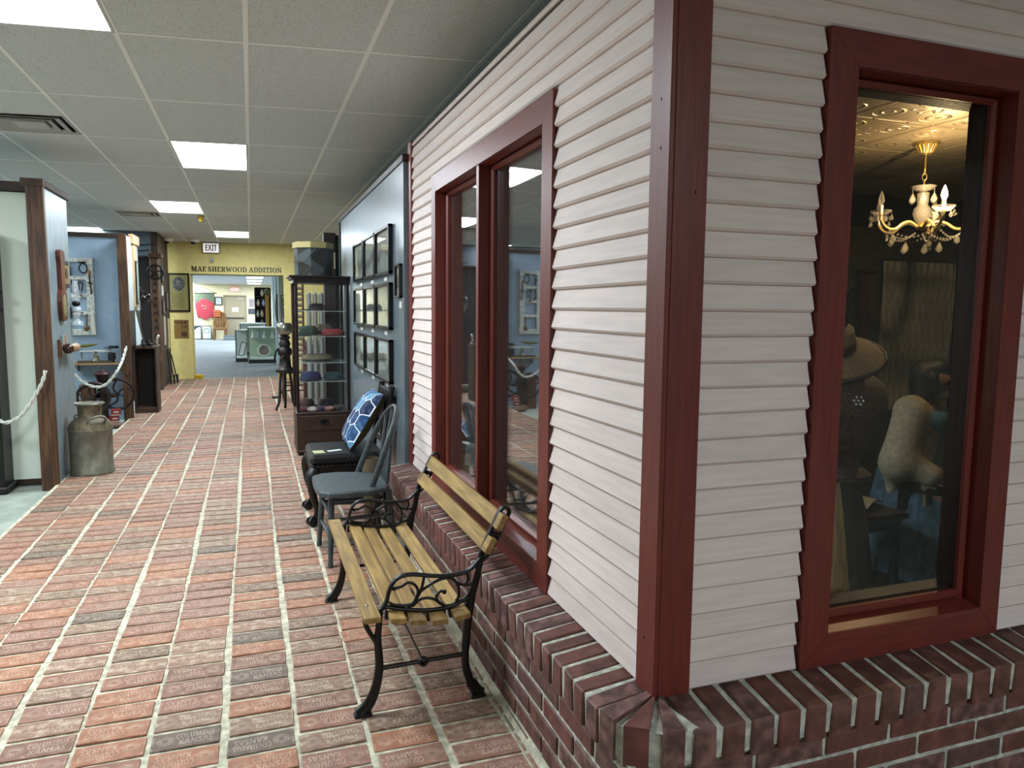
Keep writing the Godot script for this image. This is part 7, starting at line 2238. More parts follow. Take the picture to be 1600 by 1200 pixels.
func chandelier() -> void:
	var o := Vector3(3.40, 2.405, -3.0)
	var t := thing("chandelier", "brass and crystal chandelier with one lit candle bulb, behind the single window", "chandelier", o)
	var brass := plain(Color(0.72, 0.63, 0.40), 0.28, 0.9)
	var cry := glass(0.07, 0.02, Color(0.95, 0.93, 0.88))
	var can := MB.new()
	can.lathe([Vector2(0.0, -0.062), Vector2(0.022, -0.062), Vector2(0.03, -0.055), Vector2(0.055, -0.012), Vector2(0.068, -0.008), Vector2(0.068, 0.0), Vector2(0.0, 0.0)], 28)
	var cn := obj("canopy", can, brass, t)
	var fl := MB.new()
	for i in 14:
		var a := TAU * i / 14
		fl.tube([Vector3(cos(a) * 0.03, -0.054, sin(a) * 0.03), Vector3(cos(a) * 0.055, -0.014, sin(a) * 0.055)], 0.004, 6)
	obj("flute", fl, brass, cn)
	var stm := MB.new()
	stm.tube([Vector3(0, -0.06, 0), Vector3(0, -0.135, 0)], 0.006, 8)
	stm.tube([Vector3(0, -0.19, 0), Vector3(0, -0.24, 0)], 0.006, 8)
	obj("stem", stm, brass, t)
	var lk := MB.new()
	for s in 2:
		var ring := []
		for i in 14:
			var p := Vector3(cos(TAU * i / 14) * 0.011, -0.148 - s * 0.03 + sin(TAU * i / 14) * 0.019, 0)
			ring.append(Basis(Vector3.UP, PI / 2 * s + 0.5) * p)
		lk.tube(ring, 0.0035, 6, true)
	obj("chain", lk, brass, t)
	var td := MB.new()
	td.lathe([Vector2(0.012, -0.25), Vector2(0.035, -0.243), Vector2(0.060, -0.225), Vector2(0.063, -0.228), Vector2(0.038, -0.248), Vector2(0.012, -0.256)], 20)
	obj("top_dish", td, cry, t)
	var vs := MB.new()
	vs.lathe([Vector2(0.012, -0.256), Vector2(0.030, -0.262), Vector2(0.028, -0.30), Vector2(0.026, -0.325), Vector2(0.042, -0.345), Vector2(0.046, -0.372), Vector2(0.036, -0.40), Vector2(0.02, -0.42), Vector2(0.01, -0.425)], 20)
	obj("glass_column", vs, cry, t)
	var hub := MB.new()
	hub.lathe([Vector2(0.0, -0.46), Vector2(0.02, -0.455), Vector2(0.034, -0.44), Vector2(0.03, -0.425), Vector2(0.014, -0.418), Vector2(0.0, -0.418)], 18)
	obj("hub", hub, brass, t)
	var R := Vector3(0.66, 0, 0.75)
	var F := Vector3(-0.75, 0, 0.66)
	var drops := MB.new()
	var beads := MB.new()
	var drop := func(p: Vector3, s := 1.0) -> void:
		drops.lathe([Vector2(0.0, -0.042 * s), Vector2(0.011 * s, -0.034 * s), Vector2(0.013 * s, -0.026 * s), Vector2(0.006 * s, -0.010 * s), Vector2(0.0, 0.0)], 8, Transform3D(Basis.IDENTITY, p), 2.0)
	for i in 5:
		var a := deg_to_rad(68.0 + 72.0 * i)
		var d := R * cos(a) + F * sin(a)
		var arm := MB.new()
		arm.tube(smooth_path([d * 0.025 + Vector3(0, -0.44, 0), d * 0.07 + Vector3(0, -0.415, 0), d * 0.115 + Vector3(0, -0.425, 0), d * 0.16 + Vector3(0, -0.455, 0), d * 0.21 + Vector3(0, -0.45, 0), d * 0.245 + Vector3(0, -0.415, 0), d * 0.25 + Vector3(0, -0.385, 0)]), 0.0085, 8)
		var an := obj("arm", arm, plain(Color(0.80, 0.70, 0.48), 0.25, 0.6), t)
		var c := d * 0.25
		var dish := MB.new()
		dish.lathe([Vector2(0.008, -0.385), Vector2(0.03, -0.382), Vector2(0.052, -0.362), Vector2(0.055, -0.364), Vector2(0.032, -0.388), Vector2(0.008, -0.391)], 18, Transform3D(Basis.IDENTITY, c))
		obj("drip_dish", dish, cry, an)
		var cd := MB.new()
		cd.tube([c + Vector3(0, -0.385, 0), c + Vector3(0, -0.335, 0)], 0.0105, 12)
		obj("candle_tube", cd, plain(Color(0.85, 0.82, 0.74), 0.4), an)
		var bulb := MB.new()
		bulb.lathe([Vector2(0.0, -0.335), Vector2(0.008, -0.333), Vector2(0.016, -0.312), Vector2(0.013, -0.292), Vector2(0.005, -0.268), Vector2(0.0, -0.258)], 14, Transform3D(Basis.IDENTITY, c))
		obj("bulb", bulb, glow(Color(1.0, 0.88, 0.62), 12.0) if i == 0 else cry, an)
		if i == 0:
			var l := OmniLight3D.new()
			l.name = "bulb_light"
			l.position = c + Vector3(0, -0.305, 0)
			l.light_color = Color(1.0, 0.86, 0.64); l.light_energy = 0.23; l.light_size = 0.012
			l.omni_range = 12.0; l.omni_attenuation = 2.0; l.shadow_enabled = true
			an.add_child(l, true)
		for k in 5:
			var b := TAU * k / 5 + i
			var e := c + Vector3(cos(b) * 0.052, -0.366, sin(b) * 0.052)
			drops.tube([e, e + Vector3(0, -0.02, 0)], 0.001, 4)
			drop.call(e + Vector3(0, -0.018, 0), 0.8)
		drop.call(d * 0.17 + Vector3(0, -0.48, 0), 1.3); drop.call(d * 0.09 + Vector3(0, -0.52, 0), 1.4)
		var d2 := R * cos(a + TAU / 5) + F * sin(a + TAU / 5)
		for k in 12:
			var s := (k + 0.5) / 12.0
			var p := (d * 0.20).lerp(d2 * 0.20, s) + Vector3(0, -0.46 - 0.045 * sin(PI * s), 0)
			beads.ball(p, Vector3(0.006, 0.006, 0.006), 4)
			var q := (d * (0.03 + 0.17 * s)) + Vector3(0, -0.47 - 0.035 * sin(PI * s), 0)
			beads.ball(q, Vector3(0.0055, 0.0055, 0.0055), 4)
	for k in 6:
		var b := TAU * k / 6 + 0.3
		var e := Vector3(cos(b) * 0.058, -0.232, sin(b) * 0.058)
		drops.tube([e, e + Vector3(0, -0.035, 0)], 0.0012, 4)
		drop.call(e + Vector3(0, -0.03, 0), 1.3)
	obj("crystal_drops", drops, cry, t).set_meta("kind", "stuff")
	obj("bead_strings", beads, cry, t).set_meta("kind", "stuff")

func dress_form() -> void:
	var t := thing("dress_form", "dress form in a brown velvet bodice with a jeweled clasp and an old gold skirt", "dress form", Vector3(2.165, -0.002, -2.28), -0.6)
	var vel := mottled(Color(0.20, 0.135, 0.095), Color(0.34, 0.24, 0.17), 0.8, Vector3(7, 5, 7), 240, 0.0, 0.2)
	var b := MB.new()
	var el := Transform3D(Basis.from_scale(Vector3(1, 1, 0.72)), Vector3.ZERO)
	b.lathe([Vector2(0.145, 0.86), Vector2(0.118, 0.89), Vector2(0.118, 0.92), Vector2(0.15, 1.0), Vector2(0.185, 1.10), Vector2(0.19, 1.16), Vector2(0.175, 1.22), Vector2(0.12, 1.27), Vector2(0.06, 1.30), Vector2(0.055, 1.34), Vector2(0.0, 1.35)], 32, el)
	obj("bodice", b, vel, t)
	var cape := MB.new()
	cape.lathe([Vector2(0.205, 1.12), Vector2(0.208, 1.17), Vector2(0.19, 1.23), Vector2(0.13, 1.28)], 32, el)
	obj("shoulder_cape", cape, mottled(Color(0.23, 0.155, 0.11), Color(0.36, 0.26, 0.19), 0.8, Vector3(9, 9, 9), 241, 0.0, 0.2), t)
	var pl := MB.new()
	pl.lathe([Vector2(0.12, 0.855), Vector2(0.16, 0.85), Vector2(0.165, 0.87), Vector2(0.125, 0.90)], 28, el)
	obj("waist_band", pl, vel, t)
	var br := MB.new()
	for k in 7:
		var a := TAU * k / 6
		br.ball(Vector3(0.075 + (cos(a) * 0.016 if k < 6 else 0.0), 1.175 + (sin(a) * 0.016 if k < 6 else 0.0), 0.142), Vector3(0.007, 0.007, 0.006), 5)
	for k in 7:
		var a := TAU * k / 6
		br.ball(Vector3(-0.06 + (cos(a) * 0.016 if k < 6 else 0.0), 1.175 + (sin(a) * 0.016 if k < 6 else 0.0), 0.146), Vector3(0.007, 0.007, 0.006), 5)
	obj("clasp", br, plain(Color(0.85, 0.86, 0.85), 0.12, 0.8), t)
	var P := []
	for i in 8:
		var row := []
		for j in 60:
			var a := TAU * j / 60
			var r := lerpf(0.115, 0.235, pow(i / 7.0, 0.7)) + 0.012 * sin(a * 15.0) * (i / 7.0)
			row.append(Vector3(cos(a) * r, 0.86 - 0.855 * i / 7.0, sin(a) * r * 0.85))
		P.append(row)
	var sk := MB.new()
	sk.grid(P, true)
	obj("skirt", sk, mottled(Color(0.12, 0.09, 0.06), Color(0.20, 0.15, 0.10), 0.7, Vector3(14, 1, 14), 242), t)
	var gp := []
	for i in 8:
		var row := []
		for j in 9:
			var a := PI / 2 - 0.1 + (j / 8.0 - 0.5) * (0.35 + 0.55 * i / 7.0)
			var r := lerpf(0.122, 0.248, pow(i / 7.0, 0.7))
			row.append(Vector3(cos(a) * r, 0.85 - 0.84 * i / 7.0, sin(a) * r * 0.87))
		gp.append(row)
	var go := MB.new()
	go.grid(gp)
	obj("gold_panel", go, mottled(Color(0.46, 0.35, 0.15), Color(0.60, 0.48, 0.24), 0.55, Vector3(30, 1, 30), 243), t)
	var h := thing("straw_hat", "wide brimmed straw hat with a dark ribbon and feathers on top of the dress form", "hat", Vector3(2.15, 1.34, -2.28))
	h.transform.basis = Basis(Vector3(0.66, 0, 0.75).normalized(), 0.42)
	var hb := MB.new()
	hb.lathe([Vector2(0.085, 0.012), Vector2(0.14, 0.006), Vector2(0.195, -0.02), Vector2(0.20, -0.014), Vector2(0.14, 0.016), Vector2(0.09, 0.022)], 32)
	obj("brim", hb, mottled(Color(0.42, 0.33, 0.19), Color(0.56, 0.46, 0.29), 0.8, Vector3(18, 18, 18), 244, 0.0, 0.2), h)
	var hr := MB.new()
	var rim := []
	for k in 32: rim.append(Vector3(cos(TAU * k / 32) * 0.197, -0.017, sin(TAU * k / 32) * 0.197))
	hr.tube(rim, 0.008, 6, true)
	obj("brim_edge", hr, plain(Color(0.20, 0.12, 0.10), 0.7), h)
	var hc := MB.new()
	hc.lathe([Vector2(0.09, 0.015), Vector2(0.092, 0.07), Vector2(0.085, 0.105), Vector2(0.05, 0.118), Vector2(0.0, 0.12)], 28)
	obj("crown", hc, mottled(Color(0.42, 0.33, 0.19), Color(0.56, 0.46, 0.29), 0.8, Vector3(18, 18, 18), 244, 0.0, 0.2), h)
	var rb := MB.new()
	rb.lathe([Vector2(0.092, 0.022), Vector2(0.096, 0.026), Vector2(0.096, 0.06), Vector2(0.092, 0.064)], 28)
	obj("ribbon", rb, plain(Color(0.22, 0.13, 0.13), 0.6), h)
	var ft := MB.new()
	for k in 8:
		var a := k * 0.35 - 1.2
		ft.tube(smooth_path([Vector3(0.05, 0.10, 0.02), Vector3(0.02 + 0.05 * sin(a), 0.2, 0.05 * cos(a)), Vector3(0.06 * sin(a) * 1.6, 0.26 + 0.02 * sin(k * 2.0), 0.07 * cos(a))], 4), [0.004, 0.010, 0.014, 0.015, 0.014, 0.012, 0.009, 0.006, 0.002], 6)
	obj("feathers", ft, plain(Color(0.035, 0.04, 0.045), 0.8), h)

# one continuous skin from tapered capsules joined by a smooth minimum, meshed as surface nets
func skin(bones: Array, cell: float, blend: float) -> MB:
	var lo := Vector3(1e9, 1e9, 1e9)
	var hi := -lo
	for b in bones:
		var r: float = maxf(b[2], b[3]) + cell * 3.0
		lo = lo.min(b[0] - Vector3.ONE * r).min(b[1] - Vector3.ONE * r); hi = hi.max(b[0] + Vector3.ONE * r).max(b[1] + Vector3.ONE * r)
	var n := Vector3i(((hi - lo) / cell).ceil()) + Vector3i.ONE
	var D := PackedFloat32Array()
	D.resize(n.x * n.y * n.z)
	D.fill(0.2)
	for b in bones:
		var r: float = maxf(b[2], b[3]) + blend + cell * 2.0
		var l2 := Vector3i((((b[0] as Vector3).min(b[1]) - Vector3.ONE * r - lo) / cell).floor()).clamp(Vector3i.ZERO, n - Vector3i.ONE)
		var h2 := Vector3i((((b[0] as Vector3).max(b[1]) + Vector3.ONE * r - lo) / cell).ceil()).clamp(Vector3i.ZERO, n - Vector3i.ONE)
		var a: Vector3 = b[0]
		var ab: Vector3 = b[1] - a
		var len2 := maxf(ab.length_squared(), 1e-8)
		for z in range(l2.z, h2.z + 1):
			for y in range(l2.y, h2.y + 1):
				for x in range(l2.x, h2.x + 1):
					var p := lo + Vector3(x, y, z) * cell
					var s := clampf((p - a).dot(ab) / len2, 0.0, 1.0)
					var d: float = p.distance_to(a + ab * s) - lerpf(b[2], b[3], s)
					var i := (z * n.y + y) * n.x + x
					var q := maxf(blend - absf(D[i] - d), 0.0) / blend
					D[i] = minf(D[i], d) - q * q * blend * 0.25
	var vid := {}
	var V := []
	var N := []
	var at := func(x: int, y: int, z: int) -> float: return D[(z * n.y + y) * n.x + x]
	for z in n.z - 1:
		for y in n.y - 1:
			for x in n.x - 1:
				var i := (z * n.y + y) * n.x + x
				var base := D[i] < 0.0
				var mixed := false
				var c := [D[i], D[i + 1], D[i + n.x], D[i + n.x + 1], D[i + n.x * n.y], D[i + n.x * n.y + 1], D[i + n.x * n.y + n.x], D[i + n.x * n.y + n.x + 1]]
				for k in 8:
					if (c[k] < 0.0) != base: mixed = true; break
				if not mixed: continue
				var sum := Vector3.ZERO
				var cnt := 0
				for e in [[0, 1], [2, 3], [4, 5], [6, 7], [0, 2], [1, 3], [4, 6], [5, 7], [0, 4], [1, 5], [2, 6], [3, 7]]:
					var f0: float = c[e[0]]
					var f1: float = c[e[1]]
					if (f0 < 0.0) != (f1 < 0.0):
						var s := f0 / (f0 - f1)
						sum += Vector3(e[0] & 1, (e[0] >> 1) & 1, e[0] >> 2).lerp(Vector3(e[1] & 1, (e[1] >> 1) & 1, e[1] >> 2), s)
						cnt += 1
				vid[i] = V.size()
				V.append(lo + (Vector3(x, y, z) + sum / cnt) * cell)
				N.append(Vector3(c[1] + c[3] + c[5] + c[7] - c[0] - c[2] - c[4] - c[6], c[2] + c[3] + c[6] + c[7] - c[0] - c[1] - c[4] - c[5], c[4] + c[5] + c[6] + c[7] - c[0] - c[1] - c[2] - c[3]).normalized())
	var mb := MB.new()
	var st := [1, n.x, n.x * n.y]
	for i in vid:
		for ax in 3:
			var u: int = st[(ax + 1) % 3]
			var w: int = st[(ax + 2) % 3]
			if (D[i] < 0.0) == (D[i + st[ax]] < 0.0): continue
			if not (vid.has(i - u) and vid.has(i - w) and vid.has(i - u - w)): continue
			var q := [vid[i], vid[i - u], vid[i - u - w], vid[i - w]]
			mb.tri(V[q[0]], V[q[1]], V[q[2]], N[q[0]], N[q[1]], N[q[2]]); mb.tri(V[q[0]], V[q[2]], V[q[3]], N[q[0]], N[q[2]], N[q[3]])
	return mb

func seated_mannequin() -> void:
	# she sits with her back half to the window, her head turned to the right; right and forward as the viewer sees them
	var o := Vector3(3.60, 0, -3.13)
	var t := thing("mannequin", "seated woman mannequin with dark hair, cream blouse and blue dress, head turned right", "mannequin", o)
	var f := Vector3(0.39, 0, 0.92)    # the way she faces
	var s := Vector3(-0.92, 0, 0.39)     # her left hand side, towards the window
	var P := func(a: float, b: float, y: float) -> Vector3: return f * a + s * b + Vector3(0, y if y < 0.5 else 0.5 + (y - 0.5) * (1.2 if y < 0.95 else 1.0), 0)
	var bones := [[P.call(0, -0.07, 0.50), P.call(0, 0.07, 0.50), 0.12, 0.12], [P.call(0, 0, 0.52), P.call(0.0, 0, 0.66), 0.12, 0.10], [P.call(0, 0, 0.66), P.call(0.02, 0, 0.84), 0.10, 0.125], [P.call(0.02, -0.10, 0.90), P.call(0.02, 0.10, 0.90), 0.065, 0.065],
		[P.call(0, 0.08, 0.50), P.call(0.38, 0.10, 0.50), 0.085, 0.065], [P.call(0, -0.08, 0.50), P.call(0.38, -0.10, 0.50), 0.085, 0.065], [P.call(0.38, 0.10, 0.50), P.call(0.40, 0.10, 0.09), 0.06, 0.038], [P.call(0.38, -0.10, 0.50), P.call(0.40, -0.10, 0.09), 0.06, 0.038],
		[P.call(0.38, 0.10, 0.045), P.call(0.54, 0.11, 0.03), 0.038, 0.028], [P.call(0.38, -0.10, 0.045), P.call(0.54, -0.11, 0.03), 0.038, 0.028],
		[P.call(0.02, 0.15, 0.89), P.call(0.0, 0.22, 0.64), 0.048, 0.038], [P.call(0.0, 0.22, 0.64), P.call(0.22, 0.15, 0.60), 0.038, 0.026], [P.call(0.02, -0.15, 0.89), P.call(0.0, -0.22, 0.64), 0.048, 0.038], [P.call(0.0, -0.22, 0.64), P.call(0.22, -0.10, 0.62), 0.038, 0.026],
		[P.call(0.02, 0, 0.92), P.call(0.05, 0, 1.04), 0.045, 0.043]]
	var body := skin(bones, 0.014, 0.04)
	for h in [[0.15, 0.60, 1.0], [-0.10, 0.62, -1.0]]:
		var hb := [[P.call(0.22, h[0], h[1]), P.call(0.28, h[0] - 0.02 * h[2], h[1] - 0.005), 0.025, 0.030]]
		for k in 4:
			var b0: float = h[0] - 0.02 * h[2] + (k - 1.5) * 0.017
			hb.append([P.call(0.285, b0, h[1] - 0.005), P.call(0.325 + (0.004 if k in [1, 2] else 0.0), b0, h[1] - 0.018), 0.009, 0.0085])
			hb.append([P.call(0.325 + (0.004 if k in [1, 2] else 0.0), b0, h[1] - 0.018), P.call(0.343, b0, h[1] - 0.045), 0.0085, 0.007])
		hb.append([P.call(0.245, h[0] - 0.035 * h[2], h[1]), P.call(0.29, h[0] - 0.062 * h[2], h[1] - 0.012), 0.011, 0.009])
		hb.append([P.call(0.29, h[0] - 0.062 * h[2], h[1] - 0.012), P.call(0.315, h[0] - 0.058 * h[2], h[1] - 0.02), 0.009, 0.007])
		var hm := skin(hb, 0.005, 0.008)
		body.v.append_array(hm.v); body.n.append_array(hm.n); body.t.append_array(hm.t)
	# head: looks to the viewer's right
	var hf := Vector3(0.66, 0, 0.75).normalized()
	var hs := Vector3(-0.75, 0, 0.66).normalized()
	var hc: Vector3 = P.call(0.075, 0, 1.115)
	var Hp := func(a: float, b: float, y: float) -> Vector3: return hc + hf * a + hs * b + Vector3(0, y, 0)
	var head := [[Hp.call(-0.015, 0, 0.02), Hp.call(0.01, 0, 0.03), 0.080, 0.076], [Hp.call(0.02, 0, -0.01), Hp.call(0.045, 0, -0.07), 0.062, 0.034], [Hp.call(0.05, 0, -0.085), Hp.call(0.062, 0, -0.083), 0.018, 0.014], [Hp.call(0.083, 0, 0.012), Hp.call(0.098, 0, -0.026), 0.008, 0.011],
		[Hp.call(0.076, -0.013, -0.052), Hp.call(0.076, 0.013, -0.052), 0.008, 0.008], [Hp.call(0.073, -0.012, -0.064), Hp.call(0.073, 0.012, -0.064), 0.008, 0.008], [Hp.call(0.07, -0.032, 0.022), Hp.call(0.07, 0.032, 0.022), 0.012, 0.012], [Hp.call(-0.005, 0.078, 0.015), Hp.call(-0.008, 0.078, -0.025), 0.012, 0.009], [Hp.call(-0.005, -0.078, 0.015), Hp.call(-0.008, -0.078, -0.025), 0.012, 0.009], [Hp.call(-0.01, 0, -0.05), Hp.call(-0.02, 0, -0.12), 0.045, 0.043]]
	var hd := skin(head, 0.006, 0.018)
	body.v.append_array(hd.v); body.n.append_array(hd.n); body.t.append_array(hd.t)
	var bm := obj("body", body, plain(Color(0.55, 0.43, 0.35), 0.5), t)
	for q in [0.030, -0.030]:
		var ey := MB.new()
		ey.ball(Hp.call(0.072, q, 0.004), Vector3(0.009, 0.007, 0.009), 6)
		obj("eye", ey, plain(Color(0.08, 0.06, 0.05), 0.2), t)
	var lip := MB.new()
	lip.tube([Hp.call(0.079, -0.018, -0.058), Hp.call(0.086, 0, -0.057), Hp.call(0.079, 0.018, -0.058)], 0.004, 6)
	obj("mouth", lip, plain(Color(0.40, 0.16, 0.14), 0.5), t)
	var hair := skin([[Hp.call(-0.03, 0, 0.05), Hp.call(0.02, 0, 0.075), 0.088, 0.070], [Hp.call(-0.05, 0.04, 0.03), Hp.call(-0.035, 0.06, -0.07), 0.055, 0.042], [Hp.call(-0.05, -0.04, 0.03), Hp.call(-0.035, -0.06, -0.07), 0.055, 0.042], [Hp.call(0.0, 0.07, 0.03), Hp.call(0.025, 0.072, -0.05), 0.028, 0.022], [Hp.call(0.0, -0.07, 0.03), Hp.call(0.025, -0.072, -0.05), 0.028, 0.022], [Hp.call(-0.07, 0, 0.0), Hp.call(-0.065, 0, -0.08), 0.05, 0.045]], 0.009, 0.02)
	obj("hair", hair, mottled(Color(0.018, 0.014, 0.013), Color(0.045, 0.035, 0.03), 0.4, Vector3(30, 6, 30), 250, 0.0, 0.2), t)
	var cream := mottled(Color(0.66, 0.63, 0.52), Color(0.76, 0.73, 0.62), 0.85, Vector3(5, 5, 5), 251, 0.0, 0.2)
	var bl := skin([[P.call(0.0, 0, 0.56), P.call(0.015, 0, 0.80), 0.125, 0.145], [P.call(0.015, -0.12, 0.885), P.call(0.015, 0.12, 0.885), 0.080, 0.080], [P.call(0.02, 0.15, 0.87), P.call(0.0, 0.24, 0.64), 0.085, 0.095], [P.call(0.02, -0.15, 0.87), P.call(0.0, -0.24, 0.64), 0.085, 0.095], [P.call(0.0, 0.235, 0.66), P.call(0.15, 0.18, 0.60), 0.075, 0.065], [P.call(-0.02, 0.2, 0.62), P.call(-0.04, 0.19, 0.50), 0.07, 0.03]], 0.014, 0.05)
	obj("blouse", bl, cream, t)
	var yoke := skin([[P.call(0.11, -0.07, 0.84), P.call(0.115, 0.07, 0.84), 0.055, 0.055], [P.call(0.11, 0, 0.62), P.call(0.12, 0, 0.80), 0.055, 0.06]], 0.014, 0.03)
	obj("blue_yoke", yoke, plain(Color(0.27, 0.44, 0.54), 0.8), t)
	var cl := MB.new()
	var cp := []
	for k in 20: cp.append(P.call(0.03 + cos(TAU * k / 20) * 0.07, sin(TAU * k / 20) * 0.075, 0.935 - 0.02 * cos(TAU * k / 20)))
	cl.tube(cp, 0.009, 6, true)
	obj("neck_band", cl, plain(Color(0.30, 0.28, 0.25), 0.8), t)
	var rows := []
	for i in 9:
		var row := []
		for j in 48:
			var a := TAU * j / 48
			var q := i / 8.0
			var r := lerpf(0.15, 0.30, pow(q, 0.6)) + 0.012 * sin(a * 11.0 + q * 2.0)
			row.append(P.call(0.16 * q + cos(a) * r * (1.0 + 0.35 * q), sin(a) * r, lerpf(0.63, 0.035, q)))
		rows.append(row)
	var skm := MB.new()
	skm.grid(rows, true)
	obj("skirt", skm, mottled(Color(0.22, 0.34, 0.41), Color(0.33, 0.45, 0.52), 0.8, Vector3(5, 2, 5), 252, 0.0, 0.1), t)

func house_furniture() -> void:
	# a low backed chair before her, with its lace cloth, and a table with papers
	var wd := wood(Color(0.075, 0.045, 0.03), Color(0.14, 0.09, 0.06), 1, 0.45, 260)
	var c := thing("low_chair", "dark wooden low backed chair hung with lace, in front of the seated mannequin", "chair", Vector3(3.60, 0, -2.97), -0.85)
	for s in [[-0.16, 0.11], [0.16, 0.11]]:
		var p := MB.new()
		p.cbox(Vector3(s[0], 0.33, s[1]), Vector3(0.05, 0.66, 0.035), 0.006)
		obj("back_post", p, wd, c)
	for s in [[-0.16, -0.14], [0.16, -0.14]]:
		var p := MB.new()
		p.cbox(Vector3(s[0], 0.17, s[1]), Vector3(0.035, 0.34, 0.035), 0.006)
		obj("front_leg", p, wd, c)
	var st := MB.new()
	st.cbox(Vector3(0, 0.355, -0.02), Vector3(0.36, 0.03, 0.30), 0.006)
	obj("seat", st, wd, c)
	var rl := MB.new()
	rl.cbox(Vector3(0, 0.575, 0.11), Vector3(0.27, 0.13, 0.025), 0.005)
	obj("back_rail", rl, wd, c)
	var lace := mottled(Color(0.50, 0.47, 0.37), Color(0.64, 0.61, 0.50), 0.9, Vector3(20, 20, 20), 261, 0.0, 0.2)
	var lc := thing("lace_cloth", "cream lace cloth with a tied string draped over the low chair back", "cloth", Vector3(3.60, 0, -2.97), -0.85)
	var P := []
	for i in 12:
		var row := []
		for j in 14:
			var u := j / 13.0 - 0.5
			var q := i / 11.0
			var y := 0.40 + 0.25 * minf(1.0, q * 2.0) if q < 0.5 else 0.655 - 0.09 * (q - 0.5) * 2.0
			row.append(Vector3(u * 0.22 + 0.035, y + 0.01 * sin(u * 30.0 + i) - (0.06 * absf(u) if q > 0.8 else 0.0), 0.085 - 0.02 * (1.0 if q < 0.5 else 0.0) + 0.045 * clampf((q - 0.45) * 8.0, 0, 1) + 0.006 * sin(u * 40.0)))
		P.append(row)
	var lm := MB.new()
	lm.grid(P)
	obj("drape", lm, lace, lc)
	var ls := MB.new()
	ls.tube(smooth_path([Vector3(-0.10, 0.585, 0.13), Vector3(0.0, 0.60, 0.14), Vector3(0.10, 0.58, 0.14), Vector3(0.16, 0.54, 0.14)]), 0.004, 6); ls.tube(smooth_path([Vector3(-0.10, 0.585, 0.13), Vector3(0.02, 0.575, 0.14), Vector3(0.12, 0.53, 0.14)]), 0.004, 6)
	obj("string", ls, plain(Color(0.72, 0.70, 0.64), 0.8), lc)
	var hang := thing("lace_stocking", "cream lace stocking hanging under the low chair back", "stocking", Vector3(3.61, 0, -2.97), -0.85)
	var hg := MB.new()
	hg.tube(smooth_path([Vector3(-0.05, 0.51, 0.12), Vector3(-0.04, 0.42, 0.125), Vector3(-0.02, 0.33, 0.13), Vector3(0.0, 0.28, 0.13)]), 0.035, 8, false, 1.0, 0.4)
	obj("cloth", hg, lace, hang)
	var tb := thing("writing_table", "dark wooden table inside the pink house, behind the dress form", "table", Vector3(2.80, 0, -2.95))
	var tt := MB.new()
	tt.cbox(Vector3(0, 0.485, 0), Vector3(0.62, 0.03, 0.50), 0.006)
	obj("top", tt, wood(Color(0.15, 0.08, 0.045), Color(0.25, 0.14, 0.085), 0, 0.35, 262), tb)
	for s in [[-1, -1], [1, -1], [1, 1], [-1, 1]]:
		var l := MB.new()
		l.tube([Vector3(s[0] * 0.27, 0, s[1] * 0.21), Vector3(s[0] * 0.27, 0.47, s[1] * 0.21)], 0.022, 8)
		obj("leg", l, wd, tb)
	var ap := MB.new()
	ap.cbox(Vector3(0, 0.44, 0.215), Vector3(0.5, 0.06, 0.02), 0.004); ap.cbox(Vector3(0, 0.44, -0.215), Vector3(0.5, 0.06, 0.02), 0.004)
	obj("apron", ap, wd, tb)
	var bk := thing("open_book", "open book with curled yellowed pages on the dark table behind the dress form", "book", Vector3(2.89, 0.501, -2.88), 0.25)
	for s in [-1, 1]:
		var pg := []
		for i in 6:
			var row := []
			for j in 8:
				var u := j / 7.0
				row.append(Vector3(s * u * 0.15, 0.012 + 0.045 * sin(u * PI * 0.9) * (1.0 - 0.15 * i / 5.0), -0.10 + 0.2 * i / 5.0))
			pg.append(row)
		var pm := MB.new()
		pm.grid(pg)
		obj("page", pm, mottled(Color(0.50, 0.47, 0.37), Color(0.66, 0.62, 0.50), 0.8, Vector3(14, 50, 14), 263), bk)
	var cv := MB.new()
	cv.cbox(Vector3(0, 0.004, 0), Vector3(0.31, 0.008, 0.21), 0.002)
	obj("cover", cv, plain(Color(0.12, 0.07, 0.05), 0.6), bk)
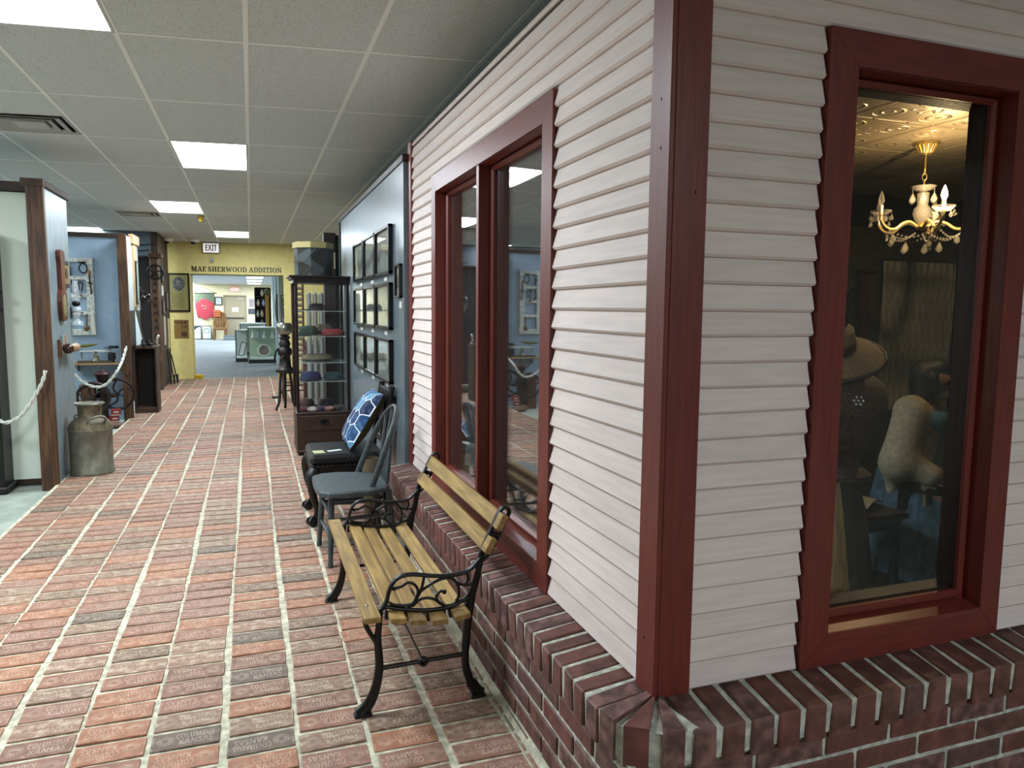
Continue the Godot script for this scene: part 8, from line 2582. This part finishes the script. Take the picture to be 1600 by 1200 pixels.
	for i in 6:
		var sh := MB.new()
		sh.cbox(Vector3.ZERO, Vector3(0.15, 0.016, 0.11), 0.002)
		var so := thing("book", ["lowest book of the white stack under the low chair", "second book of the white stack under the low chair", "third book of the white stack under the low chair", "fourth book of the white stack under the low chair", "fifth book of the white stack under the low chair", "top book of the white stack under the low chair"][i], "book", Vector3(3.60 + 0.012 * sin(i * 2.0), 0.012 + 0.022 * i, -2.92), 0.3 * sin(i * 1.7), "white books under the low chair")
		obj("pages", sh, plain(Color(0.70, 0.69, 0.65), 0.8), so)
		var c2 := MB.new()
		c2.cbox(Vector3(0, 0.0092, 0), Vector3(0.154, 0.002, 0.114), 0.0006); c2.cbox(Vector3(0, -0.0092, 0), Vector3(0.154, 0.002, 0.114), 0.0006)
		obj("cover", c2, plain([Color(0.6, 0.6, 0.57), Color(0.35, 0.3, 0.26), Color(0.65, 0.63, 0.6), Color(0.5, 0.5, 0.5), Color(0.2, 0.2, 0.22), Color(0.72, 0.71, 0.68)][i], 0.6), so)
	var rug := MB.new()
	rug.cbox(Vector3(3.0, 0.004, -2.9), Vector3(2.2, 0.008, 1.6), 0.003)
	single("rug", rug, mottled(Color(0.05, 0.045, 0.045), Color(0.22, 0.20, 0.19), 0.95, Vector3(4, 4, 4), 264), "dark flowered rug on the floor inside the pink house", "rug")
	var ps := thing("standing_photo", "small gray photograph standing inside the double window, behind the bench", "photo", Vector3(1.165, 0.613, -3.93))
	ps.rotation = Vector3(0, -1.15, 0)
	var pm := MB.new()
	pm.cbox(Vector3(0, 0.065, 0), Vector3(0.10, 0.13, 0.006), 0.001, Basis(Vector3.RIGHT, -0.15))
	obj("mount", pm, plain(Color(0.36, 0.38, 0.37), 0.5), ps)
	var pi := MB.new()
	pi.cbox(Vector3(0, 0.062, 0.005), Vector3(0.06, 0.08, 0.003), 0.0008, Basis(Vector3.RIGHT, -0.15))
	obj("print", pi, mottled(Color(0.06, 0.06, 0.06), Color(0.5, 0.5, 0.48), 0.5, Vector3(25, 25, 25), 265), ps)
